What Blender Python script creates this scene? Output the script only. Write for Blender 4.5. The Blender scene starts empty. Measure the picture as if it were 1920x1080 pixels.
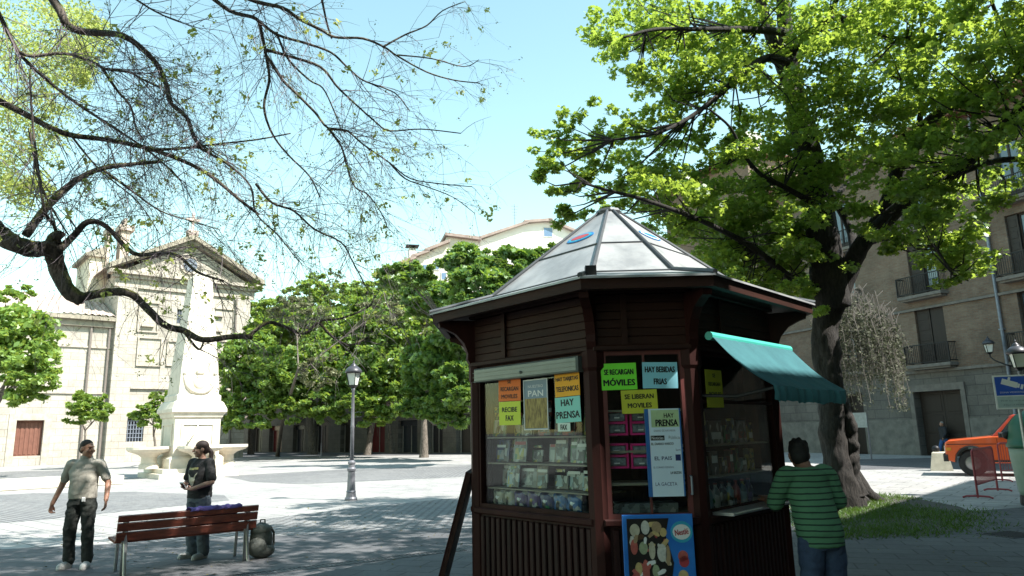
import bpy, math, random
import numpy as np
from mathutils import Vector, Matrix, Euler

rng = np.random.default_rng(11)
random.seed(11)
COL = bpy.context.scene.collection
SC = bpy.context.scene

# ---------------------------------------------------------------- camera
F_PX, CAM_H, PITCH, ROLL = 1349.0, 1.72, math.radians(11.3), math.radians(-1.3)
CAM_R = Matrix.Rotation(math.radians(90) + PITCH, 3, 'X') @ Matrix.Rotation(ROLL, 3, 'Z')
CAM_P = Vector((0, 0, CAM_H))
cd = bpy.data.cameras.new('camera')
cam = bpy.data.objects.new('camera', cd)
COL.objects.link(cam)
cam.location = CAM_P
cam.rotation_euler = CAM_R.to_euler()
cd.sensor_width = 36
cd.lens = 36 * F_PX / 1920
cd.clip_start = 0.05
cd.clip_end = 2000
SC.camera = cam

def ray(px, py):
    return CAM_R @ Vector(((px - 960) / F_PX, -(py - 540) / F_PX, -1))
def gnd(px, py, z=0.0):
    d = ray(px, py); t = (z - CAM_H) / d.z
    return CAM_P + d * t
def at_y(px, py, Y):
    d = ray(px, py)
    return CAM_P + d * (Y / d.y)
def on_plane(px, py, P, N):
    d = ray(px, py)
    return CAM_P + d * ((P - CAM_P).dot(N) / d.dot(N))
def zat(px, py, x, y):
    """height where the pixel's ray passes closest above ground point (x, y)"""
    d = ray(px, py); t = math.hypot(x, y) / math.hypot(d.x, d.y)
    return CAM_H + d.z * t

# ---------------------------------------------------------------- sun and sky
SUN_EL = math.radians(52)
SUN_H = Vector((0.88, -0.475, 0)).normalized()
SUN_D = (SUN_H * math.cos(SUN_EL) + Vector((0, 0, math.sin(SUN_EL)))).normalized()   # towards the sun
ld = bpy.data.lights.new('sun', 'SUN')
sun = bpy.data.objects.new('sun', ld)
COL.objects.link(sun)
sun.rotation_euler = SUN_D.to_track_quat('Z', 'Y').to_euler()
sun.location = (0, 0, 60)
ld.energy = 5.0
ld.angle = math.radians(0.5)
ld.color = (1.0, 0.96, 0.9)
W = bpy.data.worlds.new('World')
SC.world = W
W.use_nodes = True
nt = W.node_tree
sky = nt.nodes.new('ShaderNodeTexSky')
sky.sky_type = 'NISHITA'
sky.sun_disc = False
sky.sun_elevation = SUN_EL
sky.sun_rotation = math.atan2(SUN_H.x, SUN_H.y)
sky.air_density = 1.3
sky.dust_density = 0.4
sky.ozone_density = 0.6
bg = nt.nodes['Background']
tint = nt.nodes.new('ShaderNodeMix'); tint.data_type = 'RGBA'; tint.blend_type = 'MULTIPLY'
tint.inputs[0].default_value = 1.0
tint.inputs[7].default_value = (1.3, 1.44, 1.1, 1)
nt.links.new(sky.outputs[0], tint.inputs[6])
nt.links.new(tint.outputs[2], bg.inputs[0])
bg.inputs[1].default_value = 0.108
SC.view_settings.view_transform = 'Standard'
SC.view_settings.look = 'None'
SC.view_settings.exposure = 1.33
SC.view_settings.gamma = 1.0
SC.cycles.max_bounces = 6
SC.cycles.transparent_max_bounces = 12
SC.cycles.caustics_reflective = False
SC.cycles.caustics_refractive = False
SC.cycles.sample_clamp_indirect = 4

# ---------------------------------------------------------------- materials
MATS = {}
def _new(name):
    m = bpy.data.materials.new(name); m.use_nodes = True
    MATS[name] = m
    return m, m.node_tree, m.node_tree.nodes['Principled BSDF']
def _coord(nt, scale=(1, 1, 1), rot=(0, 0, 0)):
    g = nt.nodes.new('ShaderNodeTexCoord')
    mp = nt.nodes.new('ShaderNodeMapping')
    mp.inputs['Scale'].default_value = scale
    mp.inputs['Rotation'].default_value = rot
    nt.links.new(g.outputs['Object'], mp.inputs[0])
    return mp.outputs[0]
def _noise(nt, vec, scale, detail=5, rough=0.6):
    n = nt.nodes.new('ShaderNodeTexNoise')
    n.inputs['Scale'].default_value = scale
    n.inputs['Detail'].default_value = detail
    n.inputs['Roughness'].default_value = rough
    nt.links.new(vec, n.inputs['Vector'])
    return n.outputs['Fac']
def _ramp(nt, fac, stops):
    r = nt.nodes.new('ShaderNodeValToRGB')
    el = r.color_ramp.elements
    while len(el) < len(stops): el.new(0.5)
    for e, (p, c) in zip(el, stops):
        e.position = p; e.color = (c[0], c[1], c[2], 1)
    nt.links.new(fac, r.inputs[0])
    return r.outputs[0]
def _mix(nt, fac, a, b, mode='MIX'):
    m = nt.nodes.new('ShaderNodeMix'); m.data_type = 'RGBA'; m.blend_type = mode
    for sock, v in ((m.inputs[0], fac), (m.inputs[6], a), (m.inputs[7], b)):
        if isinstance(v, (int, float)): sock.default_value = v
        elif isinstance(v, tuple): sock.default_value = (v[0], v[1], v[2], 1)
        else: nt.links.new(v, sock)
    return m.outputs[2]
def _bump(nt, bsdf, h, strength=0.3, dist=0.02):
    b = nt.nodes.new('ShaderNodeBump')
    b.inputs['Strength'].default_value = strength
    b.inputs['Distance'].default_value = dist
    nt.links.new(h, b.inputs['Height'])
    nt.links.new(b.outputs[0], bsdf.inputs['Normal'])
def mat(name, c, c2=None, rough=0.7, scale=6.0, metal=0.0, bump=0.0, stretch=(1, 1, 1), spec=0.4, coat=0.0, dist=0.02):
    if name in MATS: return MATS[name]
    m, nt, b = _new(name)
    b.inputs['Roughness'].default_value = rough
    b.inputs['Metallic'].default_value = metal
    b.inputs['Specular IOR Level'].default_value = spec
    b.inputs['Coat Weight'].default_value = coat
    if c2 is None: c2 = tuple(x * 0.72 for x in c)
    v = _coord(nt, stretch)
    n = _noise(nt, v, scale)
    col = _ramp(nt, n, [(0.3, c2), (0.68, c)])
    nt.links.new(col, b.inputs['Base Color'])
    if bump:
        n2 = _noise(nt, v, scale * 4, 6)
        _bump(nt, b, n2, bump, dist)
    return m

def masonry(name, c, c2, mortar, w=0.5, h=0.25, msize=0.012, rough=0.85, uaxis=(1, 0, 0), stain=0.25, bump=0.4, offset=0.5):
    """courses of stone or brick on vertical walls whose horizontal direction is uaxis"""
    m, nt, b = _new(name)
    g = nt.nodes.new('ShaderNodeTexCoord')
    dx = nt.nodes.new('ShaderNodeVectorMath'); dx.operation = 'DOT_PRODUCT'
    dx.inputs[1].default_value = uaxis
    nt.links.new(g.outputs['Object'], dx.inputs[0])
    sep = nt.nodes.new('ShaderNodeSeparateXYZ'); nt.links.new(g.outputs['Object'], sep.inputs[0])
    cmb = nt.nodes.new('ShaderNodeCombineXYZ')
    nt.links.new(dx.outputs['Value'], cmb.inputs[0]); nt.links.new(sep.outputs[2], cmb.inputs[1])
    br = nt.nodes.new('ShaderNodeTexBrick')
    br.offset = offset
    br.inputs['Scale'].default_value = 1.0
    br.inputs['Brick Width'].default_value = w
    br.inputs['Row Height'].default_value = h
    br.inputs['Mortar Size'].default_value = msize
    br.inputs['Mortar Smooth'].default_value = 0.3
    br.inputs['Color1'].default_value = (*c, 1); br.inputs['Color2'].default_value = (*c2, 1)
    br.inputs['Mortar'].default_value = (*mortar, 1)
    nt.links.new(cmb.outputs[0], br.inputs['Vector'])
    n = _noise(nt, g.outputs['Object'], 0.7, 6, 0.65)
    st = _ramp(nt, n, [(0.3, (1 - stain,) * 3), (0.6, (1, 1, 1))])
    n3 = _noise(nt, g.outputs['Object'], 9, 4)
    st3 = _ramp(nt, n3, [(0.3, (0.85, 0.84, 0.82)), (0.7, (1.05, 1.05, 1.05))])
    col = _mix(nt, 1.0, br.outputs['Color'], st, 'MULTIPLY')
    col = _mix(nt, 1.0, col, st3, 'MULTIPLY')
    nt.links.new(col, b.inputs['Base Color'])
    b.inputs['Roughness'].default_value = rough
    inv = nt.nodes.new('ShaderNodeMath'); inv.operation = 'SUBTRACT'; inv.inputs[0].default_value = 1
    nt.links.new(br.outputs['Fac'], inv.inputs[1])
    _bump(nt, b, inv.outputs[0], bump, 0.02)
    return m

def leafmat(name, c_dark, c_light, trans, tfac=0.45, gloss=0.05):
    m = bpy.data.materials.new(name); m.use_nodes = True; MATS[name] = m
    nt = m.node_tree
    nt.nodes.remove(nt.nodes['Principled BSDF'])
    out = nt.nodes['Material Output']
    g = nt.nodes.new('ShaderNodeNewGeometry')
    ri = g.outputs['Random Per Island']
    col = _ramp(nt, ri, [(0.0, c_dark), (1.0, c_light)])
    tcol = _ramp(nt, ri, [(0.0, tuple(x * 0.75 for x in trans)), (1.0, trans)])
    d = nt.nodes.new('ShaderNodeBsdfDiffuse'); nt.links.new(col, d.inputs[0])
    t = nt.nodes.new('ShaderNodeBsdfTranslucent'); nt.links.new(tcol, t.inputs[0])
    gl = nt.nodes.new('ShaderNodeBsdfGlossy'); gl.inputs['Roughness'].default_value = 0.4
    gl.inputs[0].default_value = (0.8, 0.85, 0.8, 1)
    m1 = nt.nodes.new('ShaderNodeMixShader'); m1.inputs[0].default_value = tfac
    nt.links.new(d.outputs[0], m1.inputs[1]); nt.links.new(t.outputs[0], m1.inputs[2])
    m2 = nt.nodes.new('ShaderNodeMixShader'); m2.inputs[0].default_value = gloss
    nt.links.new(m1.outputs[0], m2.inputs[1]); nt.links.new(gl.outputs[0], m2.inputs[2])
    nt.links.new(m2.outputs[0], out.inputs[0])
    return m

def glassmat(name, tint=(0.75, 0.8, 0.8), ior=1.5, boost=0.04):
    m = bpy.data.materials.new(name); m.use_nodes = True; MATS[name] = m
    nt = m.node_tree
    nt.nodes.remove(nt.nodes['Principled BSDF'])
    out = nt.nodes['Material Output']
    ge = nt.nodes.new('ShaderNodeNewGeometry')
    dt = nt.nodes.new('ShaderNodeVectorMath'); dt.operation = 'DOT_PRODUCT'
    nt.links.new(ge.outputs['Incoming'], dt.inputs[0]); nt.links.new(ge.outputs['Normal'], dt.inputs[1])
    def mth(op, a, b=None):
        n = nt.nodes.new('ShaderNodeMath'); n.operation = op
        for k, v in enumerate((a, b)):
            if v is None: continue
            if isinstance(v, (int, float)): n.inputs[k].default_value = v
            else: nt.links.new(v, n.inputs[k])
        return n.outputs[0]
    pw = mth('POWER', mth('SUBTRACT', 1.0, mth('ABSOLUTE', dt.outputs['Value'])), 5.0)
    fac = mth('ADD', mth('MULTIPLY', pw, 0.9), 0.018 + boost)      # Schlick reflectance, the same from both sides
    tr = nt.nodes.new('ShaderNodeBsdfTransparent'); tr.inputs[0].default_value = (*tint, 1)
    gl = nt.nodes.new('ShaderNodeBsdfGlossy'); gl.inputs['Roughness'].default_value = 0.02
    mx = nt.nodes.new('ShaderNodeMixShader')
    nt.links.new(fac, mx.inputs[0])
    nt.links.new(tr.outputs[0], mx.inputs[1]); nt.links.new(gl.outputs[0], mx.inputs[2])
    nt.links.new(mx.outputs[0], out.inputs[0])
    return m

# ---------------------------------------------------------------- mesh building
class Frame:
    """local axes: u along, v up, n outwards"""
    def __init__(s, O, U, V, N=None):
        s.O = Vector(O); s.U = Vector(U).normalized(); s.V = Vector(V).normalized()
        s.N = Vector(N).normalized() if N is not None else s.U.cross(s.V)
    def __call__(s, u, v, n=0.0):
        return s.O + s.U * u + s.V * v + s.N * n
    def uv(s, P):
        d = P - s.O
        return d.dot(s.U), d.dot(s.V)
    def pix(s, px, py, n=0.0):
        return s.uv(on_plane(px, py, s.O + s.N * n, s.N))
GF = Frame((0, 0, 0), (1, 0, 0), (0, 1, 0), (0, 0, 1))
def yaw_frame(x, y, yaw, z=0):
    c, s_ = math.cos(yaw), math.sin(yaw)
    return Frame((x, y, z), (c, s_, 0), (-s_, c, 0), (0, 0, 1))

class MB:
    def __init__(s):
        s.v = []; s.f = []; s.mi = []; s.cur = 0
    def add(s, vs, fs):
        o = len(s.v)
        s.v.extend([tuple(p) for p in vs])
        for f in fs:
            s.f.append(tuple(i + o for i in f)); s.mi.append(s.cur)
        return s
    def box(s, F, u0, u1, v0, v1, n0, n1, bev=0.0):
        """box in frame F; bev insets the outer (n1) face so its edges are chamfered"""
        P = [F(u0, v0, n0), F(u1, v0, n0), F(u1, v1, n0), F(u0, v1, n0)]
        if bev:
            P += [F(u0, v0, n1 - bev), F(u1, v0, n1 - bev), F(u1, v1, n1 - bev), F(u0, v1, n1 - bev)]
            b = bev
            P += [F(u0 + b, v0 + b, n1), F(u1 - b, v0 + b, n1), F(u1 - b, v1 - b, n1), F(u0 + b, v1 - b, n1)]
            fs = [(3, 2, 1, 0), (8, 9, 10, 11)]
            for i in range(4):
                j = (i + 1) % 4
                fs += [(i, j, j + 4, i + 4), (i + 4, j + 4, j + 8, i + 8)]
            return s.add(P, fs)
        P += [F(u0, v0, n1), F(u1, v0, n1), F(u1, v1, n1), F(u0, v1, n1)]
        return s.add(P, [(3, 2, 1, 0), (4, 5, 6, 7), (0, 1, 5, 4), (1, 2, 6, 5), (2, 3, 7, 6), (3, 0, 4, 7)])
    def prism(s, F, poly, n0, n1):
        k = len(poly)
        vs = [F(u, v, n0) for u, v in poly] + [F(u, v, n1) for u, v in poly]
        fs = [tuple(range(k - 1, -1, -1)), tuple(range(k, 2 * k))]
        for i in range(k):
            j = (i + 1) % k
            fs.append((i, j, j + k, i + k))
        return s.add(vs, fs)
    def poly(s, pts):
        return s.add(pts, [tuple(range(len(pts)))])
    def tube(s, pts, rad, sides=8, cap=True, wob=0.0):
        pts = [Vector(p) for p in pts]
        if isinstance(rad, (int, float)): rad = [rad] * len(pts)
        n = len(pts); vs = []; fs = []
        ref = None
        for i, p in enumerate(pts):
            t = (pts[min(i + 1, n - 1)] - pts[max(i - 1, 0)])
            if t.length < 1e-9: t = Vector((0, 0, 1))
            t.normalize()
            if ref is None:
                ref = t.orthogonal().normalized()
            else:
                ref = (ref - t * ref.dot(t))
                ref = ref.normalized() if ref.length > 1e-6 else t.orthogonal().normalized()
            b = t.cross(ref)
            for k in range(sides):
                a = 2 * math.pi * k / sides
                r = rad[i] * (1 + (random.uniform(-wob, wob) if wob else 0))
                vs.append(p + (ref * math.cos(a) + b * math.sin(a)) * r)
        for i in range(n - 1):
            for k in range(sides):
                k2 = (k + 1) % sides
                fs.append((i * sides + k, i * sides + k2, (i + 1) * sides + k2, (i + 1) * sides + k))
        if cap:
            fs.append(tuple(range(sides - 1, -1, -1)))
            fs.append(tuple((n - 1) * sides + k for k in range(sides)))
        return s.add(vs, fs)
    def lathe(s, C, prof, sides=16, axis=None, phase=0.0, sx=1.0, sy=1.0):
        """prof: list of (radius, height) above C"""
        C = Vector(C); vs = []; fs = []
        for r, h in prof:
            for k in range(sides):
                a = 2 * math.pi * k / sides + phase
                vs.append(C + Vector((r * math.cos(a) * sx, r * math.sin(a) * sy, h)))
        m = len(prof)
        for i in range(m - 1):
            for k in range(sides):
                k2 = (k + 1) % sides
                fs.append((i * sides + k, i * sides + k2, (i + 1) * sides + k2, (i + 1) * sides + k))
        fs.append(tuple(range(sides - 1, -1, -1)))
        fs.append(tuple((m - 1) * sides + k for k in range(sides)))
        return s.add(vs, fs)
    def ball(s, C, r, M=None, seg=12, rings=8):
        """ellipsoid radii r (3), optional 3x3 rotation M"""
        C = Vector(C)
        if isinstance(r, (int, float)): r = (r, r, r)
        vs = []; fs = []
        for i in range(1, rings):
            th = math.pi * i / rings
            for k in range(seg):
                a = 2 * math.pi * k / seg
                p = Vector((r[0] * math.sin(th) * math.cos(a), r[1] * math.sin(th) * math.sin(a), r[2] * math.cos(th)))
                if M is not None: p = M @ p
                vs.append(C + p)
        top = Vector((0, 0, r[2])); bot = Vector((0, 0, -r[2]))
        if M is not None: top = M @ top; bot = M @ bot
        vs.append(C + top); vs.append(C + bot)
        T, B = len(vs) - 2, len(vs) - 1
        for i in range(rings - 2):
            for k in range(seg):
                k2 = (k + 1) % seg
                fs.append((i * seg + k, (i + 1) * seg + k, (i + 1) * seg + k2, i * seg + k2))
        for k in range(seg):
            k2 = (k + 1) % seg
            fs.append((T, k, k2)); fs.append((B, (rings - 2) * seg + k2, (rings - 2) * seg + k))
        return s.add(vs, fs)
    def cone(s, a, b, ra, rb, seg=10):
        """limb: tapered tube with round ends"""
        a = Vector(a); b = Vector(b)
        d = (b - a); L = d.length
        t = d / max(L, 1e-6)
        pts = [a - t * ra * 0.95, a - t * ra * 0.6, a, b, b + t * rb * 0.6, b + t * rb * 0.95]
        return s.tube(pts, [ra * 0.25, ra * 0.8, ra, rb, rb * 0.8, rb * 0.25], seg)
    def build(s, name, material, parent=None, origin=None, smooth=False, sub=False):
        return link_mesh(name, s.v, s.f, material, parent, origin, smooth, s.mi)

def root_loc(o):
    while o.parent is not None: o = o.parent
    return o.location
def link_mesh(name, vs, fs, material, parent=None, origin=None, smooth=False, mi=None):
    me = bpy.data.meshes.new(name)
    if origin is not None and parent is None:
        ox, oy, oz = origin
        vs = [(p[0] - ox, p[1] - oy, p[2] - oz) for p in vs]
    me.from_pydata([tuple(p) for p in vs], [], fs)
    return finish(name, me, material, parent, origin, smooth, mi)
def finish(name, me, material, parent=None, origin=None, smooth=False, mi=None):
    ms = material if isinstance(material, (list, tuple)) else [material]
    for m in ms: me.materials.append(m)
    if mi is not None and len(ms) > 1:
        me.polygons.foreach_set('material_index', mi)
    if smooth:
        me.polygons.foreach_set('use_smooth', [True] * len(me.polygons))
    me.update()
    o = bpy.data.objects.new(name, me)
    COL.objects.link(o)
    if parent is not None:
        o.parent = parent
        if parent.parent is None: o.location = -parent.location   # mesh data stays in world coordinates
    elif origin is not None:
        o.location = origin
    return o
def thing(name, label, cat, loc, group=None):
    o = bpy.data.objects.new(name, None)
    COL.objects.link(o)
    o.empty_display_size = 0.2
    o.location = loc
    return tag(o, label, cat, group)
def tag(o, label=None, cat=None, group=None, kind=None):
    if label: o['label'] = label
    if cat: o['category'] = cat
    if group: o['group'] = group
    if kind: o['kind'] = kind
    return o
def structure(o):
    o['kind'] = 'structure'
    return o
def copy_tree(o, parent=None):
    c = o.copy(); COL.objects.link(c)
    if parent is not None: c.parent = parent
    for ch in list(o.children): copy_tree(ch, c)
    return c

def text(s, F, u, v, size, material, parent, n=0.004, bold=0.0, align='CENTER', width=None, name='lettering'):
    """lettering lying in frame F; u, v is its centre; width squeezes it to that width"""
    cu = bpy.data.curves.new(name, 'FONT')
    cu.body = s; cu.size = 1.0; cu.align_x = 'CENTER'; cu.align_y = 'CENTER'
    cu.resolution_u = 2
    tmp = bpy.data.objects.new(name, cu); COL.objects.link(tmp)
    dg = bpy.context.evaluated_depsgraph_get()
    me = bpy.data.meshes.new_from_object(tmp.evaluated_get(dg))
    bpy.data.objects.remove(tmp); bpy.data.curves.remove(cu)
    co = np.zeros(len(me.vertices) * 3); me.vertices.foreach_get('co', co); co = co.reshape(-1, 3)
    if len(co) == 0: return None
    lo, hi = co.min(0), co.max(0); mid = (lo + hi) / 2
    sy = size / max(hi[1] - lo[1], 1e-6)
    sx = sy if width is None else width / max(hi[0] - lo[0], 1e-6)
    U, V, N, O = (np.array(x) for x in (F.U, F.V, F.N, F.O))
    base = O + np.outer(u + (co[:, 0] - mid[0]) * sx, U) + np.outer(v + (co[:, 1] - mid[1]) * sy, V) + n * N
    if bold:                                         # thicken the strokes with shifted copies of the letters
        fs0 = [tuple(p.vertices) for p in me.polygons]; k = len(base); V_ = []; F_ = []
        for j, (dx, dy) in enumerate(((0, 0), (1, 0), (-1, 0), (0, .6), (0, -.6))):
            V_.append(base + (dx * bold * size * 1.7) * U + (dy * bold * size * 1.7) * V + N * (.00015 * j)); F_ += [tuple(i + j * k for i in f) for f in fs0]
        bpy.data.meshes.remove(me)
        me = bpy.data.meshes.new(name); me.from_pydata([tuple(p) for p in np.concatenate(V_)], [], F_); me.update()
    else:
        me.vertices.foreach_set('co', base.ravel())
        me.materials.clear()
    return finish(name, me, material, parent)

# ---------------------------------------------------------------- leaves
MAPLE = np.array([(math.cos(math.radians(a)) * r, math.sin(math.radians(a)) * r) for a, r in
                  ((90, 1.0), (66, .55), (42, .95), (18, .5), (-12, .72), (-55, .38), (-90, .3), (-125, .38), (192, .72), (162, .5), (138, .95), (114, .55))])
DIAMOND = np.array([(0, -1.0), (.55, -.1), (0, 1.0), (-.55, -.1)])
OVAL = np.array([(0, -1.0), (.42, -.5), (.5, .2), (0, 1.0), (-.5, .2), (-.42, -.5)])
def leaf_mesh(name, pos, size, material, parent, tmpl=DIAMOND, up=0.8, droop=0.2, origin=None):
    """one foliage mesh of separate leaf faces at pos; up sets how far they lie flat"""
    n = len(pos); k = len(tmpl)
    nor = rng.normal(size=(n, 3)); nor /= np.linalg.norm(nor, axis=1, keepdims=True)
    nor[:, 2] += up
    nor /= np.linalg.norm(nor, axis=1, keepdims=True)
    a = rng.normal(size=(n, 3)); a -= nor * (a * nor).sum(1, keepdims=True)
    a /= np.linalg.norm(a, axis=1, keepdims=True)
    b = np.cross(nor, a)
    sz = np.broadcast_to(np.asarray(size, float), (n,))[:, None, None] * 0.5
    r2 = (tmpl ** 2).sum(1)
    V = pos[:, None, :] + sz * (tmpl[None, :, :1] * a[:, None, :] + tmpl[None, :, 1:] * b[:, None, :] - droop * r2[None, :, None] * nor[:, None, :])
    if origin is not None and parent is None: V = V - np.asarray(origin)
    me = bpy.data.meshes.new(name)
    me.vertices.add(n * k); me.vertices.foreach_set('co', V.ravel())
    me.loops.add(n * k); me.loops.foreach_set('vertex_index', np.arange(n * k, dtype=np.int32))
    me.polygons.add(n)
    me.polygons.foreach_set('loop_start', np.arange(0, n * k, k, dtype=np.int32))
    try: me.polygons.foreach_set('loop_total', np.full(n, k, dtype=np.int32))
    except Exception: pass
    me.update(calc_edges=True); me.validate()
    return finish(name, me, material, parent, origin)
def blob_points(C, R, n, shell=0.5):
    """n points in an ellipsoid, thicker towards its surface"""
    d = rng.normal(size=(n, 3)); d /= np.linalg.norm(d, axis=1, keepdims=True)
    r = rng.uniform(0, 1, n) ** (1 / 3.0)
    r = shell * np.maximum(r, 0.72) + (1 - shell) * r
    return np.asarray(C) + d * (r[:, None] * np.asarray(R))
def knobbly(mb_, amp, sc=2.2, zs=.55):
    """push the points of a bark surface in and out so that it is lumpy and ridged"""
    from mathutils import noise as mn
    vs = [Vector(p) for p in mb_.v]; nor = [Vector((0, 0, 0)) for _ in vs]
    for f in mb_.f:
        if len(f) != 4: continue
        n_ = (vs[f[1]] - vs[f[0]]).cross(vs[f[3]] - vs[f[0]])
        for i in f: nor[i] += n_
    out = []
    for p, n_ in zip(vs, nor):
        q = Vector((p.x * sc, p.y * sc, p.z * sc * zs))
        d = mn.noise(q) + .5 * mn.noise(q * 2.3) + .3 * mn.noise(Vector((q.x * 6, q.y * 6, q.z * 1.5)))
        out.append(tuple(p + (n_.normalized() if n_.length > 0 else n_) * (d * amp)))
    mb_.v = out
    return mb_
def smooth_path(pts, rad, per=4):
    """Catmull-Rom through pts with interpolated radii"""
    P = [Vector(p) for p in pts]; n = len(P); out = []; rr = []
    for i in range(n - 1):
        p0, p1, p2, p3 = P[max(i - 1, 0)], P[i], P[i + 1], P[min(i + 2, n - 1)]
        for j in range(per):
            t = j / per
            out.append(0.5 * ((2 * p1) + (p2 - p0) * t + (2 * p0 - 5 * p1 + 4 * p2 - p3) * t * t + (3 * p1 - p0 - 3 * p2 + p3) * t ** 3))
            rr.append(rad[i] * (1 - t) + rad[i + 1] * t)
    out.append(P[-1]); rr.append(rad[-1])
    return out, rr
# ================================================================ ground
def ground_mat(name, base, dark, slab=None, cob=None, rot=0.0):
    m, nt, b = _new(name)
    v = _coord(nt, (1, 1, 1), (0, 0, rot))
    n1 = _noise(nt, v, 0.35, 8, 0.65)
    n2 = _noise(nt, v, 14, 4, 0.7)
    col = _ramp(nt, n1, [(0.3, dark), (0.62, base)])
    sp = _ramp(nt, n2, [(0.3, (0.78, 0.78, 0.79)), (0.7, (1.05, 1.05, 1.04))])
    col = _mix(nt, 1.0, col, sp, 'MULTIPLY')
    n4 = _noise(nt, v, 2.3, 6, 0.75)
    sp4 = _ramp(nt, n4, [(0.36, (0.62, 0.61, 0.6)), (0.5, (1, 1, 1))])
    col = _mix(nt, 0.6, col, sp4, 'MULTIPLY')
    if slab:
        br = nt.nodes.new('ShaderNodeTexBrick')
        br.inputs['Scale'].default_value = 1.0
        br.inputs['Brick Width'].default_value = slab[0]; br.inputs['Row Height'].default_value = slab[1]
        br.inputs['Mortar Size'].default_value = slab[2]; br.inputs['Mortar Smooth'].default_value = 0.4
        br.inputs['Color1'].default_value = (1, 1, 1, 1); br.inputs['Color2'].default_value = (0.8, 0.8, 0.82, 1)
        br.inputs['Mortar'].default_value = (slab[3],) * 3 + (1,)
        nt.links.new(v, br.inputs['Vector'])
        col = _mix(nt, 1.0, col, br.outputs['Color'], 'MULTIPLY')
        inv = nt.nodes.new('ShaderNodeMath'); inv.operation = 'SUBTRACT'; inv.inputs[0].default_value = 1
        nt.links.new(br.outputs['Fac'], inv.inputs[1])
        ad = nt.nodes.new('ShaderNodeMath'); ad.operation = 'ADD'
        nt.links.new(inv.outputs[0], ad.inputs[0]); nt.links.new(n2, ad.inputs[1])
        _bump(nt, b, ad.outputs[0], 0.5, 0.012)
    else:
        _bump(nt, b, n2, 0.3, 0.006)
    nt.links.new(col, b.inputs['Base Color'])
    b.inputs['Roughness'].default_value = 0.75
    return m
PAVE = ground_mat('plaza_paving', (0.40, 0.39, 0.37), (0.31, 0.31, 0.30), (0.9, 0.45, 0.016, 0.36), rot=0.7)
COBB = ground_mat('cobbles', (0.29, 0.29, 0.285), (0.20, 0.205, 0.21), (0.24, 0.15, 0.024, 0.24), rot=0.7)
ASPH = ground_mat('shade_dark_paving', (0.13, 0.13, 0.135), (0.075, 0.077, 0.083), (0.6, 0.4, 0.014, 0.38), rot=0.3)  # darker paving, tone lowered further to deepen the shade
mb = MB(); S = 700
mb.poly([(-S, -S, 0), (S, -S, 0), (S, S, 0), (-S, S, 0)])
structure(mb.build('ground', PAVE))
def sheet(name, pix, m, z):
    b = MB(); b.poly([gnd(px, py, z) for px, py in pix]); o = b.build(name, m)
    structure(o); return o
# cobbled fields between the pale paving bands
sheet('cobbled_paving', [(-420, 1010), (40, 978), (300, 952), (430, 938), (420, 928), (250, 922), (60, 925), (-300, 940)], COBB, 0.004)
sheet('cobbled_paving', [(560, 908), (890, 893), (1000, 889), (1000, 871), (880, 873), (640, 880), (420, 893), (470, 903)], COBB, 0.004)
sheet('cobbled_paving', [(250, 1012), (480, 975), (640, 955), (890, 930), (1100, 912), (1100, 948), (900, 985), (640, 1010), (420, 1040), (150, 1075)], COBB, 0.004)
sheet('cobbled_paving', [(-200, 905), (180, 893), (180, 880), (-200, 890)], COBB, 0.004)
# grey paving, darkened to deepen the shade before the viewer and beside the kiosk
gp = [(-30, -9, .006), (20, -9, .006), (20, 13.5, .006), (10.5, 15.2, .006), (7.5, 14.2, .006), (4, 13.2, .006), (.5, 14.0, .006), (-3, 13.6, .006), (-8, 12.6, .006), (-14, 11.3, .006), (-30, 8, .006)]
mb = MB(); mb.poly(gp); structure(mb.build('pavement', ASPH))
# far road in front of the shops and on the right
sheet('road', [(380, 858), (900, 852), (1100, 850), (1100, 841), (900, 843), (420, 849)], ASPH, 0.006)
sheet('road', [(1560, 881), (1790, 879), (2050, 884), (2300, 900), (2300, 860), (1980, 861), (1760, 858), (1560, 862)], ASPH, 0.006)

# drain grate across the pavement
a, b_ = gnd(405, 1086), gnd(868, 1031)
du = (b_ - a); L = du.length; du.normalize(); dv = Vector((-du.y, du.x, 0))
iron = mat('iron_grate', (0.05, 0.05, 0.055), rough=0.5, metal=0.6)
FD = Frame(a, du, dv, (0, 0, 1))
root = thing('drain_grate', 'long narrow dark iron drain grate set across the grey pavement behind the bench', 'drain', a)
m1 = MB(); m1.box(FD, 0, L, -0.1, 0.1, -0.02, 0.005)
m1.build('channel', mat('grate_void', (0.012, 0.012, 0.014), rough=0.9), root)
m2 = MB()
m2.box(FD, 0, L, -0.12, -0.095, 0.0, 0.011); m2.box(FD, 0, L, 0.095, 0.12, 0.0, 0.011)
k = 0.03
while k < L:
    m2.box(FD, k, k + 0.03, -0.094, 0.094, 0.0055, 0.010); k += 0.065
m2.build('bars', iron, root)
# small square drain cover, right foreground
c = gnd(1895, 1003)
FD = yaw_frame(c.x, c.y, 0.35)
root = thing('manhole_cover', 'square dark iron cover in the shaded pavement near the right edge', 'drain cover', c)
m1 = MB(); m1.box(FD, -.35, .35, -.3, .3, 0, .012); m1.build('frame', iron, root)
m2 = MB()
for i in range(9):
    m2.box(FD, -.29, .29, -.25 + i * .056, -.225 + i * .056, .0125, .02)
m2.build('grille', mat('iron_bars', (0.09, 0.09, 0.09), rough=0.5, metal=0.5), root)

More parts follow.
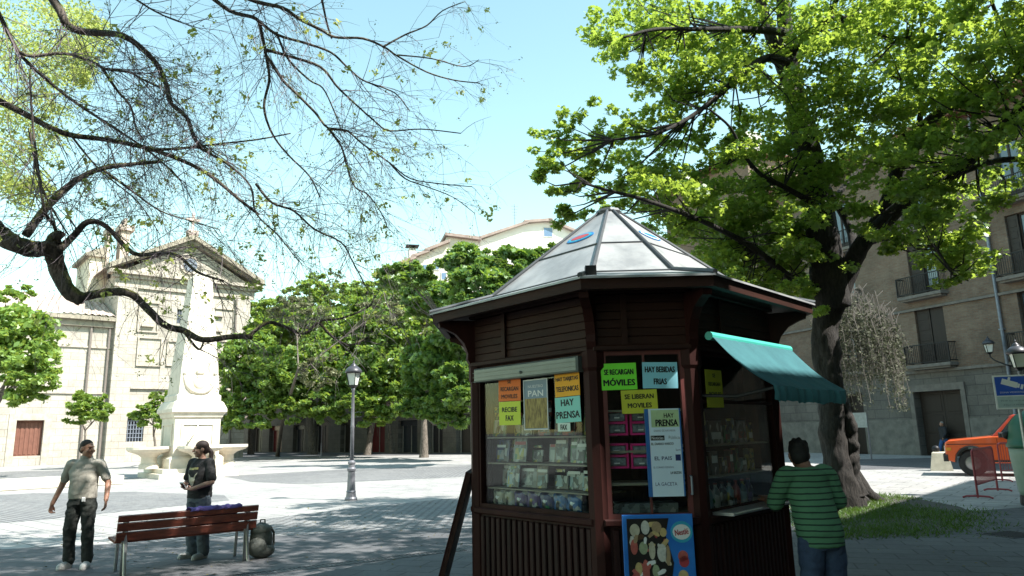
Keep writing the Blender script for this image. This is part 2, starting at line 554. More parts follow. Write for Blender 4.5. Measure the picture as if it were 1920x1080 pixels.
# ================================================================ grass round the maple
soil = ground_mat('soil', (0.085, 0.08, 0.07), (0.05, 0.046, 0.04))
gpix = [(1490, 960), (1510, 940), (1560, 930), (1640, 927), (1720, 935), (1800, 950), (1842, 968), (1815, 992), (1740, 1004), (1640, 1008), (1560, 1010), (1500, 995)]
gpoly = [gnd(px, py, 0.008) for px, py in gpix]
mb = MB(); mb.poly(gpoly); structure(mb.build('soil_bed', soil))
def inside(poly, x, y):
    r = False; j = len(poly) - 1
    for i in range(len(poly)):
        xi, yi, xj, yj = poly[i].x, poly[i].y, poly[j].x, poly[j].y
        if (yi > y) != (yj > y) and x < (xj - xi) * (y - yi) / (yj - yi) + xi: r = not r
        j = i
    return r
xs = [p.x for p in gpoly]; ys = [p.y for p in gpoly]
pts = []
cl = [(random.uniform(min(xs), max(xs)), random.uniform(min(ys), max(ys)), random.uniform(.5, 1.5)) for _ in range(26)]
while len(pts) < 12000:
    x, y = random.uniform(min(xs) - .2, max(xs) + .2), random.uniform(min(ys) - .2, max(ys) + .2)
    if not inside(gpoly, x + random.gauss(0, .35), y + random.gauss(0, .35)): continue
    d = min(math.hypot(x - a_, y - b2) / r_ for a_, b2, r_ in cl)
    if random.random() < max(0.06, 1.15 - d * 0.8): pts.append((x, y))
vs = []; fs = []
for x, y in pts:
    a_ = random.uniform(0, 6.28); h = random.uniform(.025, .09); w = random.uniform(.006, .013)
    lx, ly = random.gauss(0, .05), random.gauss(0, .05)
    i = len(vs)
    vs += [(x - w * math.cos(a_), y - w * math.sin(a_), .005), (x + w * math.cos(a_), y + w * math.sin(a_), .005), (x + lx, y + ly, h)]
    fs.append((i, i + 1, i + 2))
GRASSM = leafmat('grass_blades', (0.04, 0.085, 0.015), (0.09, 0.17, 0.03), (0.16, 0.26, 0.03), 0.35, 0.03)
g = link_mesh('grass', vs, fs, GRASSM, origin=tuple(gnd(1650, 970)))
tag(g, kind='stuff', label='patchy green grass on the soil round the maple trunk', cat='grass')

lv_ = []
while len(lv_) < 900:
    x, y = random.uniform(-9, 9), random.uniform(3.5, 19)
    if random.random() < .5 + .5 * math.sin(x * 1.3) * math.sin(y * .9): lv_.append((x, y, random.uniform(.012, .02)))
o = leaf_mesh('fallen_leaves', np.array(lv_), rng.uniform(.025, .07, len(lv_)), leafmat('fallen_leaf', (.09, .08, .03), (.22, .19, .07), (.2, .18, .05), .2, .02), None, OVAL, up=3.0, droop=.5, origin=(0, 10, 0))
tag(o, 'small fallen leaves and bits scattered over the paving', 'litter', kind='stuff')

# ================================================================ right hand brick building
PB = gnd(1770, 855)
UB = Vector((0.38, -0.925, 0)).normalized()         # along the facade towards the viewer
NB = Vector((-UB.y, UB.x, 0)) * -1                  # outwards, to the left
if NB.x > 0: NB = -NB
FB = Frame(PB, UB, (0, 0, 1), NB)
brick = masonry('old_brick', (0.18, 0.112, 0.075), (0.215, 0.16, 0.115), (0.16, 0.14, 0.118), 0.3, 0.085, 0.014, uaxis=tuple(UB), stain=0.4)
stoneR = masonry('grey_stone_blocks', (0.155, 0.145, 0.13), (0.12, 0.115, 0.105), (0.085, 0.08, 0.078), 0.95, 0.5, 0.02, uaxis=tuple(UB), stain=0.4)
trimR = mat('facade_trim', (0.19, 0.175, 0.155), (0.12, 0.11, 0.1), 0.85, 3, bump=0.2)
darkwood = mat('dark_shutter_wood', (0.026, 0.017, 0.013), rough=0.55, scale=4, stretch=(1, 1, .2), bump=0.1)
ironb = mat('black_iron', (0.018, 0.018, 0.02), rough=0.5, metal=0.3)
paneR = mat('window_pane', (0.10, 0.14, 0.18), (0.06, 0.09, 0.12), 0.06, 1.5, spec=0.9)
tileR = mat('clay_roof_tiles', (0.36, 0.2, 0.13), (0.22, 0.12, 0.08), 0.85, 3, bump=0.6, stretch=(1, 1, 1))
lead = mat('zinc_pipe', (0.22, 0.25, 0.3), rough=0.45, metal=0.4)
uE = 24.0                                            # near end, out of frame
uF = FB.pix(1500, 600)[0] - 3.2                      # far end, behind the maple
z1 = FB.pix(1750, 693)[1]                            # string course over the ground floor
zs2 = FB.pix(1771, 569)[1]
zE = FB.pix(1640, 290)[1]                            # eaves
root = thing('apartment_building', 'old brick building in shade on the right with iron balconies and brown door', 'building', PB)
# facade wall with real openings is made of strips round each opening
def u_of(px, py): return FB.pix(px, py)[0]
def z_of(px, py): return FB.pix(px, py)[1]
zslab1, zslab2 = z_of(1750, 683), z_of(1735, 553)
fl = zslab2 - zslab1
door = (u_of(1722, 800), u_of(1812, 800), 0.0, z_of(1765, 732))
wins = []
uw = (u_of(1720, 630), u_of(1775, 630))
wins.append((uw[0], uw[1], zslab1, z_of(1745, 576)))
uw2 = (u_of(1703, 500), u_of(1757, 500))
for k in range(1, 4):
    zb = zslab1 + fl * k
    if zb + 2.5 < zE: wins.append((uw2[0], uw2[1], zb, zb + (z_of(1745, 576) - zslab1)))
uw3 = (u_of(1888, 440), u_of(1935, 440))
hW = z_of(1745, 576) - zslab1
for k in range(0, 4):
    zb = zslab1 + fl * k
    if zb + 2.5 < zE: wins.append((uw3[0], uw3[1], zb, zb + hW))
uw4 = (u_of(1556, 420), u_of(1590, 420))
for k in range(0, 4):
    zb = zslab1 + fl * k
    if zb + 2.5 < zE: wins.append((uw4[0], uw4[1], zb, zb + hW))
dark_op = (u_of(1588, 780), u_of(1621, 780), 0.0, z_of(1605, 738))
holes = wins + [door, dark_op]
def wall_with_holes(F, u0, u1, v0, v1, holes, mbs, n0=-0.5, n1=0.0):
    """grid the wall at the hole edges and leave the holes out; mbs(v) picks the builder by height"""
    us = sorted({u0, u1} | {h[0] for h in holes if u0 < h[0] < u1} | {h[1] for h in holes if u0 < h[1] < u1})
    vsx = sorted({v0, v1} | {h[2] for h in holes if v0 < h[2] < v1} | {h[3] for h in holes if v0 < h[3] < v1} | ({z1} if F is FB else set()))
    for i in range(len(us) - 1):
        for j in range(len(vsx) - 1):
            cu, cv = (us[i] + us[i + 1]) / 2, (vsx[j] + vsx[j + 1]) / 2
            if any(h[0] < cu < h[1] and h[2] < cv < h[3] for h in holes): continue
            b = mbs(cv)
            A, B, C2, D = (us[i], vsx[j]), (us[i + 1], vsx[j]), (us[i + 1], vsx[j + 1]), (us[i], vsx[j + 1])
            b.poly([F(*A, n1), F(*B, n1), F(*C2, n1), F(*D, n1)])
    for h in holes:                                   # reveals
        b = mbs((h[2] + h[3]) / 2)
        a0, a1, c0, c1 = h
        b.poly([F(a0, c0, n1), F(a0, c1, n1), F(a0, c1, n0), F(a0, c0, n0)])
        b.poly([F(a1, c0, n1), F(a1, c0, n0), F(a1, c1, n0), F(a1, c1, n1)])
        b.poly([F(a0, c1, n1), F(a1, c1, n1), F(a1, c1, n0), F(a0, c1, n0)])
        b.poly([F(a0, c0, n1), F(a0, c0, n0), F(a1, c0, n0), F(a1, c0, n1)])
lowb, upb = MB(), MB()
wall_with_holes(FB, uF, uE, 0, zE, holes, lambda v: lowb if v < z1 else upb)
# far end and back
upb.poly([FB(uF, z1, 0), FB(uF, zE, 0), FB(uF, zE, -12), FB(uF, z1, -12)])
lowb.poly([FB(uF, 0, 0), FB(uF, z1, 0), FB(uF, z1, -12), FB(uF, 0, -12)])
upb.poly([FB(uF, 0, -12), FB(uF, zE, -12), FB(uE, zE, -12), FB(uE, 0, -12)])
upb.poly([FB(uE, 0, 0), FB(uE, 0, -12), FB(uE, zE, -12), FB(uE, zE, 0)])
lowb.build('ground_floor_wall', stoneR, root)
upb.build('wall', brick, root)
t = MB()
for zz, th in ((z1, 0.14), (zs2, 0.12)):
    segs = sorted([(h[0], h[1]) for h in holes if h[2] < zz - .05 and h[3] > zz + th + .05])
    cur = uF
    for s0, s1 in segs + [(uE, uE)]:
        if s0 > cur: t.box(FB, cur, s0, zz - th, zz, 0.003, 0.14)
        cur = max(cur, s1)
t.build('string_course', trimR, root)
t = MB(); t.box(FB, uF, dark_op[0], 0, 1.9, .003, .06); t.box(FB, dark_op[1], door[0] - .25, 0, 1.9, .003, .06); t.box(FB, door[1] + .25, uE, 0, 1.9, .003, .06)
t.build('plinth', mat('plinth_stone', (0.19, 0.18, 0.16), (0.11, 0.105, 0.095), 0.9, 2.5, bump=0.3), root)
t = MB()
for h in (door,):
    t.box(FB, h[0] - .24, h[0], 0, h[3], .003, .09); t.box(FB, h[1], h[1] + .24, 0, h[3], .003, .09); t.box(FB, h[0] - .24, h[1] + .24, h[3], h[3] + .35, .003, .1)
t.build('door_surround', trimR, root)
d = MB()
um = (door[0] + door[1]) / 2
d.box(FB, door[0], um - .01, 0, door[3], -.49, -.42); d.box(FB, um + .01, door[1], 0, door[3], -.49, -.42)
for a0, a1 in ((door[0], um), (um, door[1])):
    for k in range(3):
        z0 = .15 + k * (door[3] - .2) / 3
        d.box(FB, a0 + .13, a1 - .13, z0, z0 + (door[3] - .2) / 3 - .12, -.418, -.40, .02)
dd = d.build('door', darkwood, root)
d = MB(); d.ball(FB(um + .12, 1.1, -.36), .05); d.build('handle', ironb, dd)
d = MB(); d.box(FB, dark_op[0], dark_op[1], 0, dark_op[3], -.5, -.4); d.build('side_door', darkwood, root)
for i, h in enumerate(wins):
    fr = MB(); w = h[1] - h[0]
    fr.box(FB, h[0], h[0] + .09, h[2], h[3], -.3, -.22); fr.box(FB, h[1] - .09, h[1], h[2], h[3], -.3, -.22)
    fr.box(FB, h[0] + .09, h[1] - .09, h[3] - .1, h[3], -.3, -.22)
    mid = (h[0] + h[1]) / 2
    fr.box(FB, mid - .05, mid + .05, h[2], h[3] - .1, -.3, -.215)
    fr.box(FB, h[0] + .09, mid - .05, h[2], h[2] + .5, -.3, -.23); fr.box(FB, mid + .05, h[1] - .09, h[2], h[2] + .5, -.3, -.23)
    wo = fr.build('window', darkwood, root)
    pn = MB(); pn.box(FB, h[0] + .09, h[1] - .09, h[2] + .1, h[3] - .1, -.29, -.26); pn.build('pane', paneR, wo)
    if i in (0, 1, 4):                               # shutters half closed
        sh = MB(); sh.box(FB, h[0] + .02, mid - .03, h[2] + .03, h[3] - .03, -.16, -.11)
        if i == 0: sh.box(FB, mid + .03, h[1] - .02, h[2] + .03, h[3] - .03, -.16, -.11)
        for k in range(5):
            z0 = h[2] + .15 + k * (h[3] - h[2] - .2) / 5
            sh.box(FB, h[0] + .1, mid - .12, z0, z0 + .35, -.108, -.095, .012)
        sh.build('shutter', darkwood, wo)
    # balcony: slab and railing
    bw = .45
    bl = MB(); bl.box(FB, h[0] - bw, h[1] + bw, h[2] - .16, h[2], .003, .62); bl.box(FB, h[0] - bw + .1, h[1] + bw - .1, h[2] - .26, h[2] - .16, .003, .5)
    bo = bl.build('balcony', trimR, root)
    rl = MB()
    rl.box(FB, h[0] - bw, h[1] + bw, h[2] + 1.0, h[2] + 1.05, .56, .61); rl.box(FB, h[0] - bw, h[1] + bw, h[2] + .08, h[2] + .12, .565, .605)
    for s0 in (h[0] - bw, h[1] + bw - .045):
        rl.box(FB, s0, s0 + .045, h[2] + 1.0, h[2] + 1.05, .0, .56); rl.box(FB, s0, s0 + .045, h[2] + .08, h[2] + .12, .0, .565)
        rl.box(FB, s0, s0 + .045, h[2], h[2] + 1.0, .562, .607)
    k = h[0] - bw + .1
    while k < h[1] + bw - .06:
        rl.box(FB, k, k + .018, h[2] + .12, h[2] + 1.0, .576, .594); k += .11
    k = .08
    while k < .54:
        for s0 in (h[0] - bw + .012, h[1] + bw - .03): rl.box(FB, s0, s0 + .018, h[2] + .12, h[2] + 1.0, k, k + .018)
        k += .11
    rl.build('railing', ironb, bo)
dp = MB()
u0 = FB.pix(1848, 420, .1)[0]
dp.tube([FB(u0, zE - .2, .12), FB(u0, 3.2, .12), FB(u0, 2.9, .12), FB(u0, 0.3, .12)], .075, 10)
for zz in (3, 6, 9, 12): dp.box(FB, u0 - .11, u0 + .11, zz, zz + .06, .003, .21)
dp.build('drainpipe', lead, root)
# eaves and pitched roof
t = MB(); t.box(FB, uF - .4, uE, zE, zE + .18, -.5, 1.0); 
k = uF
while k < uE:
    t.box(FB, k, k + .16, zE - .22, zE, .003, .85); k += .7
t.build('eaves', mat('eave_wood', (0.16, 0.07, 0.045), rough=0.8), root)
def tiled(mb_, A, B, C2, D, pitch=0.3, amp=0.06):
    """ridge-and-furrow tiles from eave A-B up to ridge D-C"""
    A, B, C2, D = map(Vector, (A, B, C2, D))
    n = max(2, int((B - A).length / pitch)); nn = (B - A).cross(D - A).normalized()
    st = 4; row = []
    for i in range(n * st + 1):
        t_ = i / (n * st)
        h = amp * (0.5 - 0.5 * math.cos(2 * math.pi * i / st))
        row.append((A.lerp(B, t_) + nn * h, D.lerp(C2, t_) + nn * h))
    vs_ = [p for r in row for p in r]
    mb_.add(vs_, [(2 * i, 2 * i + 2, 2 * i + 3, 2 * i + 1) for i in range(n * st)])
rf = MB()
tiled(rf, FB(uF - .4, zE + .18, 1.05), FB(uE, zE + .18, 1.05), FB(uE, zE + 2.6, -6), FB(uF - .4, zE + 2.6, -6))
tiled(rf, FB(uE, zE + .18, -12.5), FB(uF - .4, zE + .18, -12.5), FB(uF - .4, zE + 2.6, -6), FB(uE, zE + 2.6, -6))
rf.poly([FB(uF - .38, zE, 0), FB(uF - .38, zE + 2.6, -6), FB(uF - .38, zE, -12)])
rf.build('roof', tileR, root)
# unseen building added so its roofline throws the shadow edge over kiosk and pavement
eA, eB = gnd(1690, 945), gnd(1840, 897)
de = (eB - eA); de.z = 0; de.normalize()
HW = 15.0
off = SUN_H * (HW / math.tan(SUN_EL))
wA = Vector((eA.x, eA.y, 0)) + off
FW = Frame(wA, de, (0, 0, 1), Vector((-de.y, de.x, 0)))
if FW.N.x > 0: FW.N = -FW.N
w = MB(); w.box(FW, -9.3, 8.0, 0, HW, -11, 0); w.build('shade_block', brick, root)
w = MB(); w.box(FW, -34, -9.31, 0, 14.32, -11, 0); w.build('shade_block', brick, root)  # roof lower here so sun reaches the awning
w = MB(); w.box(FW, -9.3, 8.0, HW + .01, HW + .15, -11, .02); w.build('shade_block_eaves', mat('eave_wood', (0, 0, 0)), root)

# second, paler building further along the street
PF = FB(uF - 2.0, 0, -1.5)
F2 = Frame(PF, UB, (0, 0, 1), NB)
zz2 = F2.pix(1345, 318)[1]
root = thing('townhouse', 'taller brick house half hidden behind the maple crown, with a pale chimney', 'building', PF)
b2 = MB(); b2.box(F2, -11, -.02, 0, zz2, -9, 0); b2.build('wall', brick, root)
b2 = MB(); b2.box(F2, -11.5, .4, zz2 + .005, zz2 + .2, -9.4, .9); b2.build('roof', mat('eave_wood', (0, 0, 0)), root)
b2 = MB(); b2.box(F2, -2.6, -.9, zz2 + .21, zz2 + 2.4, -2.4, -.9, .05); b2.build('chimney', mat('pale_render', (0.62, 0.6, 0.56), rough=0.9), root)
for k in range(3):
    for zz in (5, 9, 13):
        if zz + 2.2 > zz2: continue
        wn = MB(); wn.box(F2, -10 + k * 3.2, -8.9 + k * 3.2, zz, zz + 2.1, .003, .06); wo = wn.build('window', trimR, root)
        wn = MB(); wn.box(F2, -9.9 + k * 3.2, -9.0 + k * 3.2, zz + .1, zz + 2.0, .062, .075); wn.build('pane', paneR, wo)

# ================================================================ church with its annex, upper left
UC = Vector((0.755, 0.656, 0)).normalized(); NC = Vector((UC.y, -UC.x, 0))
PC = gnd(240, 866)
FC = Frame(PC, UC, (0, 0, 1), NC)
cream = masonry('church_stone', (0.47, 0.43, 0.37), (0.41, 0.375, 0.32), (0.26, 0.235, 0.2), 1.1, 0.55, 0.02, uaxis=tuple(UC), stain=0.3, bump=0.15)
creamt = mat('church_trim', (0.46, 0.41, 0.345), (0.29, 0.255, 0.21), 0.85, 2.5, bump=0.2)
moss = mat('weathered_cornice', (0.34, 0.3, 0.24), (0.19, 0.17, 0.13), 0.9, 2.0, bump=0.4)
oldtile = mat('pale_clay_tiles', (0.5, 0.42, 0.36), (0.33, 0.26, 0.22), 0.9, 2.0, bump=0.4)
uL, uR = FC.pix(213, 650)[0], FC.pix(466, 620)[0]
uM = (uL + uR) / 2
zc0 = FC.pix(300, 545)[1]            # underside of entablature
zc1 = FC.pix(300, 516)[1]            # top of cornice
zA = FC.pix(362, 452)[1]             # pediment apex
root = thing('church', 'cream stone church front with a pediment, round window and cross behind the monument', 'church', PC)
cw = MB()
hol = [(FC.pix(237, 800)[0], FC.pix(270, 800)[0], FC.pix(250, 828)[1], FC.pix(252, 785)[1]),
       (FC.pix(332, 590)[0], FC.pix(349, 590)[0], FC.pix(340, 607)[1], FC.pix(340, 580)[1])]
wall_with_holes(FC, uL, uR, 0, zc0, hol, lambda v: cw, -0.6, 0)
cw.prism(FC, [(uL, zc1), (uR, zc1), (uM, zA - .4)], -.6, -.02)
cw.poly([FC(uL, 0, 0), FC(uL, zc1, 0), FC(uL, zc1, -26), FC(uL, 0, -26)])
cw.poly([FC(uR, 0, 0), FC(uR, 0, -26), FC(uR, zc1, -26), FC(uR, zc1, 0)])
cw.poly([FC(uL, 0, -26), FC(uL, zc1, -26), FC(uM, zA - .4, -26), FC(uR, zc1, -26), FC(uR, 0, -26)])
cw.build('wall', cream, root)
t = MB()
t.box(FC, uL - .35, uR + .35, zc0, zc0 + (zc1 - zc0) * .6, -.3, .18)
t.box(FC, uL - .9, uR + .9, zc1 - .3, zc1, -.4, .75)
t.box(FC, uL - .6, uR + .6, zc1 - .6, zc1 - .303, -.35, .42)
en = t.build('entablature', creamt, root)
rk = MB()
for sgn in (-1, 1):
    ue = uL - 1.0 if sgn < 0 else uR + 1.0
    um2 = uM - .002 * sgn * -1
    for (o0, o1, n1) in ((0.0, .42, .85), (-.35, -.003, .5)):
        rk.prism(FC, [(ue, zc1 + .02 + max(o0, 0)), (uM, zA + o0), (uM, zA + o1), (ue - .0 * sgn, zc1 + .05 + max(o1, .12))] if sgn < 0 else
                     [(uM, zA + o0), (ue, zc1 + .02 + max(o0, 0)), (ue, zc1 + .05 + max(o1, .12)), (uM, zA + o1)], -.5, n1)
rk.build('raking_cornice', moss, root)
rf = MB()
tiled(rf, FC(uL - 1.0, zc1 + .25, -26), FC(uL - 1.0, zc1 + .25, .6), FC(uM, zA + .45, .6), FC(uM, zA + .45, -26), 0.45, .1)
tiled(rf, FC(uR + 1.0, zc1 + .25, .6), FC(uR + 1.0, zc1 + .25, -26), FC(uM, zA + .45, -26), FC(uM, zA + .45, .6), 0.45, .1)
rf.build('roof', oldtile, root)
# oculus
oc = FC.pix(352, 497)
ou = uM; 
rm = MB()
ring = []
for k in range(24):
    a0 = 2 * math.pi * k / 24
    ring.append((ou + .85 * math.cos(a0), oc[1] + .85 * math.sin(a0)))
rm.prism(FC, ring, -.01, .14); om = rm.build('oculus_frame', creamt, root)
gl = MB(); gl.prism(FC, [(ou + .6 * math.cos(2 * math.pi * k / 20), oc[1] + .6 * math.sin(2 * math.pi * k / 20)) for k in range(20)], .142, .16)
gl.build('pane', mat('church_glass', (0.2, 0.22, 0.27), (0.1, 0.11, 0.14), 0.25, 6), om)
# arched window with grille, and small upper window
h = hol[0]; 
wn = MB(); wn.box(FC, h[0], h[1], h[2], h[3], -.5, -.42); wo = wn.build('arched_window', mat('dark_glass', (0.03, 0.035, 0.045), rough=0.2), root)
arc = [(h[0], h[3])] + [((h[0] + h[1]) / 2 - (h[1] - h[0]) / 2 * math.cos(math.pi * k / 12), h[3] + (h[1] - h[0]) / 2 * math.sin(math.pi * k / 12)) for k in range(1, 12)] + [(h[1], h[3])]
wn = MB(); wn.prism(FC, arc, .003, .02); wn.build('arch', MATS['dark_glass'], wo)
gr = MB(); k = h[0] + .12
while k < h[1]: gr.box(FC, k, k + .05, h[2], h[3], -.2, -.15); k += .22
for zz in np.linspace(h[2] + .3, h[3] - .2, 5): gr.box(FC, h[0], h[1], zz, zz + .05, -.149, -.12)
gr.build('grille', mat('grey_grille', (0.22, 0.25, 0.3), rough=0.5), wo)
h = hol[1]
wn = MB(); wn.box(FC, h[0], h[1], h[2], h[3], -.5, -.4); wo = wn.build('window', MATS['dark_glass'], root)
gr = MB()
for k in range(5): gr.box(FC, h[0] + .1 + k * (h[1] - h[0] - .2) / 4 - .02, h[0] + .1 + k * (h[1] - h[0] - .2) / 4 + .02, h[2], h[3], -.2, -.16)
gr.build('grille', MATS['grey_grille'], wo)
# pilasters, recessed panels shown by raised frames, string course, drainpipe
t = MB()
pw = (uR - uL) * .13
t.box(FC, uL, uL + pw, 0, zc0 - .01, .003, .16); t.build('pilaster', cream, root)
t = MB(); t.box(FC, uR - pw, uR, 0, zc0 - .01, .003, .16); t.build('pilaster', cream, root)
zst = FC.pix(255, 729)[1]
t = MB(); t.box(FC, uL + pw + .01, uR - pw - .01, zst, zst + .22, .003, .2)
def frame_rect(t, F, a0, a1, c0, c1, w=.1, n=.1):
    t.box(F, a0, a1, c0, c0 + w, .003, n); t.box(F, a0, a1, c1 - w, c1, .003, n)
    t.box(F, a0, a0 + w, c0 + w, c1 - w, .003, n); t.box(F, a1 - w, a1, c0 + w, c1 - w, .003, n)
for (x0, y0, x1, y1) in ((256, 622, 300, 568), (254, 686, 305, 634), (370, 690, 440, 640), (372, 628, 440, 580), (310, 686, 348, 640)):
    p0 = FC.pix(x0, y0); p1 = FC.pix(x1, y1); frame_rect(t, FC, p0[0], p1[0], p0[1], p1[1], .12, .14)
for (x0, y0) in ((276, 613), (407, 594), (404, 622)):
    p0 = FC.pix(x0, y0); t.box(FC, p0[0] - .5, p0[0] + .5, p0[1], p0[1] + .16, .003, .3)
t.build('panel_moulding', creamt, root)
t = MB(); up = FC.pix(440, 600)[0]
t.tube([FC(up, zc0 - .1, .3), FC(up, .2, .3)], .09, 8); t.build('drainpipe', mat('brown_pipe', (0.2, 0.17, 0.15), rough=0.6), root)
# cross on the apex
t = MB(); zA2 = zA + .42
t.box(FC, uM - .45, uM + .45, zA2, zA2 + .5, -.35, .5, .05); t.box(FC, uM - .1, uM + .1, zA2 + .5, zA2 + 2.2, -.05, .15); t.box(FC, uM - .6, uM + .6, zA2 + 1.45, zA2 + 1.68, -.04, .14)
t.build('cross', mat('pink_stone', (0.5, 0.4, 0.36), rough=0.9), root)
# bell gable (two tall piers) and lantern tower behind
FT = Frame(FC(0, 0, -5), UC, (0, 0, 1), NC)
p0 = FT.pix(192, 560); p1 = FT.pix(210, 428)
t = MB()
t.box(FT, p0[0], p1[0], 8, p1[1] - .5, -1.4, 0); t.box(FT, p0[0] - .15, p1[0] + .15, p1[1] - .5, p1[1], -1.5, .15)
q0 = FT.pix(217, 560); q1 = FT.pix(246, 420)
t.box(FT, q0[0], q1[0], 8, q1[1] - .7, -1.5, .02); t.box(FT, q0[0] - .2, q1[0] + .3, q1[1] - .7, q1[1] - .2, -1.7, .25)
t.box(FT, q0[0] + .2, q1[0] - .3, q1[1] - .2, q1[1] + .5, -1.2, -.1); t.box(FT, q1[0] + .003, q1[0] + .5, q1[1] - 3.6, q1[1] - 3.1, -1, -.2)
t.build('bell_gable', masonry('gable_stone', (0.55, 0.46, 0.38), (0.5, 0.42, 0.35), (0.4, 0.34, 0.28), .6, .3, .012, uaxis=tuple(UC), stain=.3), root)
r0 = FT.pix(163, 560); r1 = FT.pix(192, 482)
t = MB(); t.box(FT, r0[0], p0[0] - .02, 6, r1[1], -6, -.3)
t.build('side_chapel', masonry('chapel_plaster', (0.66, 0.6, 0.48), (0.62, 0.56, 0.45), (0.6, 0.54, 0.44), 2, 2, .002, uaxis=tuple(UC), stain=.3), root)
t = MB(); t.box(FT, r0[0] - .4, p0[0] - .03, r1[1] + .003, r1[1] + .3, -6.4, .0)
t.prism(FT, [(r0[0] - .4, r1[1] + .304), (p0[0] - .03, r1[1] + .304), (p0[0] - .03, r1[1] + 1.1)], -6.2, -.15)
t.build('side_roof', moss, root)

# annex, left of the church
PA = FC(0, 0, -.55)
FA = Frame(PA, UC, (0, 0, 1), NC)
root = thing('annex_building', 'low cream stone annex with a tiled roof and brown door beside the church', 'building', FA(uL - 6, 0, 0))
zAe = FA.pix(150, 600)[1]
ua0 = uL - 26
hol = [(FA.pix(28, 820)[0], FA.pix(80, 820)[0], FA.pix(50, 855)[1], FA.pix(55, 788)[1]), ]
aw = MB(); wall_with_holes(FA, ua0, uL - .02, 0, zAe, hol, lambda v: aw, -.5, 0)
aw.poly([FA(ua0, 0, 0), FA(ua0, zAe, 0), FA(ua0, zAe, -9), FA(ua0, 0, -9)])
aw.build('wall', cream, root)
h = hol[0]
d = MB(); d.box(FA, h[0], h[1], h[2], h[3], -.49, -.4)
w_ = (h[1] - h[0])
for k in range(6): d.box(FA, h[0] + .05 + k * w_ / 6, h[0] + (k + 1) * w_ / 6 - .05, h[2] + .1, h[3] - .15, -.398, -.36, .02)
d.build('door', mat('brown_door', (0.18, 0.075, 0.05), rough=0.6, scale=3), root)
t = MB()
t.box(FA, h[0] - .5, h[0] - .003, 0, h[3] + .5, .003, .08); t.box(FA, h[1] + .003, h[1] + .5, 0, h[3] + .5, .003, .08); t.box(FA, h[0] - .003, h[1] + .003, h[3] + .003, h[3] + .5, .003, .08)
t.build('door_surround', creamt, root)
t = MB(); t.box(FA, ua0 - .5, uL - .02, zAe, zAe + .35, -.4, .7); t.box(FA, ua0 - .3, uL - .02, zAe - .5, zAe - .003, -.2, .35)
t.build('cornice', moss, root)
t = MB(); zb1, zb2 = FA.pix(120, 650)[1], FA.pix(120, 738)[1]
for zz in (zb1, zb2): t.box(FA, ua0, uL - .02, zz, zz + .16, .003, .12)
t.build('string_course', creamt, root)
t = MB()
for px in (160, 138):
    uu = FA.pix(px + 3, 700)[0]
    if px == 160: t.tube([FA(uu, zAe - .5, .16), FA(uu, .2, .16)], .1, 8)
uu = uL - .3
t.tube([FA(uu, zAe - .5, .16), FA(uu, .2, .16)], .1, 8)
t.build('drainpipe', MATS['brown_pipe'], root)
rf = MB(); tiled(rf, FA(ua0 - .5, zAe + .36, .75), FA(uL - .02, zAe + .36, .75), FA(uL - .02, zAe + 2.9, -6), FA(ua0 - .5, zAe + 2.9, -6), .5, .13)
rf.build('roof', oldtile, root)

# ================================================================ dim shop front behind the trees
PS = gnd(420, 848); PS2 = Vector((at_y(1000, 840, 58).x, 58, 0))
US = (Vector((PS2.x, PS2.y, 0)) - Vector((PS.x, PS.y, 0))); LS = US.length; US.normalize()
NS = Vector((US.y, -US.x, 0))
FS = Frame((PS.x, PS.y, 0), US, (0, 0, 1), NS)
root = thing('shop_building', 'dim stone building with dark shop openings behind the row of trees', 'building', PS)
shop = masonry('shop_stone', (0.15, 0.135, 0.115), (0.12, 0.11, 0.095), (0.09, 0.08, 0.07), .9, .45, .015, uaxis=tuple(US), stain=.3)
hol = []
u = 2.5
while u < LS + 8:
    wdt = random.choice((2.0, 2.4, 2.8)); hol.append((u, u + wdt, 0.05, random.choice((3.0, 3.3)))); u += wdt + random.uniform(1.3, 2.4)
hs2 = []
for a0, a1, c0, c1 in hol: hs2.append(((a0 + a1) / 2 - .6, (a0 + a1) / 2 + .6, 5.2, 7.4))
sw = MB(); z1_ = z1
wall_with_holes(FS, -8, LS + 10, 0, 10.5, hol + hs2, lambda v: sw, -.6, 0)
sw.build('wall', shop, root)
sp = MB(); sp.box(FS, -8, LS + 10, 10.51, 10.8, -9, .7); sp.build('roof', tileR, root)
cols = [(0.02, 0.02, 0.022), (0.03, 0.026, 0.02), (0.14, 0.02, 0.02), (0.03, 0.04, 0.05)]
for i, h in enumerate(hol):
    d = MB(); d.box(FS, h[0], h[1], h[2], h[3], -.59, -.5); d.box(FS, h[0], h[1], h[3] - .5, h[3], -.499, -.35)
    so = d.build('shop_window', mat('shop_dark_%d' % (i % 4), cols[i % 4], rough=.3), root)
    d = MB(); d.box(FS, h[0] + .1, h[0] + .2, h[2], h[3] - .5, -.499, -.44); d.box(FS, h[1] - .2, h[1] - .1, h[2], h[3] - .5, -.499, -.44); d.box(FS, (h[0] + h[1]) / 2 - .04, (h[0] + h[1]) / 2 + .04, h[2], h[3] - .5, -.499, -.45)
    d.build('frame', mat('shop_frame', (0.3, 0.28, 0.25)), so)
for h in hs2:
    d = MB(); d.box(FS, h[0], h[1], h[2], h[3], -.5, -.42); d.build('window', MATS['window_pane'], root)
for px in (672, 1166 / 1404 * 520 + 380):
    sg = MB(); uu = FS.pix(px, 790)[0]; sg.box(FS, uu - .5, uu + .5, 3.5, 4.3, .01, .12)
    sg.build('shop_sign', mat('pale_sign', (0.5, 0.5, 0.48)), root)
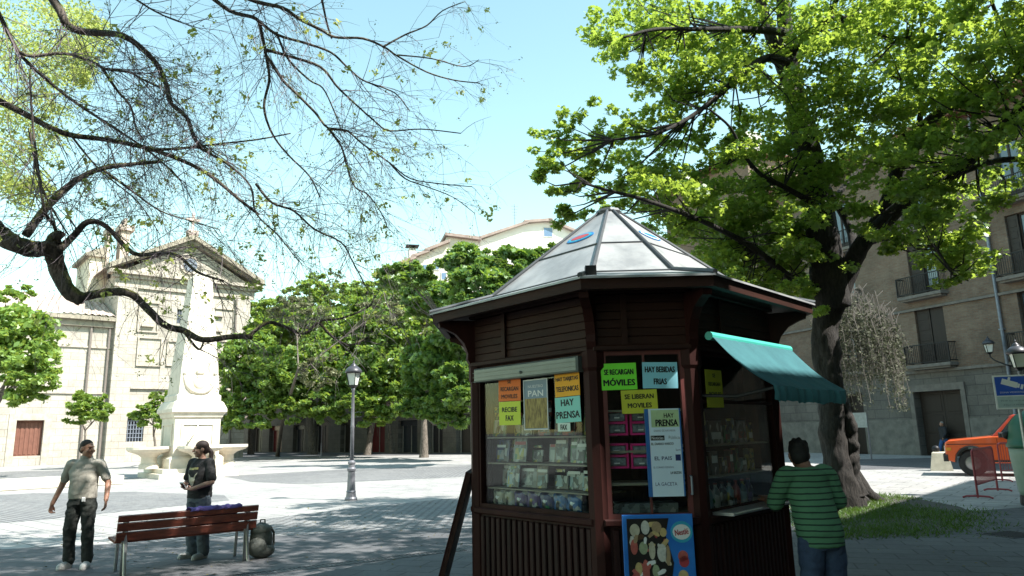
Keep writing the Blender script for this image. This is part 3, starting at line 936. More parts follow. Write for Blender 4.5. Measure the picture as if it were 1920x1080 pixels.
# pale patch of sunlit wall between the trunks
# ================================================================ pale apartment blocks above the trees
def pale_block(name, label, Y, pts_px, depth, wins_px, wallm, roofm, extra=None):
    """front wall outlined by pixels at distance Y, facing a little right so that the sun reaches it"""
    U = Vector((.97, .24, 0)).normalized(); N = Vector((U.y, -U.x, 0))
    P = at_y(pts_px[0][0], 830, Y); P.z = 0
    F = Frame(P, U, (0, 0, 1), N)
    top = [F.pix(px, py) for px, py in pts_px]
    r = thing(name, label, 'building', P)
    poly = [(top[0][0], 0)] + [(top[-1][0], 0)] + top[::-1]
    w_ = MB(); w_.prism(F, poly, -depth, 0); w_.build('wall', wallm, r)
    rf_ = MB()
    for i in range(len(top) - 1):
        a0, b0 = top[i], top[i + 1]
        if abs(b0[0] - a0[0]) < .3: continue
        rf_.prism(F, [(a0[0] - .3, a0[1] + .02), (b0[0] + .3, b0[1] + .02), (b0[0] + .3, b0[1] + .4), (a0[0] - .3, a0[1] + .4)], -depth - .3, .7)
    rf_.build('roof', roofm, r)
    for (x0, y0, x1, y1) in wins_px:
        p, q = F.pix(x0, y1), F.pix(x1, y0)
        f_ = MB(); f_.box(F, p[0] - .12, q[0] + .12, p[1] - .12, q[1] + .12, .003, .08); fo = f_.build('window', MATS['pale_render'], r)
        f_ = MB(); f_.box(F, p[0], q[0], p[1], q[1], .082, .1); f_.build('pane', mat('blue_pane', (0.16, 0.24, 0.36), (0.1, 0.16, 0.25), .15), fo)
    return F, r
wallp = mat('sunlit_plaster', (0.66, 0.62, 0.56), (0.5, 0.46, 0.4), 0.9, 0.4)
roofp = mat('grey_roof_edge', (0.34, 0.27, 0.24), (0.22, 0.17, 0.15), .9, 1.5)
F1, r1 = pale_block('apartment_block', 'pale apartment block with a small chimney above the trees left of the kiosk', 86,
    [(752, 498), (775, 486), (800, 474), (838, 456), (838, 444), (897, 452), (897, 470)], 12, [(793, 497, 800, 507), (815, 492, 822, 505), (828, 512, 836, 524), (850, 515, 857, 527)], wallp, roofp)
c0 = F1.pix(768, 492); c1 = F1.pix(782, 462)
t = MB(); t.box(F1, c0[0], c1[0], c0[1] - 1, c1[1], -2, -1); ch = t.build('chimney', MATS['pale_render'], r1)
t = MB(); t.box(F1, c0[0] - .35, c1[0] + .35, c1[1] + .3, c1[1] + .42, -2.3, -.7); t.box(F1, c0[0] + .1, c1[0] - .1, c1[1] + .003, c1[1] + .299, -1.8, -1.2); t.build('cowl', MATS['black_iron'], ch)
F2b, r2 = pale_block('gabled_house', 'white gabled house with a blue window and rooftop aerial behind the kiosk roof', 96,
    [(880, 478), (897, 452), (985, 420), (1030, 416), (1110, 452), (1160, 480)], 12, [(1020, 428, 1035, 443), (935, 470, 950, 490), (975, 475, 990, 495)], mat('white_plaster', (0.74, 0.71, 0.67), (0.6, 0.57, 0.53), .9, .4), roofp)
t = MB(); p = F2b.pix(972, 424); q = F2b.pix(971, 375)
t.tube([F2b(p[0], p[1], -2), F2b(p[0], q[1], -2)], .05, 5)
for k in range(5): t.tube([F2b(p[0] - .5 + .07 * k, q[1] - .3 - k * .45, -2), F2b(p[0] + .5 - .07 * k, q[1] - .3 - k * .45, -2)], .03, 4)
t.build('aerial', lead, r2)
# ================================================================ kiosk
KC = Vector((1.10, 7.72, 0)); ka = math.radians(-1.0)
EX = Vector((math.cos(ka), math.sin(ka), 0)); EY = Vector((-math.sin(ka), math.cos(ka), 0))
KV2 = [(-.41, -1.72), (.41, -1.72), (1.49, -.484), (1.49, .484), (.41, 1.72), (-.41, 1.72), (-1.49, .484), (-1.49, -.484)]
def kp(x, y, z=0.0): return KC + EX * x + EY * y + Vector((0, 0, z))
KV = [kp(x, y) for x, y in KV2]
def kring(s, z): return [kp(x * s, y * s, z) for x, y in KV2]
KF = []; KL = []
for i in range(8):
    a_, b2 = KV[i], KV[(i + 1) % 8]
    KF.append(Frame(a_, b2 - a_, (0, 0, 1), (b2 - a_).normalized().cross(Vector((0, 0, 1))))); KL.append((b2 - a_).length)
ZS, ZH, ZE_ = 0.99, 2.36, 2.93
wood = mat('kiosk_wood', (0.042, 0.013, 0.011), (0.02, 0.0065, 0.0055), 0.6, 5, stretch=(1, 1, .25), bump=0.15, spec=.12)
woodd = mat('kiosk_dark_wood', (0.042, 0.016, 0.011), (0.02, 0.008, 0.006), 0.6, 4, stretch=(.4, .4, 3), bump=0.2, spec=.2)
slatm = mat('kiosk_slats', (0.03, 0.009, 0.009), (0.014, 0.005, 0.005), 0.55, 8, stretch=(1, 1, .2), bump=0.1, spec=.2)
zinc = mat('kiosk_zinc', (0.46, 0.475, 0.48), (0.25, 0.265, 0.275), 0.45, 3.2, metal=0.35, bump=0.12, stretch=(1, 1, .45))
rib = mat('zinc_ridge', (0.1, 0.11, 0.12), rough=.45, metal=.4)
shelfm = mat('shelf_board', (0.3, 0.26, 0.2), rough=.6)
shutterm = mat('shutter_metal', (0.2, 0.225, 0.21), (0.13, 0.15, 0.14), 0.4, 3, metal=.3)
kglass = glassmat('kiosk_glass', (.93, .96, .95), 1.45, 0.004)
intm = mat('kiosk_inside', (0.02, 0.016, 0.014), rough=.8)
KI = thing('news_kiosk', 'dark red brown wooden news kiosk with grey zinc roof and green awning', 'kiosk', KC)
# floor and base panels with upright slats
m = MB(); m.prism(GF, [(p.x, p.y) for p in kring(1.02, 0)], 0.0, .09); m.build('plinth', mat('kiosk_plinth', (.12, .11, .1), rough=.9), KI)
m = MB(); ring = kring(1, 0)
m.poly([Vector((p.x, p.y, .092)) for p in kring(.97, 0)]); m.poly([Vector((p.x, p.y, 2.38)) for p in reversed(kring(.97, 0))]); m.build('inside_floor', intm, KI)
for i in range(8):
    F, L = KF[i], KL[i]
    m = MB(); m.box(F, .05, L - .05, .091, ZS - .03, -.05, 0)
    k = .1
    while k < L - .12:
        m.box(F, k, k + .052, .1, ZS - .05, .002, .024, .008); k += .078
    m.box(F, .05, L - .05, .091, .17, .026, .036)
    m.build('base_panel', slatm, KI)
    m = MB(); m.box(F, .03, L - .03, ZS - .028, ZS + .03, -.12, .055, .012); m.build('sill', wood, KI)
    # header and frieze boards
    m = MB(); m.box(F, .0, L, ZH, ZH + .05, -.05, .06, .01)
    z0 = ZH + .052; n = 6; hgt = (2.84 - z0) / n
    for k in range(n): m.box(F, -.005, L + .005, z0 + k * hgt, z0 + (k + 1) * hgt - .003, -.04, .016, .004)
    m.box(F, .0, L, 2.845, 2.9, -.05, .05, .01)
    if i in (7, 0, 1):
        m.box(F, L * .3, L * .3 + .05, z0, 2.84, .028, .045)
    m.build('frieze', woodd, KI)
    if i in (2, 3, 4, 5, 6):
        m = MB(); m.box(F, .05, L - .05, ZS + .03, ZH, -.05, -.01)
        for k in range(2): m.box(F, .12 + k * (L / 2 - .08), .12 + k * (L / 2 - .08) + L / 2 - .18, ZS + .12, ZH - .1, -.008, .012, .015)
        m.build('shutter_panel', wood, KI)
for i in range(8):
    m = MB(); m.lathe(Vector((KV[i].x, KV[i].y, 0)) - (KV[i] - KC).normalized() * .045, [(.1, .09), (.1, .3), (.085, .33), (.085, 2.2), (.1, 2.23), (.1, ZH + .02)], 8, phase=math.atan2(KV[i].y - KC.y, KV[i].x - KC.x) + math.pi / 8)
    m.build('post', wood, KI)
    d = (KV[i] - KC); d.z = 0; d.normalize()
    FBk = Frame(KV[i], d, (0, 0, 1))
    m = MB(); m.prism(FBk, [(-.02, 2.40), (.045, 2.38), (.075, 2.44), (.07, 2.5), (.11, 2.6), (.19, 2.69), (.3, 2.745), (.355, 2.76), (.37, 2.83), (-.02, 2.83)], -.04, .04)
    m.build('bracket', wood, KI)
# eaves: fascia and soffit
m = MB()
for i in range(8):
    j = (i + 1) % 8
    o0, o1, i0, i1 = kring(1.27, 0)[i], kring(1.27, 0)[j], kring(1.225, 0)[i], kring(1.225, 0)[j]
    up = lambda p, z: Vector((p.x, p.y, z))
    m.add([up(o0, 2.805), up(o1, 2.805), up(o1, 2.895), up(o0, 2.895), up(i0, 2.805), up(i1, 2.805), up(i1, 2.895), up(i0, 2.895)],
          [(0, 1, 2, 3), (4, 7, 6, 5), (0, 4, 5, 1), (3, 2, 6, 7)])
m.build('fascia', woodd, KI)
m = MB()
A_, B_ = kring(.95, 2.875), kring(1.224, 2.875)
for i in range(8): m.add([A_[i], A_[(i + 1) % 8], B_[(i + 1) % 8], B_[i]], [(0, 1, 2, 3)])
m.build('soffit', woodd, KI)
# zinc roof: low skirt and steep cone
R0, R1, R2, R3 = kring(1.29, 2.902), kring(.87, 3.09), kring(.08, 4.07), kring(.04, 4.11)
m = MB()
Rb = kring(1.29, 2.885)
for i in range(8):
    j = (i + 1) % 8
    m.add([Rb[i], Rb[j], R0[j], R0[i]], [(0, 1, 2, 3)])
    m.add([R0[i], R0[j], R1[j], R1[i]], [(0, 1, 2, 3)])
    m.add([R1[i], R1[j], R2[j], R2[i]], [(0, 1, 2, 3)])
    m.add([R2[i], R2[j], R3[j], R3[i]], [(0, 1, 2, 3)])
m.poly(R3)
m.build('roof', zinc, KI)
for i in range(8):
    j = (i + 1) % 8
    m = MB(); m.tube([R0[i] + Vector((0, 0, .012)), R1[i] + Vector((0, 0, .012)), R2[i] + Vector((0, 0, .01))], [.022, .022, .016], 8); m.build('ridge', rib, KI)
    m = MB(); f = .42
    m.tube([R1[i].lerp(R2[i], f) + Vector((0, 0, .006)), R1[j].lerp(R2[j], f) + Vector((0, 0, .006))], .009, 6)
    m.build('seam', rib, KI); m = MB(); m.tube([R1[i] + Vector((0, 0, .006)), R1[j] + Vector((0, 0, .006))], .009, 6); m.build('seam', rib, KI)
m = MB(); m.lathe((KC.x, KC.y, 4.07), [(.14, -.02), (.15, .02), (.13, .05), (.05, .075), (.01, .085)], 8); m.build('finial', rib, KI)
c = (R0[0].lerp(R1[0], .35)); m = MB(); m.box(yaw_frame(c.x + .05, c.y, ka, c.z - .02), -.045, .045, -.04, .04, 0, .09); m.build('roof_vent', mat('black_iron', (0, 0, 0)), KI)
blue = mat('sticker_blue', (0.02, 0.2, 0.5), (0.02, 0.17, 0.42), .35, 5); cyan = mat('sticker_cyan', (0.05, .42, .6), rough=.35); redp = mat('sticker_red', (.45, .06, .07), rough=.4)
whitep = mat('white_print', (.75, .75, .74), (.7, .7, .69), rough=.5); blackp = mat('black_print', (.012, .012, .012), (.01, .01, .01), rough=.6)
for i in (7, 1):
    j = (i + 1) % 8
    O = (R1[i] + R1[j]) / 2; T = (R2[i] + R2[j]) / 2
    Fs = Frame(O.lerp(T, .62), R1[j] - R1[i], T - O)
    def oval(a, b, n0, n1, M, nm, par):
        q = MB(); q.prism(Fs, [(a * math.cos(2 * math.pi * k / 28), b * math.sin(2 * math.pi * k / 28)) for k in range(28)], n0, n1); return q.build(nm, M, par)
    st = oval(.19, .085, .002, .008, blue, 'roof_sticker', KI)
    oval(.165, .068, .009, .011, cyan if i == 7 else whitep, 'rim', st); oval(.13, .045, .012, .014, redp if i == 7 else blue, 'emblem', st)
# windows
def window(i, z0=ZS + .03, z1w=ZH, mull=(), tr=None):
    F, L = KF[i], KL[i]
    m = MB()
    m.box(F, .06, .105, z0, z1w, -.05, .012); m.box(F, L - .105, L - .06, z0, z1w, -.05, .012)
    m.box(F, .105, L - .105, z0, z0 + .035, -.05, .01); m.box(F, .105, L - .105, z1w - .035, z1w, -.05, .01)
    if tr: m.box(F, .105, L - .105, tr, tr + .025, -.04, .008)
    for q in mull: m.box(F, q - .008, q + .008, z0 + .035, z1w - .035, -.03, .006)
    fo = m.build('window_frame', wood if i else mat('door_red', (.16, .045, .04), (.1, .03, .028), .5, 5), KI)
    g_ = MB(); g_.box(F, .1, L - .1, z0 + .03, z1w - .03, -.026, -.02); g_.build('pane', kglass, fo)
    return fo
window(7); window(0, mull=(.42,)); window(1, tr=1.92)
m = MB(); F = KF[7]; L = KL[7]
m.box(F, .1, L - .1, 2.20, 2.335, .013, .09, .015); 
for k in range(3): m.box(F, .1, L - .1, 2.205 + k * .042, 2.208 + k * .042, .0905, .096)
m.ball(F(L * .5, 2.25, .097), .014); m.build('roller_shutter', shutterm, KI)
# handle and hinge on the door
m = MB(); m.tube([KF[0](.74, 1.2, .02), KF[0](.74, 1.2, .06), KF[0](.74, 1.34, .06), KF[0](.74, 1.34, .02)], .009, 6); m.build('door_handle', lead, KI)
# counter ledge on the customer's side
m = MB(); m.box(KF[1], .15, KL[1] - .02, ZS + .031, ZS + .055, .0, .2, .008); m.build('counter', mat('counter_steel', (.5, .5, .5), rough=.3, metal=.7), KI)
# awning
F = KF[1]; L = KL[1]
green = mat('awning_green', (.03, .125, .14), (.018, .085, .1), .85, 4, bump=.25, stretch=(1, 1, .5))
greenl = mat('awning_tube', (.06, .42, .34), (.05, .36, .3), .5, 3)
aw = MB(); aw.tube([F(.02, 2.46, .16), F(L + .06, 2.46, .16)], .036, 12); ao = aw.build('awning', greenl, KI)
n = 40; vs = []; zb, nb = 2.03, .66
cl = MB(); rows = 8
P = lambda s, t: F(.03 + s * (L + .02), 2.45 - (2.45 - zb) * t - .045 * math.sin(math.pi * t) , .19 + (nb - .19) * t) + F.N * (.007 * math.sin(s * 60) * (.3 + t)) - Vector((0, 0, .012 * math.sin(math.pi * s) * t + .006 * math.sin(s * 23) * t))
for a in range(n + 1):
    for b in range(rows + 1): vs.append(P(a / n, b / rows))
for a in range(n + 1):
    for b in range(rows + 1): vs.append(P(a / n, b / rows) - Vector((0, 0, .004)))
q = (n + 1) * (rows + 1); fs = []
for a in range(n):
    for b in range(rows):
        i0 = a * (rows + 1) + b
        fs.append((i0, i0 + 1, i0 + rows + 2, i0 + rows + 1)); fs.append((q + i0, q + i0 + rows + 1, q + i0 + rows + 2, q + i0 + 1))
cl.add(vs, fs); cl.build('cloth', green, ao, smooth=True)
va = MB(); vs = []; fs = []
for a in range(61):
    s = a / 60; w = .012 * math.sin(s * 75) + .006 * math.sin(s * 31)
    e = .11 + .012 * abs(math.sin(s * 38))
    p = P(s, 1)
    vs += [p, p - Vector((0, 0, e * .5)) + F.N * (w + .008), p - Vector((0, 0, e)) + F.N * w]
for a in range(60):
    for b in range(2): fs.append((a * 3 + b, a * 3 + b + 1, a * 3 + b + 4, a * 3 + b + 3))
va.add(vs, fs); va.build('valance', mat('valance_blue_green', (.06, .2, .22), (.04, .15, .17), .85, 4), ao, smooth=True)
for s in (.06, L - .06):
    ar = MB(); ar.tube([F(s, 1.98, .02), F(s + .03, 1.96, .33), F(s, zb - .02, nb - .01)], .013, 6); ar.build('arm', MATS['black_iron'], ao)
sd = MB(); sd.poly([P(0, 0), P(0, .5), P(0, 1), F(.03, 2.3, .1)]); 

# ---------------------------------------------------------------- things seen inside
paper_c = {'orange': (.85, .2, .04), 'amber': (.9, .42, .03), 'lime': (.66, .75, .08), 'green': (.24, .93, .06), 'blue': (.3, .68, .8), 'teal': (.28, .66, .58), 'olive': (.6, .6, .05), 'pale': (.68, .78, .7)}
PM = {k: mat('paper_' + k, v, tuple(x * .93 for x in v), .7, 3) for k, v in paper_c.items()}
def corner_quad(F, pix, n):
    return [F.pix(px, py, n) for px, py in pix]
def sign(i, px0, py0, px1, py1, col, label, lines, n=.012, nm='notice_sign', cat='sign', bold=.03, par=None, tilt=0.0):
    """sheet of coloured card taped to the glass of face i, spanning the photo pixels given"""
    F = KF[i]
    (u0, v1), (u1, v0) = F.pix(px0, py0, n), F.pix(px1, py1, n)
    va_, vb_ = F.pix(px0, py1, n)[1], F.pix(px1, py0, n)[1]
    v0 = (v0 + va_) / 2; v1 = (v1 + vb_) / 2
    um, vm = (u0 + u1) / 2, (v0 + v1) / 2
    c_, s_ = math.cos(tilt), math.sin(tilt)
    FF = Frame(F(um, vm, n), F.U * c_ + F.V * s_, F.V * c_ - F.U * s_, F.N)
    if not tilt and nm == 'notice_sign':
        tilt = random.uniform(-.035, .035); c_, s_ = math.cos(tilt), math.sin(tilt); FF = Frame(FF.O, F.U * c_ + F.V * s_, F.V * c_ - F.U * s_, F.N)
    w, h = (u1 - u0), (v1 - v0)
    r = thing(nm, label, cat, FF.O)
    q = MB(); q.box(FF, -w / 2, w / 2, -h / 2, h / 2, 0, .003); q.build('card', PM[col] if isinstance(col, str) else col, r)
    for (s, fy, fh, fw) in lines:
        text(s, FF, 0, (fy - .5) * h, fh * h, blackp, r, n=.0045, bold=bold, width=fw * w if fw else None)
    return FF, w, h, r
G7 = .013
sign(7, 935, 708, 977, 752, 'orange', 'dark orange card with three lines of text, top left of the left window', [('SE', .82, .13, .16), ('RECARGAN', .52, .17, .8), ('MOVILES', .2, .17, .72)], G7)
sign(7, 936, 753, 977, 797, 'lime', 'lime yellow card hanging under the dark orange card', [('RECIBE', .66, .2, .7), ('FAX', .3, .22, .36)], G7)
sign(7, 1040, 696, 1088, 743, 'amber', 'amber card about phone cards, top right of the left window', [('HAY TARJETAS', .68, .2, .9), ('TELEFONICAS', .3, .2, .9)], G7)
sign(7, 1041, 744, 1090, 792, 'teal', 'blue green press card below the amber card', [('HAY', .78, .25, .5), ('PRENSA', .3, .27, .92)], G7)
sign(7, 1046, 793, 1070, 809, 'pale', 'small pale slip under the blue green press card', [('FAX', .5, .6, .5)], G7)
bp = mat('bread_poster_sky', (.24, .31, .37), (.18, .24, .3), .6, 1.2)
FF, w, h, r = sign(7, 982, 711, 1030, 806, bp, 'framed poster of wheat ears under a grey sky with the word PAN', [], G7, 'poster', 'poster')
wheat = mat('bread_poster_wheat', (.5, .38, .13), (.12, .08, .04), .7, 60, stretch=(1, 1, .25))
q = MB(); q.box(FF, -w / 2 + .012, w / 2 - .012, -h / 2 + .014, h * .12, .0032, .0042); q.build('wheat_picture', wheat, r)
q = MB(); frame_rect(q, Frame(FF(0, 0, .001), FF.U, FF.V, FF.N), -w / 2, w / 2, -h / 2, h / 2, .008, .008); q.build('frame', whitep, r)
text('PAN', FF, .0, h * .22, h * .12, whitep, r, n=.005, bold=.02, width=w * .62); text('NUESTRO', FF, 0, h * .36, h * .055, whitep, r, n=.005, width=w * .62)
sign(0, 1126, 681, 1195, 731, 'green', 'bright green card offering mobile top ups on the kiosk door', [('SE RECARGAN', .67, .2, .82), ('MÓVILES', .3, .28, .88)], .014)
sign(0, 1203, 679, 1272, 728, 'blue', 'light blue card offering cold drinks on the kiosk door', [('HAY BEBIDAS', .72, .22, .84), ('FRIAS', .26, .22, .36)], .014)
sign(0, 1164, 731, 1234, 775, 'olive', 'olive yellow card about unlocking phones below the green card', [('SE LIBERAN', .72, .2, .8), ('MOVILES', .34, .2, .66)], .010)
m_lb = mat('press_board_white', (.66, .78, .88), (.6, .72, .83), .5, 2)
FF, w, h, r = sign(0, 1215, 766, 1283, 931, m_lb, 'tall pale blue board listing newspapers, hung on the right of the door', [], .05, 'press_board', 'sign')
q = MB(); q.box(FF, -w / 2 - .03, -w / 2 - .001, -h / 2, h / 2, -.03, .002); q.box(FF, w / 2 + .001, w / 2 + .012, -h / 2, h / 2, -.03, .002); q.build('edge', mat('board_blue', (.04, .16, .45), rough=.4), r)
q = MB(); q.box(FF, -w * .42, w * .49, h * .285, h * .485, .0032, .0045); q.build('press_card', PM['lime'] if False else mat('press_card_green', (.5, .66, .36), rough=.6), r)
text('HAY', FF, .04, h * .42, h * .05, blackp, r, n=.006, bold=.02, width=w * .32)
text('PRENSA', FF, .02, h * .335, h * .075, blackp, r, n=.006, bold=.03, width=w * .72)
greyp = mat('grey_print', (.16, .17, .2), rough=.6); navyp = mat('navy_print', (.02, .03, .14), rough=.6)
text('DIARIO DE NAVARRA', FF, 0, h * .245, h * .024, greyp, r, n=.0045, width=w * .7)
q = MB(); q.box(FF, -w * .47, -w * .02, h * .135, h * .19, .0032, .0042); q.build('black_strip', blackp, r)
text('Noticias', FF, -w * .25, h * .163, h * .035, whitep, r, n=.0055, bold=.01, width=w * .38); text('Público', FF, w * .3, h * .165, h * .04, greyp, r, n=.0045, width=w * .36)
text('EL DIARIO VASCO', FF, -w * .1, h * .095, h * .027, blackp, r, n=.0045, bold=.02, width=w * .72)
text('Sport', FF, w * .4, h * .02, h * .03, navyp, r, n=.0045, width=w * .16)
text('EL PAIS', FF, -w * .1, -h * .07, h * .042, navyp, r, n=.0045, bold=.012, width=w * .56)
text('EL CORREO ESPAÑOL', FF, -w * .1, -h * .17, h * .024, navyp, r, n=.0045, width=w * .66)
q = MB(); q.box(FF, w * .3, w * .47, -h * .1, -h * .03, .0032, .0042); q.build('navy_square', navyp, r)
text('LA RAZON', FF, w * .28, -h * .235, h * .03, blackp, r, n=.0045, bold=.02, width=w * .34)
text('LA GACETA', FF, -w * .05, -h * .36, h * .04, navyp, r, n=.0045, width=w * .7)
sign(1, 1321, 694, 1357, 764, 'olive', 'dim yellow green card in the right window under the awning', [('SE', .85, .1, .16), ('RECARGAN', .62, .1, .7), ('MOVILES', .36, .1, .7)], .012)
# ice cream poster at the foot of the door
F = KF[0]
icb = mat('poster_blue', (.03, .2, .62), (.02, .14, .5), .4, 4)
n0 = .16
(u0, v1), (u1, vx) = F.pix(1166, 966, n0), F.pix(1298, 966, n0); v0 = .12
FF = Frame(F((u0 + u1) / 2, (v0 + v1) / 2, n0), F.U, F.V, F.N); w, h = u1 - u0, v1 - v0
r = thing('ice_cream_poster', 'blue and black ice cream price poster standing below the kiosk door', 'poster', FF.O)
q = MB(); q.box(FF, -w / 2, w / 2, -h / 2, h / 2, -.02, .002, .004); q.build('board', icb, r)
q = MB(); q.prism(FF, [(-w * .44, h * .47), (w * .16, h * .47), (w * .1, h * .34), (w * .2, h * .12), (w * .16, h * .0), (-w * .08, -h * .14), (-w * .32, -h * .2), (-w * .36, -h * .05), (-w * .44, h * .02)], .003, .005); q.build('dark_panel', mat('poster_black', (.02, .015, .015), (.012, .01, .01), .4, 8), r)
def disc(cx, cy, a, b, M, nm, nn=.006, par=None):
    q = MB(); q.prism(FF, [(cx + a * math.cos(2 * math.pi * k / 22), cy + b * math.sin(2 * math.pi * k / 22)) for k in range(22)], .003, nn); return q.build(nm, M, par or r)
disc(w * .33, h * .36, w * .155, h * .085, cyan, 'logo_ring', .006); lo = disc(w * .33, h * .36, w * .125, h * .06, whitep, 'logo', .0075)
text('Nestlé', Frame(FF(w * .33, h * .36, 0), FF.U * .99 + FF.V * .12, FF.V * .99 - FF.U * .12, FF.N), 0, 0, h * .045, redp, lo, n=.009, bold=.02, width=w * .19)
cream_c = [(.55, .5, .38), (.62, .6, .55), (.4, .28, .16), (.6, .45, .2), (.5, .12, .1), (.35, .4, .25)]
NM0 = mat('cocoa_brown', (.12, .06, .03), (.05, .025, .012), .5, 30)
items = [(-.33, .38, .07, .05), (-.18, .4, .06, .055), (-.02, .4, .07, .045), (.07, .36, .05, .035), (-.35, .25, .05, .06), (-.22, .24, .06, .05), (-.1, .22, .045, .07), (.04, .2, .07, .07), (.12, .18, .035, .08), (-.3, .08, .05, .05), (-.2, .06, .05, .09), (-.06, .06, .05, .05), (-.3, -.06, .06, .04), (-.18, -.08, .05, .05)]
for a, b, c_, d_ in items:
    cm = mat('ice_%d' % (items.index((a, b, c_, d_)) % 6), cream_c[items.index((a, b, c_, d_)) % 6], rough=.5, scale=40)
    disc(a * w, b * h, c_ * w, d_ * h, cm, 'ice_cream_picture', .0075)
q = MB(); q.prism(FF, [(-w * .5 + .01, -h * .5 + .01), (w * .5 - .01, -h * .5 + .01), (w * .5 - .01, -h * .3), (w * .2, -h * .2), (-w * .05, -h * .22), (-w * .3, -h * .3), (-w * .5 + .01, -h * .3)], .003, .0045); q.build('wave', cyan, r)
for k in range(34):
    a = random.uniform(-.42, .12); b = random.uniform(-.12, .44)
    if b < -.05 and a < -.3: continue
    G_ = Frame(FF(a * w, b * h, 0), FF.U * math.cos(k) + FF.V * math.sin(k), FF.V * math.cos(k) - FF.U * math.sin(k), FF.N); s_ = random.uniform(.018, .04)
    q = MB(); q.prism(G_, [(-s_ * .35, -s_), (s_ * .35, -s_), (s_ * .5, s_ * .4), (s_ * .2, s_), (-s_ * .2, s_), (-s_ * .5, s_ * .4)], .003, .0052 + .0001 * k); q.build('ice_cream_picture', random.choice([MATS['ice_%d' % z] for z in range(6)] + [NM0, redp, whitep]), r)
for cx, cy, M in ((.33, .17, MATS['ice_4']), (.34, .13, redp), (.32, .02, MATS['ice_3']), (.1, -.12, whitep), (.0, -.2, redp), (.25, -.1, cyan)):
    disc(cx * w, cy * h, w * .07, h * .045, M, 'ice_cream_picture', .0075)

# shelves and goods behind the left window
F = KF[7]; L = KL[7]
for zz, dp_ in ((1.03, .5), (1.19, .42), (1.42, .4), (1.66, .34)):
    q = MB(); q.box(F, .12, L - .12, zz, zz + .012, -.05 - dp_, -.06); q.build('shelf', shelfm, KI)
ncol = {'navy blue': (.03, .05, .2), 'bright blue': (.05, .2, .5), 'violet': (.13, .08, .28), 'cream': (.6, .57, .45), 'white': (.62, .65, .63), 'black': (.03, .03, .035), 'red': (.45, .05, .04), 'yellow': (.6, .5, .08), 'green': (.08, .25, .1), 'grey': (.32, .35, .36), 'pale blue': (.35, .5, .58), 'brown': (.2, .13, .08)}
def printed(name, c):
    """printed packaging: patches of the main colour, white, black and an accent"""
    m, nt, b = _new(name)
    v = _coord(nt, (1, 1, .7)); vo = nt.nodes.new('ShaderNodeTexVoronoi'); vo.inputs['Scale'].default_value = 26; nt.links.new(v, vo.inputs['Vector'])
    sp = nt.nodes.new('ShaderNodeSeparateColor'); nt.links.new(vo.outputs['Color'], sp.inputs[0])
    ac = random.choice([(.5, .05, .04), (.55, .45, .05), (.05, .15, .45), (.6, .6, .58), (.06, .25, .1)])
    r = _ramp(nt, sp.outputs[0], [(0, tuple(x * .55 for x in c)), (.42, tuple(x * .22 for x in c)), (.66, (.34, .34, .33)), (.72, (.015, .015, .015)), (.88, tuple(x * .6 for x in ac))])
    nt.nodes[-1].color_ramp.interpolation = 'CONSTANT'
    nt.links.new(r, b.inputs['Base Color']); b.inputs['Roughness'].default_value = .3
    return m
NM = {k: printed('goods_' + k.replace(' ', '_'), v) for k, v in ncol.items()}
def goods_box(F, u, z, w, h, n, d, colr, nm, label, cat, grp, lean=0.12):
    G = Frame(F(u, z, n), F.U, F.V * math.cos(lean) - F.N * math.sin(lean), F.N * math.cos(lean) + F.V * math.sin(lean))
    o = MB(); o.box(G, 0, w, 0, h, -d, 0, min(.004, d / 3))
    r = tag(o.build(nm, [NM[colr]], origin=tuple(G.O)), label, cat, grp); 
    return r, G
ords = ['first', 'second', 'third', 'fourth', 'fifth', 'sixth', 'seventh', 'eighth', 'ninth', 'tenth']
def magrow(z, seq, rowname, d=.012, hrange=(.17, .22), n=-.1):
    u = .15
    for i, (colr, w) in enumerate(seq):
        h = random.uniform(*hrange)
        r, G = goods_box(F, u + random.uniform(-.03, .03), z, w + random.uniform(-.03, .05), h * random.uniform(.6, 1.25), n - random.uniform(0, .12), d, colr, 'magazine', '%s magazine, %s from left on the %s of the left window' % (colr, ords[i], rowname), 'magazine', 'magazines in the kiosk window')
        pc = MB(); k2 = random.choice(list(NM)); pc.box(G, (w - .01) * .15, (w - .01) * .8, h * .12, h * .62, .0005, .002); pc.build('cover_picture', NM[k2], r)
        pc = MB(); pc.box(G, (w - .01) * .1, (w - .01) * .9, h * .76, h * .9, .0005, .002); pc.build('title', random.choice([whitep, redp, NM['yellow']]), r)
        u += w
magrow(1.21, [('white', .19), ('pale blue', .16), ('grey', .22), ('brown', .17), ('black', .16), ('white', .2), ('pale blue', .16)], 'lower shelf')
magrow(1.44, [('navy blue', .17), ('yellow', .12), ('grey', .2), ('green', .16), ('grey', .15), ('brown', .17), ('green', .14), ('white', .15)], 'middle shelf')
magrow(1.68, [('green', .16), ('yellow', .12), ('cream', .15), ('black', .15), ('red', .2), ('navy blue', .16), ('red', .2), ('yellow', .14)], 'top shelf', hrange=(.2, .3))
def pillow(mb_, G, hw, hh, d):
    nu, nv = 12, 10; vs = []; fs = []
    for s in (1, -1):
        for a in range(nu + 1):
            for b in range(nv + 1):
                x, y = a / nu * 2 - 1, b / nv * 2 - 1
                t = max(0, (1 - abs(x) ** 3) * (1 - abs(y) ** 5)) ** .6
                vs.append(G(x * hw * (1 - .05 * (1 - abs(y))), y * hh, s * (d * t + .0015) + .004 * math.sin(9 * x + 5 * y)))
        o_ = len(vs) - (nu + 1) * (nv + 1)
        for a in range(nu):
            for b in range(nv):
                q = o_ + a * (nv + 1) + b; f = (q, q + nv + 1, q + nv + 2, q + 1)
                fs.append(f if s > 0 else f[::-1])
    mb_.add(vs, fs)
u = .15
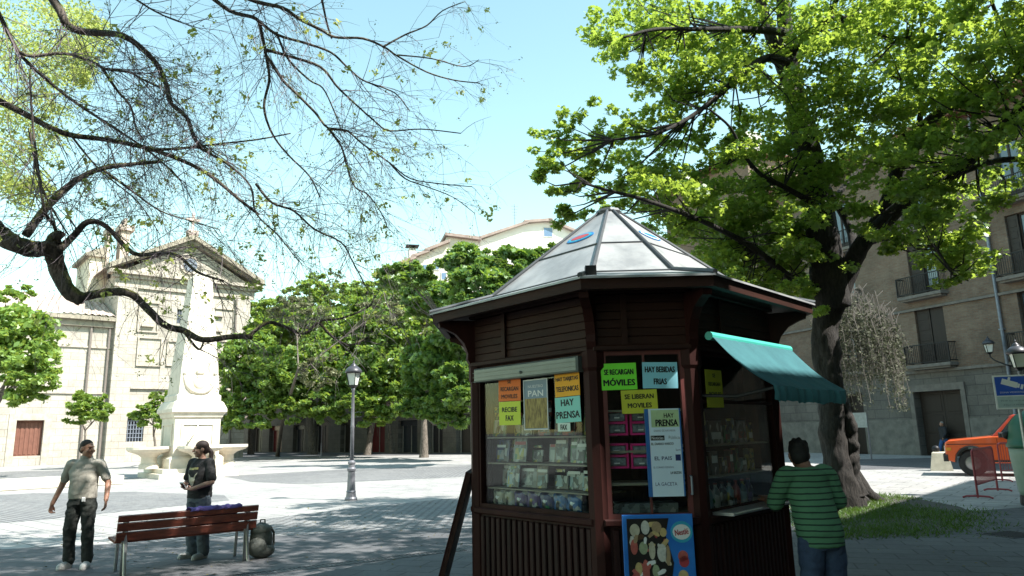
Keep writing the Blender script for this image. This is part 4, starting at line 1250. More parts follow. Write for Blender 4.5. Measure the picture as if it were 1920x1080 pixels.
for i, (colr, w) in enumerate([('cream', .16), ('cream', .13), ('violet', .17), ('violet', .16), ('navy blue', .17), ('bright blue', .16), ('bright blue', .15)]):
    o = MB(); c_ = F(u + w / 2, 1.048 + .062, -.12)
    M = Matrix((F.U, F.N, F.V)).transposed()
    pillow(o, Frame(c_, F.U * math.cos(.1 * (i % 3 - 1)) + F.V * math.sin(.1 * (i % 3 - 1)), F.V * math.cos(.1 * (i % 3 - 1)) - F.U * math.sin(.1 * (i % 3 - 1)), F.N), w * .56, .075 + .012 * (i % 2), .035)
    r = tag(o.build('snack_bag', NM[colr], origin=tuple(c_), smooth=True), '%s snack bag, %s from left at the foot of the left window' % (colr, ords[i]), 'snack bag', 'snack bags in the kiosk window')
    q = MB(); q.ball(c_ + F.N * .018, (w * .28, .024, .026), M, 12, 8); q.build('print', NM['yellow'] if i % 2 else whitep, r)
    u += w + .012
# pink drawer units behind the door glass
F = KF[0]
pink = mat('pink_plastic', (.75, .03, .22), (.6, .02, .17), .35, 4); drawm = mat('clear_drawer', (.28, .3, .34), (.1, .11, .13), .2, 26)
for (x0, y0, x1, y1, lab) in ((1136, 770, 1178, 816, 'upper left'), (1180, 769, 1222, 815, 'upper right'), (1133, 832, 1180, 878, 'lower left'), (1182, 832, 1224, 878, 'lower right')):
    n0 = -.07
    (u0, v1), (u1, v0) = F.pix(x0, y0, n0), F.pix(x1, y1, n0)
    G = Frame(F(u0, v0, n0), F.U, F.V, F.N); w, h = u1 - u0, v1 - v0
    r = thing('drawer_unit', 'pink plastic unit of two clear drawers, %s of four behind the door glass' % lab, 'drawer unit', G.O, 'pink drawer units')
    q = MB(); frame_rect(q, Frame(G(0, 0, -.15), G.U, G.V, G.N), 0, w, 0, h, .016, .15); q.box(G, .016, w - .016, h / 2 - .009, h / 2 + .009, -.147, 0); q.build('case', pink, r)
    for k in (0, 1):
        q = MB(); q.box(G, .02, w - .02, .02 + k * (h / 2 - .006), h / 2 - .014 + k * (h / 2 - .006), -.14, -.008, .006); dr = q.build('drawer', drawm, r)
        q = MB(); q.box(G, w * .38, w * .62, h * .3 + k * h / 2 - h * .12, h * .33 + k * h / 2 - h * .1, -.007, .004); q.build('grip', whitep, dr)
for zz in (1.02, 1.27, 1.53, 1.86):
    q = MB(); q.box(F, .1, KL[0] - .1, zz, zz + .018, -.4, -.055); q.build('shelf', shelfm, KI)
q = MB(); 
for k in range(7): q.box(Frame(F(.15, 1.04 + k * .012, -.09), F.U, F.V, F.N), .0 + .006 * (k % 3), .5, 0, .0105, -.25, -.004 * (k % 2))
tag(q.build('newspaper_stack', NM['grey'], origin=tuple(F(.15, 1.04, -.09))), 'flat stack of grey newspapers at the bottom of the kiosk door', 'newspapers')
# goods behind the right window
F = KF[1]; L = KL[1]
for zz in (1.03, 1.3, 1.56):
    q = MB(); q.box(F, .12, L - .12, zz, zz + .016, -.4, -.06); q.build('shelf', shelfm, KI)
def bottle(u, z, n, colr, h, label, rr=.03):
    c_ = F(u, z, n)
    r = thing('drink_bottle', label, 'bottle', c_, 'bottles and cans in the kiosk window')
    q = MB(); q.lathe(c_, [(rr * .9, 0), (rr, .01), (rr, h * .6), (rr * .85, h * .7), (rr * .4, h * .85), (rr * .4, h * .95)], 12); q.build('body', NM[colr], r, smooth=True)
    q = MB(); q.lathe(c_ + Vector((0, 0, h * .95)), [(rr * .48, 0), (rr * .48, h * .07)], 10); q.build('cap', NM['red'], r)
seq = ['white', 'pale blue', 'white', 'grey', 'pale blue', 'red', 'pale blue', 'violet']
for i, cc in enumerate(seq): bottle(.2 + i * .13, 1.047, -.11, cc, .2, '%s bottle, %s from the door in the bottom row of the right window' % (cc, ords[i]), .038)
seq = [('pale blue', .2, .16), ('black', .14, .2), ('brown', .12, .14), ('red', .07, .2), ('green', .07, .21), ('pale blue', .1, .12), ('yellow', .12, .2)]
u = .15
for i, (cc, w, h) in enumerate(seq):
    r, G = goods_box(F, u, 1.317, w, h, -.1, .05, cc, 'goods_box', '%s packet, %s from the door on the middle shelf of the right window' % (cc, ords[i]), 'packet', 'packets in the right window', 0.02)
    q = MB(); q.box(G, w * .15, w * .85, h * .5, h * .8, .0005, .003); q.build('label', whitep if i % 2 else NM['yellow'], r)
    u += w + .05
seq = [('grey', .12, .26), ('yellow', .1, .28), ('black', .26, .2), ('green', .1, .16), ('pale blue', .08, .22), ('grey', .2, .2), ('yellow', .1, .18)]
u = .16
for i, (cc, w, h) in enumerate(seq):
    r, G = goods_box(F, u, 1.577, w, h, -.12, .04, cc, 'goods_box', '%s packet, %s from the door on the top shelf of the right window' % (cc, ords[i]), 'packet', 'packets in the right window', 0.05)
    q = MB(); q.box(G, w * .15, w * .85, h * .2, h * .5, .0005, .003); q.build('label', NM['red'] if i % 2 else whitep, r)
    u += w + .035

# board leaning on the kiosk's left side
F = KF[6]; L = KL[6]
r0 = F(L - .05, 0, .0)
lean = Frame(F(.1, 0, .42), F.U, (F(0, 1.33, .045) - F(0, 0, .42)), None)
r = thing('leaning_board', 'dark brown wooden shutter board leaning against the left side of the kiosk', 'board', lean.O)
q = MB(); q.box(lean, 0, L - .12, 0, 1.38, 0, .035, .004); q.build('panel', woodd, r)
q = MB(); frame_rect(q, Frame(lean(0, 0, .033), lean.U, lean.V, lean.N), 0, L - .12, 0, 1.38, .07, .022); q.build('frame', wood, r)
# ================================================================ street furniture
lampiron = mat('lamp_grey_iron', (.2, .2, .22), (.14, .14, .16), .45, 6, metal=.3, bump=.05)
lampglass = mat('lamp_milk_glass', (.72, .74, .68), (.66, .68, .62), .25, 3)
LP = gnd(658, 938)
def lamp_post(loc, H, label, group='street lamps of the square', thin=False, glass=True):
    """cast iron post: fluted foot with rings, slim shaft, four sided lantern"""
    k = H / 3.65; q = .6 if thin else 1.0
    x, y, z = loc
    r = thing('street_lamp', label, 'street lamp', (x, y, 0), group)
    m = MB(); m.lathe((x, y, 0), [(.17 * q, 0), (.17 * q, .05 * k), (.14 * q, .09 * k), (.125 * q, .2 * k), (.135 * q, .22 * k), (.115 * q, .26 * k), (.095 * q, .74 * k), (.12 * q, .77 * k), (.125 * q, .82 * k), (.09 * q, .86 * k), (.085 * q, .93 * k), (.105 * q, .96 * k), (.1 * q, 1.0 * k), (.06 * q, 1.04 * k)], 16)
    m.build('base', lampiron, r, smooth=False)
    m = MB(); m.lathe((x, y, 0), [(.055 * q, 1.03 * k), (.05 * q, 1.9 * k), (.06 * q, 1.93 * k), (.05 * q, 1.97 * k), (.038 * q, 2.9 * k), (.055 * q, 2.93 * k), (.045 * q, 2.97 * k)], 12); m.build('shaft', lampiron, r, smooth=True)
    lantern(Vector((x, y, 2.95 * k)), k, r)
    return r
def lantern(C, k, r, spin=.5):
    x, y, z = C
    m = MB(); m.lathe(C, [(.02, 0), (.09 * k, .05 * k), (.12 * k, .07 * k), (.12 * k, .1 * k)], 4, phase=spin)
    P0 = [C + Vector((.125 * k * math.cos(spin + i * math.pi / 2), .125 * k * math.sin(spin + i * math.pi / 2), .1 * k)) for i in range(4)]
    P1 = [C + Vector((.2 * k * math.cos(spin + i * math.pi / 2), .2 * k * math.sin(spin + i * math.pi / 2), .44 * k)) for i in range(4)]
    for a, b in zip(P0, P1): m.tube([a, b], .012 * k, 5)
    for i in range(4): m.tube([P1[i], P1[(i + 1) % 4]], .016 * k, 5)
    fo = m.build('lantern_frame', MATS['black_iron'], r)
    m = MB(); s = .93
    cc0 = C + Vector((0, 0, .11 * k)); q0 = [cc0 + (p - C - Vector((0, 0, .1 * k))) * s for p in P0]; cc1 = C + Vector((0, 0, .43 * k)); q1 = [cc1 + (p - C - Vector((0, 0, .44 * k))) * s for p in P1]
    m.add(q0 + q1, [(0, 1, 5, 4), (1, 2, 6, 5), (2, 3, 7, 6), (3, 0, 4, 7), (3, 2, 1, 0), (4, 5, 6, 7)]); m.build('lantern_glass', lampglass, r)
    m = MB(); m.lathe(C + Vector((0, 0, .445 * k)), [(.23 * k, 0), (.235 * k, .03 * k), (.2 * k, .1 * k), (.13 * k, .16 * k), (.08 * k, .18 * k), (.085 * k, .21 * k), (.05 * k, .24 * k), (.02 * k, .28 * k), (.03 * k, .3 * k), (.004, .34 * k)], 16); m.build('lantern_cap', mat('lamp_cap', (.07, .07, .08), rough=.4, metal=.3), r, smooth=True)
lamp_post(LP, 3.7, 'grey iron street lamp standing alone in the sunlit middle of the square')
p = gnd(190, 864); lamp_post(p, 5.6, 'slim street lamp in front of the church, left of the monument', thin=True)
p = at_y(1903, 640, 17.0); lamp_post((p.x, p.y, 0), p.z - .04, 'street lamp whose white lantern rises just behind the blue camera sign')
p = gnd(602, 858); lamp_post(p, 4.2, 'dim street lamp in the shade under the trees across the square', thin=True)
# wall lantern on the brick building
pu, pv = FB.pix(1856, 665, .9)
r = thing('wall_lantern', 'old iron lantern on a scrolled bracket fixed to the brick facade', 'wall lantern', FB(pu + .8, pv, 0))
m = MB(); m.tube([FB(pu + 1.0, pv - .75, .02), FB(pu + .95, pv - .7, .3), FB(pu + .6, pv - .55, .7), FB(pu + .2, pv - .3, .9), FB(pu, pv - .1, .9), FB(pu, pv + .02, .9)], .032, 6); m.box(FB, pu + .85, pu + 1.15, pv - 1.1, pv - .2, .003, .05); m.build('bracket', MATS['black_iron'], r)
lantern(FB(pu, pv, .9), 1.15, r)
# camera notice on a post
p = at_y(1914, 800, 14.2)
FG = Frame((p.x, p.y, 0), Vector((.94, -.34, 0)), (0, 0, 1))
r = thing('camera_sign', 'blue sign with a white camera symbol on a post at the right edge', 'sign', (p.x, p.y, 0))
zt, zb = zat(1900, 703, p.x, p.y), zat(1900, 767, p.x, p.y); hw = .36; zm = zb + (zt - zb) * .4
bsg = mat('sign_navy', (.03, .10, .5), (.025, .085, .43), .4, 3)
m = MB(); m.tube([FG(.02, 0, 0), FG(.02, zt - .05, 0)], .028, 10); m.build('post', mat('galvanised', (.45, .46, .47), rough=.4, metal=.6), r)
m = MB(); m.box(FG, -hw, hw, zb, zt, .03, .045); pl = m.build('plate', whitep, r)
m = MB(); m.box(FG, -hw + .03, hw - .03, zm, zt - .03, .0455, .049); m.build('blue_field', bsg, pl)
m = MB(); m.box(FG, -hw + .03, hw - .03, zb + .03, zm - .02, .0455, .049); m.build('grey_field', mat('sign_pale', (.45, .55, .56), rough=.5), pl)
cz = zm + (zt - zm) * .55
m = MB(); FC2 = Frame(FG(-.06, cz, .049), FG.U * .94 - FG.V * .34, FG.V * .94 + FG.U * .34, FG.N)
m.box(FC2, -.17, .1, -.05, .06, .001, .004); m.box(FC2, .103, .14, -.035, .045, .001, .004); m.box(FC2, .16, .2, -.045, .05, .001, .004); m.box(FC2, -.08, -.04, .061, .12, .001, .004); m.build('camera_symbol', whitep, pl)
text('ZONA VIDEOVIGILADA', FG, 0, zm + .06, .03, whitep, pl, n=.051, width=hw * 1.5)
for k, sx in enumerate((1.5, 1.3)): text('POR SU SEGURIDAD' if k == 0 else 'POLICIA MUNICIPAL', FG, 0, zb + .16 - k * .08, .026, greyp, pl, n=.051, width=hw * sx)
# igloo shaped bottle bank at the right edge
p = gnd(1970, 948)
r = thing('bottle_bank', 'rounded green recycling bank with a pale lower half at the right edge', 'recycling bin', p)
bg_ = mat('bin_green', (.012, .1, .055), (.01, .1, .055), .4, 3, bump=.05); bw_ = mat('bin_pale', (.3, .36, .3), (.2, .27, .22), .6, 2)
k = .62
m = MB(); m.lathe((p.x, p.y, .2), [(.92 * k, .95), (.98 * k, .98), (.98 * k, 1.03), (.93 * k, 1.06), (.9 * k, 1.2), (.8 * k, 1.45), (.6 * k, 1.63), (.3 * k, 1.72), (.08, 1.74)], 24); m.build('dome', bg_, r, smooth=True)
m = MB(); m.lathe((p.x, p.y, .1), [(.78 * k, .1), (.82 * k, .2), (.92 * k, .9), (.92 * k, 1.045)], 24); m.build('body', bw_, r, smooth=True)
m = MB(); m.lathe((p.x, p.y, 0), [(.8 * k, 0), (.82 * k, .04), (.8 * k, .19), (.7 * k, .2)], 24); m.build('foot', MATS['black_iron'], r)
m = MB(); m.tube([(p.x, p.y, 1.93), (p.x, p.y, 2.0), (p.x + .06, p.y, 2.04), (p.x + .1, p.y, 1.97), (p.x + .05, p.y, 1.93)], .012, 6); m.build('lifting_eye', MATS['black_iron'], r)
for a in (2.6, 4.2):
    c = Vector((p.x + .9 * k * math.cos(a), p.y + .9 * k * math.sin(a), 1.42))
    m = MB(); m.ball(c, (.09, .09, .09), None, 12, 8); m.build('mouth', MATS['black_iron'], r, smooth=True)
# red crowd barriers
redb = mat('barrier_red', (.32, .05, .06), (.22, .035, .045), .5, 14)
b0, b1 = gnd(1834, 935), gnd(1886, 916)
dirb = (b1 - b0); dirb.z = 0; dirb.normalize()
def barrier(O, D, label):
    F = Frame(O, D, (0, 0, 1)); Lb, Hb = 2.2, 1.08
    r = thing('crowd_barrier', label, 'barrier', O, 'red crowd barriers')
    m = MB(); m.tube([F(0, .02, 0), F(0, Hb - .1, 0), F(.03, Hb - .03, 0), F(.1, Hb, 0), F(Lb - .1, Hb, 0), F(Lb - .03, Hb - .03, 0), F(Lb, Hb - .1, 0), F(Lb, .02, 0)], .024, 8); m.tube([F(.0, .3, 0), F(Lb, .3, 0)], .018, 6); m.build('frame', redb, r)
    m = MB(); u = .11
    while u < Lb - .05: m.tube([F(u, .3, 0), F(u, Hb, 0)], .0095, 5, False); u += .105
    m.build('bars', redb, r)
    for s in (0, Lb):
        m = MB(); m.tube([F(s, .02, -.3), F(s, .05, -.22), F(s, .06, 0), F(s, .05, .22), F(s, .02, .3)], .022, 6); m.build('foot', redb, r)
barrier(b0, dirb, 'red steel crowd barrier in front of the orange car')
O2 = gnd(1880, 903); barrier(O2, Vector((.93, .35, 0)), 'second red crowd barrier, half hidden behind the first one')
# stone bollard
p = gnd(1766, 882)
r = thing('stone_bollard', 'low pale tapered stone block beside the orange car', 'bollard', p)
F = yaw_frame(p.x, p.y, -.5)
m = MB(); a, b, h = .36, .25, .62
m.add([F(-a, -a, 0), F(a, -a, 0), F(a, a, 0), F(-a, a, 0), F(-b, -b, h), F(b, -b, h), F(b, b, h), F(-b, b, h), F(-b + .05, -b + .05, h + .04), F(b - .05, -b + .05, h + .04), F(b - .05, b - .05, h + .04), F(-b + .05, b - .05, h + .04)],
      [(0, 1, 5, 4), (1, 2, 6, 5), (2, 3, 7, 6), (3, 0, 4, 7), (4, 5, 9, 8), (5, 6, 10, 9), (6, 7, 11, 10), (7, 4, 8, 11), (8, 9, 10, 11)])
m.build('block', mat('bollard_stone', (.5, .46, .36), (.36, .33, .26), .9, 5, bump=.3), r)
m = MB(); m.ball(F(-.1, .0, h + .14), .13, None, 12, 8); m.build('iron_ball', MATS['black_iron'], r, smooth=True)
# white notice on two posts by the facade
p0 = gnd(1630, 862); 
F = Frame(p0 + NB * .9, UB, (0, 0, 1), NB)
r = thing('notice_board', 'small pale notice board on two thin posts by the brick facade', 'notice board', F.O)
m = MB(); m.tube([F(-.1, 0, 0), F(-.1, 2.2, 0)], .035, 6); m.build('post', lampiron, r); m = MB(); m.tube([F(.95, 0, 0), F(.95, 2.2, 0)], .035, 6); m.build('post', lampiron, r)
m = MB(); m.box(F, -.15, 1.0, 1.55, 2.25, .041, .08); m.build('panel', mat('notice_pale', (.3, .33, .32), rough=.5), r)
# wooden bench seen from behind
bl, br_ = gnd(214, 1082), gnd(474, 1049)
D = (br_ - bl); LB = D.length; D.normalize()
FBn = Frame(bl, D, (0, 0, 1))                       # n points to the viewer (behind the bench)
bw2 = mat('bench_wood', (.23, .06, .035), (.1, .03, .02), .4, 7, stretch=(1, 1, 6), bump=.15)
bst = mat('bench_steel', (.42, .43, .44), (.3, .31, .32), .35, 4, metal=.7)
bench = thing('park_bench', 'red brown slatted bench on steel legs, seen from behind', 'bench', bl)
def bslat(nm, v0, v1, n0, n1, tilt):
    G = Frame(FBn(0, v0, n0), FBn.U, (FBn(0, v1, n1) - FBn(0, v0, n0)))
    hgt = math.hypot(v1 - v0, n1 - n0)
    m = MB(); m.box(G, -.02, LB + .02, 0, hgt, -.018, .018, .006); return m.build(nm, bw2, bench)
bslat('back_slat', .44, .545, .0, .03, 0); bslat('back_slat', .56, .665, .035, .06, 0); bslat('back_slat', .68, .76, .065, .085, 0)
for k in range(4):
    m = MB(); m.box(FBn, -.02, LB + .02, .405 + .006 * k, .438 + .006 * k, -.13 - k * .115, -.03 - k * .115, .006); m.build('seat_slat', bw2, bench)
for u in (.06, LB - .14):
    m = MB()
    for dz in (0, .05):
        pass
    m.box(FBn, u, u + .07, 0.0, .74, -.028, -.02, .002)
    m.tube([FBn(u + .035, 0, .10), FBn(u + .035, .4, .0), FBn(u + .035, .74, .055)], .022, 8)
    m.build('leg', bst, bench)
    m = MB(); m.tube([FBn(u + .035, 0, -.47), FBn(u + .035, .38, -.42), FBn(u + .035, .395, -.02)], .022, 8); m.build('leg', bst, bench)
# violet jacket thrown over the seat and back
m = MB(); vs = []; fs = []; nu, nv = 26, 14
path = [(-.52, .36), (-.5, .452), (-.4, .452), (-.28, .455), (-.15, .45), (-.07, .47), (-.01, .56), (.02, .66), (.05, .755), (.085, .79), (.115, .765), (.12, .735)]
pp, _ = smooth_path([Vector((a, b, 0)) for a, b in path], [1] * len(path), 2)
u0, u1 = LB * .47, LB * .86
for i in range(nu + 1):
    s = i / nu
    for j, q in enumerate(pp):
        w = .012 * math.sin(s * 17 + j * .6) + .008 * math.sin(s * 41 + j)
        vs.append(FBn(u0 + (u1 - u0) * s + .03 * math.sin(j * .7), q.y + abs(w) + .004, q.x + w * .5))
n_ = len(pp)
for i in range(nu):
    for j in range(n_ - 1): fs.append((i * n_ + j, i * n_ + j + 1, (i + 1) * n_ + j + 1, (i + 1) * n_ + j))
jk = link_mesh('jacket', vs, fs, mat('violet_cloth', (.16, .12, .38), (.11, .08, .28), .8, 9, bump=.2), origin=tuple(FBn(u0, .45, -.2)), smooth=True)
sm = jk.modifiers.new('thick', 'SOLIDIFY'); sm.thickness = .008
tag(jk, 'violet jacket lying over the seat and back of the bench', 'jacket')
# dark backpack on the ground at the bench end
p = gnd(488, 1046)
r = thing('backpack', 'dark grey green backpack standing on the ground at the right end of the bench', 'backpack', p)
bpk = mat('backpack_cloth', (.10, .105, .095), (.05, .054, .048), .8, 14, bump=.3)
m = MB(); m.ball((p.x, p.y, .25), (.165, .13, .25), None, 18, 12); m.ball((p.x + .02, p.y - .02, .11), (.19, .15, .11), None, 16, 10); m.ball((p.x - .05, p.y, .36), (.11, .11, .11), None, 12, 8); b = m.build('bag', bpk, r, smooth=True)
m = MB(); m.ball((p.x - .01, p.y - .12, .17), (.14, .07, .13), None, 14, 8); m.build('front_pocket', mat('backpack_pocket', (.15, .155, .14), (.08, .085, .075), .8, 14, bump=.3), r, smooth=True)
m = MB(); m.ball((p.x, p.y - .01, .4), (.15, .13, .085), None, 14, 8); m.build('top_flap', mat('backpack_pocket', (0, 0, 0)), r, smooth=True)
m = MB(); m.tube([(p.x - .04, p.y + .03, .46), (p.x - .03, p.y + .04, .53), (p.x + .03, p.y + .04, .53), (p.x + .04, p.y + .03, .46)], .012, 6); m.build('handle', bpk, r)
for s in (-1, 1):
    m = MB(); m.tube([(p.x + s * .09, p.y + .1, .43), (p.x + s * .12, p.y + .19, .33), (p.x + s * .13, p.y + .18, .18), (p.x + s * .12, p.y + .1, .08)], .018, 6); m.build('strap', bpk, r)

# ================================================================ monument fountain
PM_ = gnd(352, 893)
FM = Frame((PM_.x, PM_.y, 0), UC, (0, 0, 1), NC)
mst = mat('monument_stone', (.66, .6, .5), (.5, .45, .37), .85, 2.2, bump=.2)
def mp(px, py, n=0): return FM.pix(px, py, n)
M = thing('monument_fountain', 'tall pale stone obelisk fountain with side basins in the sunlit square', 'fountain', FM.O)
z_tip = zat(368, 506, FM.O.x, FM.O.y); z_py = z_tip - .5
z_p1 = zat(365, 772, FM.O.x, FM.O.y); z_p0 = zat(365, 758, FM.O.x, FM.O.y)
hwB, hwT, hwP = .98, .44, 1.03
def sqp(m, prof):
    vs = []
    for hw, z in prof: vs += [FM(-hw, z, hw), FM(hw, z, hw), FM(hw, z, -hw), FM(-hw, z, -hw)]
    fs = [(3, 2, 1, 0), tuple(len(vs) - 4 + i for i in range(4))]
    for i in range(len(prof) - 1):
        for k in range(4): fs.append((i * 4 + k, i * 4 + (k + 1) % 4, i * 4 + 4 + (k + 1) % 4, i * 4 + 4 + k))
    m.add(vs, fs); return m
sqp(MB(), [(1.75, 0), (1.75, .22), (1.55, .222), (1.55, .42)]).build('steps', mst, M)
sqp(MB(), [(1.2, .421), (1.2, .85), (1.1, .95), (hwP, .98), (hwP, z_p1 - .32), (1.1, z_p1 - .28), (1.14, z_p1 - .12), (1.24, z_p1 - .05), (1.24, z_p1 + .1), (1.1, z_p0 + .05), (1.02, z_p0 + .12)]).build('pedestal', mst, M)
zsh = z_p0 + .121
sqp(MB(), [(1.0, zsh), (1.0, zsh + .25), (hwB * .93, zsh + .32), (hwB * .86, zsh + 1.6), (hwT, z_py), (hwT * .98, z_py + .02), (.03, z_tip)]).build('obelisk', mst, M)
m = MB(); zz = (z_p1 + .98) / 2
frame_rect(m, Frame(FM(0, 0, hwP - .002), FM.U, FM.V, FM.N), -.75, .75, 1.35, z_p1 - .55, .09, .05)
frame_rect(m, Frame(FM(-hwP + .002, 0, 0), FM.N, FM.V, -FM.U), -.75, .75, 1.35, z_p1 - .55, .09, .05); m.build('panel_moulding', mst, M)
def shaftn(z): t = (z - zsh - .32) / (z_py - zsh - .32); return hwB * .93 + (hwT - hwB * .93) * min(max(t, 0), 1)
m = MB()
zc = zsh + .75
pts = [(-.72, zc + .5), (-.62, zc + .1), (-.4, zc - .2), (0, zc - .35), (.4, zc - .2), (.62, zc + .1), (.72, zc + .5)]
pa, ra = smooth_path([FM(a, b, shaftn(b) + .02) for a, b in pts], [.05, .1, .13, .15, .13, .1, .05], 4); m.tube(pa, ra, 8, wob=.15)
m.ball(FM(0, zc + .12, shaftn(zc) + .0), (.3, .12, .34), Matrix((FM.U, FM.N, FM.V)).transposed(), 14, 9); m.ball(FM(0, zc + .6, shaftn(zc) - .02), (.22, .12, .14), Matrix((FM.U, FM.N, FM.V)).transposed(), 12, 8)
for s in (-.72, .72): m.ball(FM(s * .98, zc + .55, shaftn(zc) - .0), .09, None, 10, 7)
m.build('carved_garland', mst, M, smooth=True)
def basin(F, d, label):
    m = MB()
    C = F(0, 0, d)
    prof = [(.42, .43), (.42, .6), (.34, .68), (.34, .95), (.5, 1.08), (.88, 1.2), (.98, 1.3), (.98, 1.42), (.84, 1.42), (.7, 1.3), (.1, 1.26)]
    m.lathe(C, prof, 20); m.build('basin', mst, M, smooth=False)
    w = MB(); w.lathe(C, [(.8, 1.37), (.78, 1.375)], 20); w.build('water', mat('fountain_water', (.1, .14, .15), rough=.05, spec=.8), M)
basin(Frame(FM.O, FM.U, FM.V, FM.N), 1.55, ''); basin(Frame(FM.O, FM.N, FM.V, -FM.U), 1.75, ''); basin(Frame(FM.O, FM.N, FM.V, FM.U), 1.75, '')
m = MB(); m.tube([FM(0, 2.35, hwP - .02), FM(-.1, 2.3, hwP + .3), FM(-.35, 1.95, hwP + .5), FM(-.6, 1.6, hwP + .6)], .045, 8); m.build('spout', mat('bronze', (.35, .3, .2), rough=.4, metal=.7), M)
# low stone step to the left of the fountain
c0, c1 = gnd(120, 893), gnd(232, 908)
F = Frame((c1.x, c1.y, 0), UC, (0, 0, 1), NC)
m = MB(); m.box(F, -7.5, 0, 0, .34, -2.6, 0, .03)
tag(m.build('stone_step', mst, origin=tuple(F.O)), 'broad low stone step lying in front of the fountain, left side', 'step')

# ================================================================ orange car
p = gnd(1828, 893)
hd = Vector((-.85, .53, 0)).normalized(); sd_ = Vector((-hd.y, hd.x, 0)) * 1.0   # car points left; near flank faces the viewer
if sd_.y > 0: sd_ = -sd_
FCAR = Frame((p.x, p.y, 0), -hd, (0, 0, 1), sd_)          # u runs backwards from the front wheel, n towards viewer
orange = mat('car_orange', (.62, .10, .025), (.56, .085, .02), .3, 2, coat=.5); tyre = mat('tyre_rubber', (.025, .025, .026), rough=.85); carglass = mat('car_glass', (.03, .04, .05), rough=.06, spec=.8)
plast = mat('car_black_plastic', (.02, .02, .021), rough=.6)
car = thing('orange_car', 'orange pickup style off road car parked by the brick facade', 'car', FCAR.O)
W2 = .88                                               # half width; near flank at n = 0
def cside(prof, n0, n1, inset=None): 
    m = MB(); m.prism(FCAR, prof, n0, n1); return m
sidep = [(-.70, .5), (-.73, .72), (-.71, 1.05), (-.6, 1.13), (.62, 1.24), (1.0, 1.25), (2.9, 1.25), (3.6, 1.23), (3.66, .9), (3.64, .5), (3.02, .42), (2.98, .68), (2.86, .86), (2.6, .94), (2.34, .86), (2.22, .68), (2.18, .4), (.46, .4), (.42, .68), (.28, .86), (0, .94), (-.28, .86), (-.42, .68), (-.46, .42)]
m = MB(); m.prism(FCAR, sidep, -2 * W2, 0); 
bo = m.build('body', orange, car)
bv = bo.modifiers.new('edge', 'BEVEL'); bv.width = .04; bv.segments = 3; bv.limit_method = 'ANGLE'
m = MB()
cab0 = [(.62, 1.19), (2.05, 1.21), (1.95, 1.78), (1.28, 1.8)]
vs = [FCAR(u, v, -.03) for u, v in [(.62, 1.19), (2.1, 1.21)]] 
lo = [(.6, 1.23, -.02), (2.15, 1.24, -.02), (2.15, 1.24, -2 * W2 + .02), (.6, 1.23, -2 * W2 + .02)]
hi = [(1.22, 1.9, -.16), (2.0, 1.92, -.16), (2.0, 1.92, -2 * W2 + .16), (1.22, 1.9, -2 * W2 + .16)]
m.add([FCAR(*q) for q in lo + hi], [(3, 2, 1, 0), (4, 5, 6, 7), (0, 1, 5, 4), (1, 2, 6, 5), (2, 3, 7, 6), (3, 0, 4, 7)])
cb = m.build('cab', mat('car_red_pillar', (.5, .06, .03), rough=.3, coat=.4), car); bv = cb.modifiers.new('edge', 'BEVEL'); bv.width = .03; bv.segments = 2
def lerp3(a, b, t): return tuple(a[i] + (b[i] - a[i]) * t for i in range(3))
def pane(i, j, t0, t1, s0, s1, nm='side_window', off=.008):
    A, B, C_, D_ = FCAR(*lo[i]), FCAR(*lo[j]), FCAR(*hi[j]), FCAR(*hi[i])
    P = lambda s, t: A.lerp(B, s).lerp(D_.lerp(C_, s), t)
    nn = (B - A).cross(D_ - A).normalized()
    m = MB(); m.poly([P(s0, t0) + nn * off, P(s1, t0) + nn * off, P(s1, t1) + nn * off, P(s0, t1) + nn * off]); m.build(nm, carglass, car)
pane(0, 1, .1, .88, .1, .9); pane(3, 0, .08, .9, .08, .92, 'windscreen'); pane(1, 2, .1, .88, .1, .9, 'rear_window')
for u in (0, 2.6):
    for n0 in (-.24, -2 * W2 + .02):
        wl = MB(); C = FCAR(u, .4, n0)
        def ringw(rad, nn, k=24): return [C + FCAR.U * rad * math.cos(2 * math.pi * i / k) + FCAR.V * rad * math.sin(2 * math.pi * i / k) + FCAR.N * nn for i in range(k)]
        prof = [(.22, .0), (.36, .0), (.4, .04), (.4, .18), (.36, .22), (.22, .22)]
        vs = []; fs = []
        for a, b in prof: vs += ringw(a, b)
        for i in range(len(prof)):
            i2 = (i + 1) % len(prof)
            for q in range(24): fs.append((i * 24 + q, i * 24 + (q + 1) % 24, i2 * 24 + (q + 1) % 24, i2 * 24 + q))
        wl.add(vs, fs); wo = wl.build('wheel', tyre, car)
        rm_ = MB(); rm_.add(ringw(.22, .06) + ringw(.22, .17) + ringw(.08, .19), [tuple(range(23, -1, -1)), tuple(range(48, 72))] + [(q, (q + 1) % 24, 24 + (q + 1) % 24, 24 + q) for q in range(24)] + [(24 + q, 24 + (q + 1) % 24, 48 + (q + 1) % 24, 48 + q) for q in range(24)]); rm_.build('rim', mat('car_rim', (.3, .3, .31), rough=.35, metal=.8), wo)
m = MB(); m.box(FCAR, -.80, -.66, .46, .68, -2 * W2 - .02, .03, .03); m.build('bumper', plast, car)
for n0 in (-.32, -2 * W2 + .06):
    m = MB(); m.box(Frame(FCAR(-.725, .86, n0 + .13), FCAR.N, FCAR.V, -FCAR.U), -.13, .13, -.1, .1, 0, .02, .01); m.build('headlight', mat('headlight_glass', (.6, .6, .58), rough=.1), car)
m = MB(); m.box(Frame(FCAR(-.725, .86, -W2), FCAR.N, FCAR.V, -FCAR.U), -.5, .5, -.09, .09, 0, .012); m.build('grille', plast, car)
m = MB(); m.box(FCAR, .78, 1.0, 1.2, 1.36, .03, .2, .03); m.build('wing_mirror', plast, car)
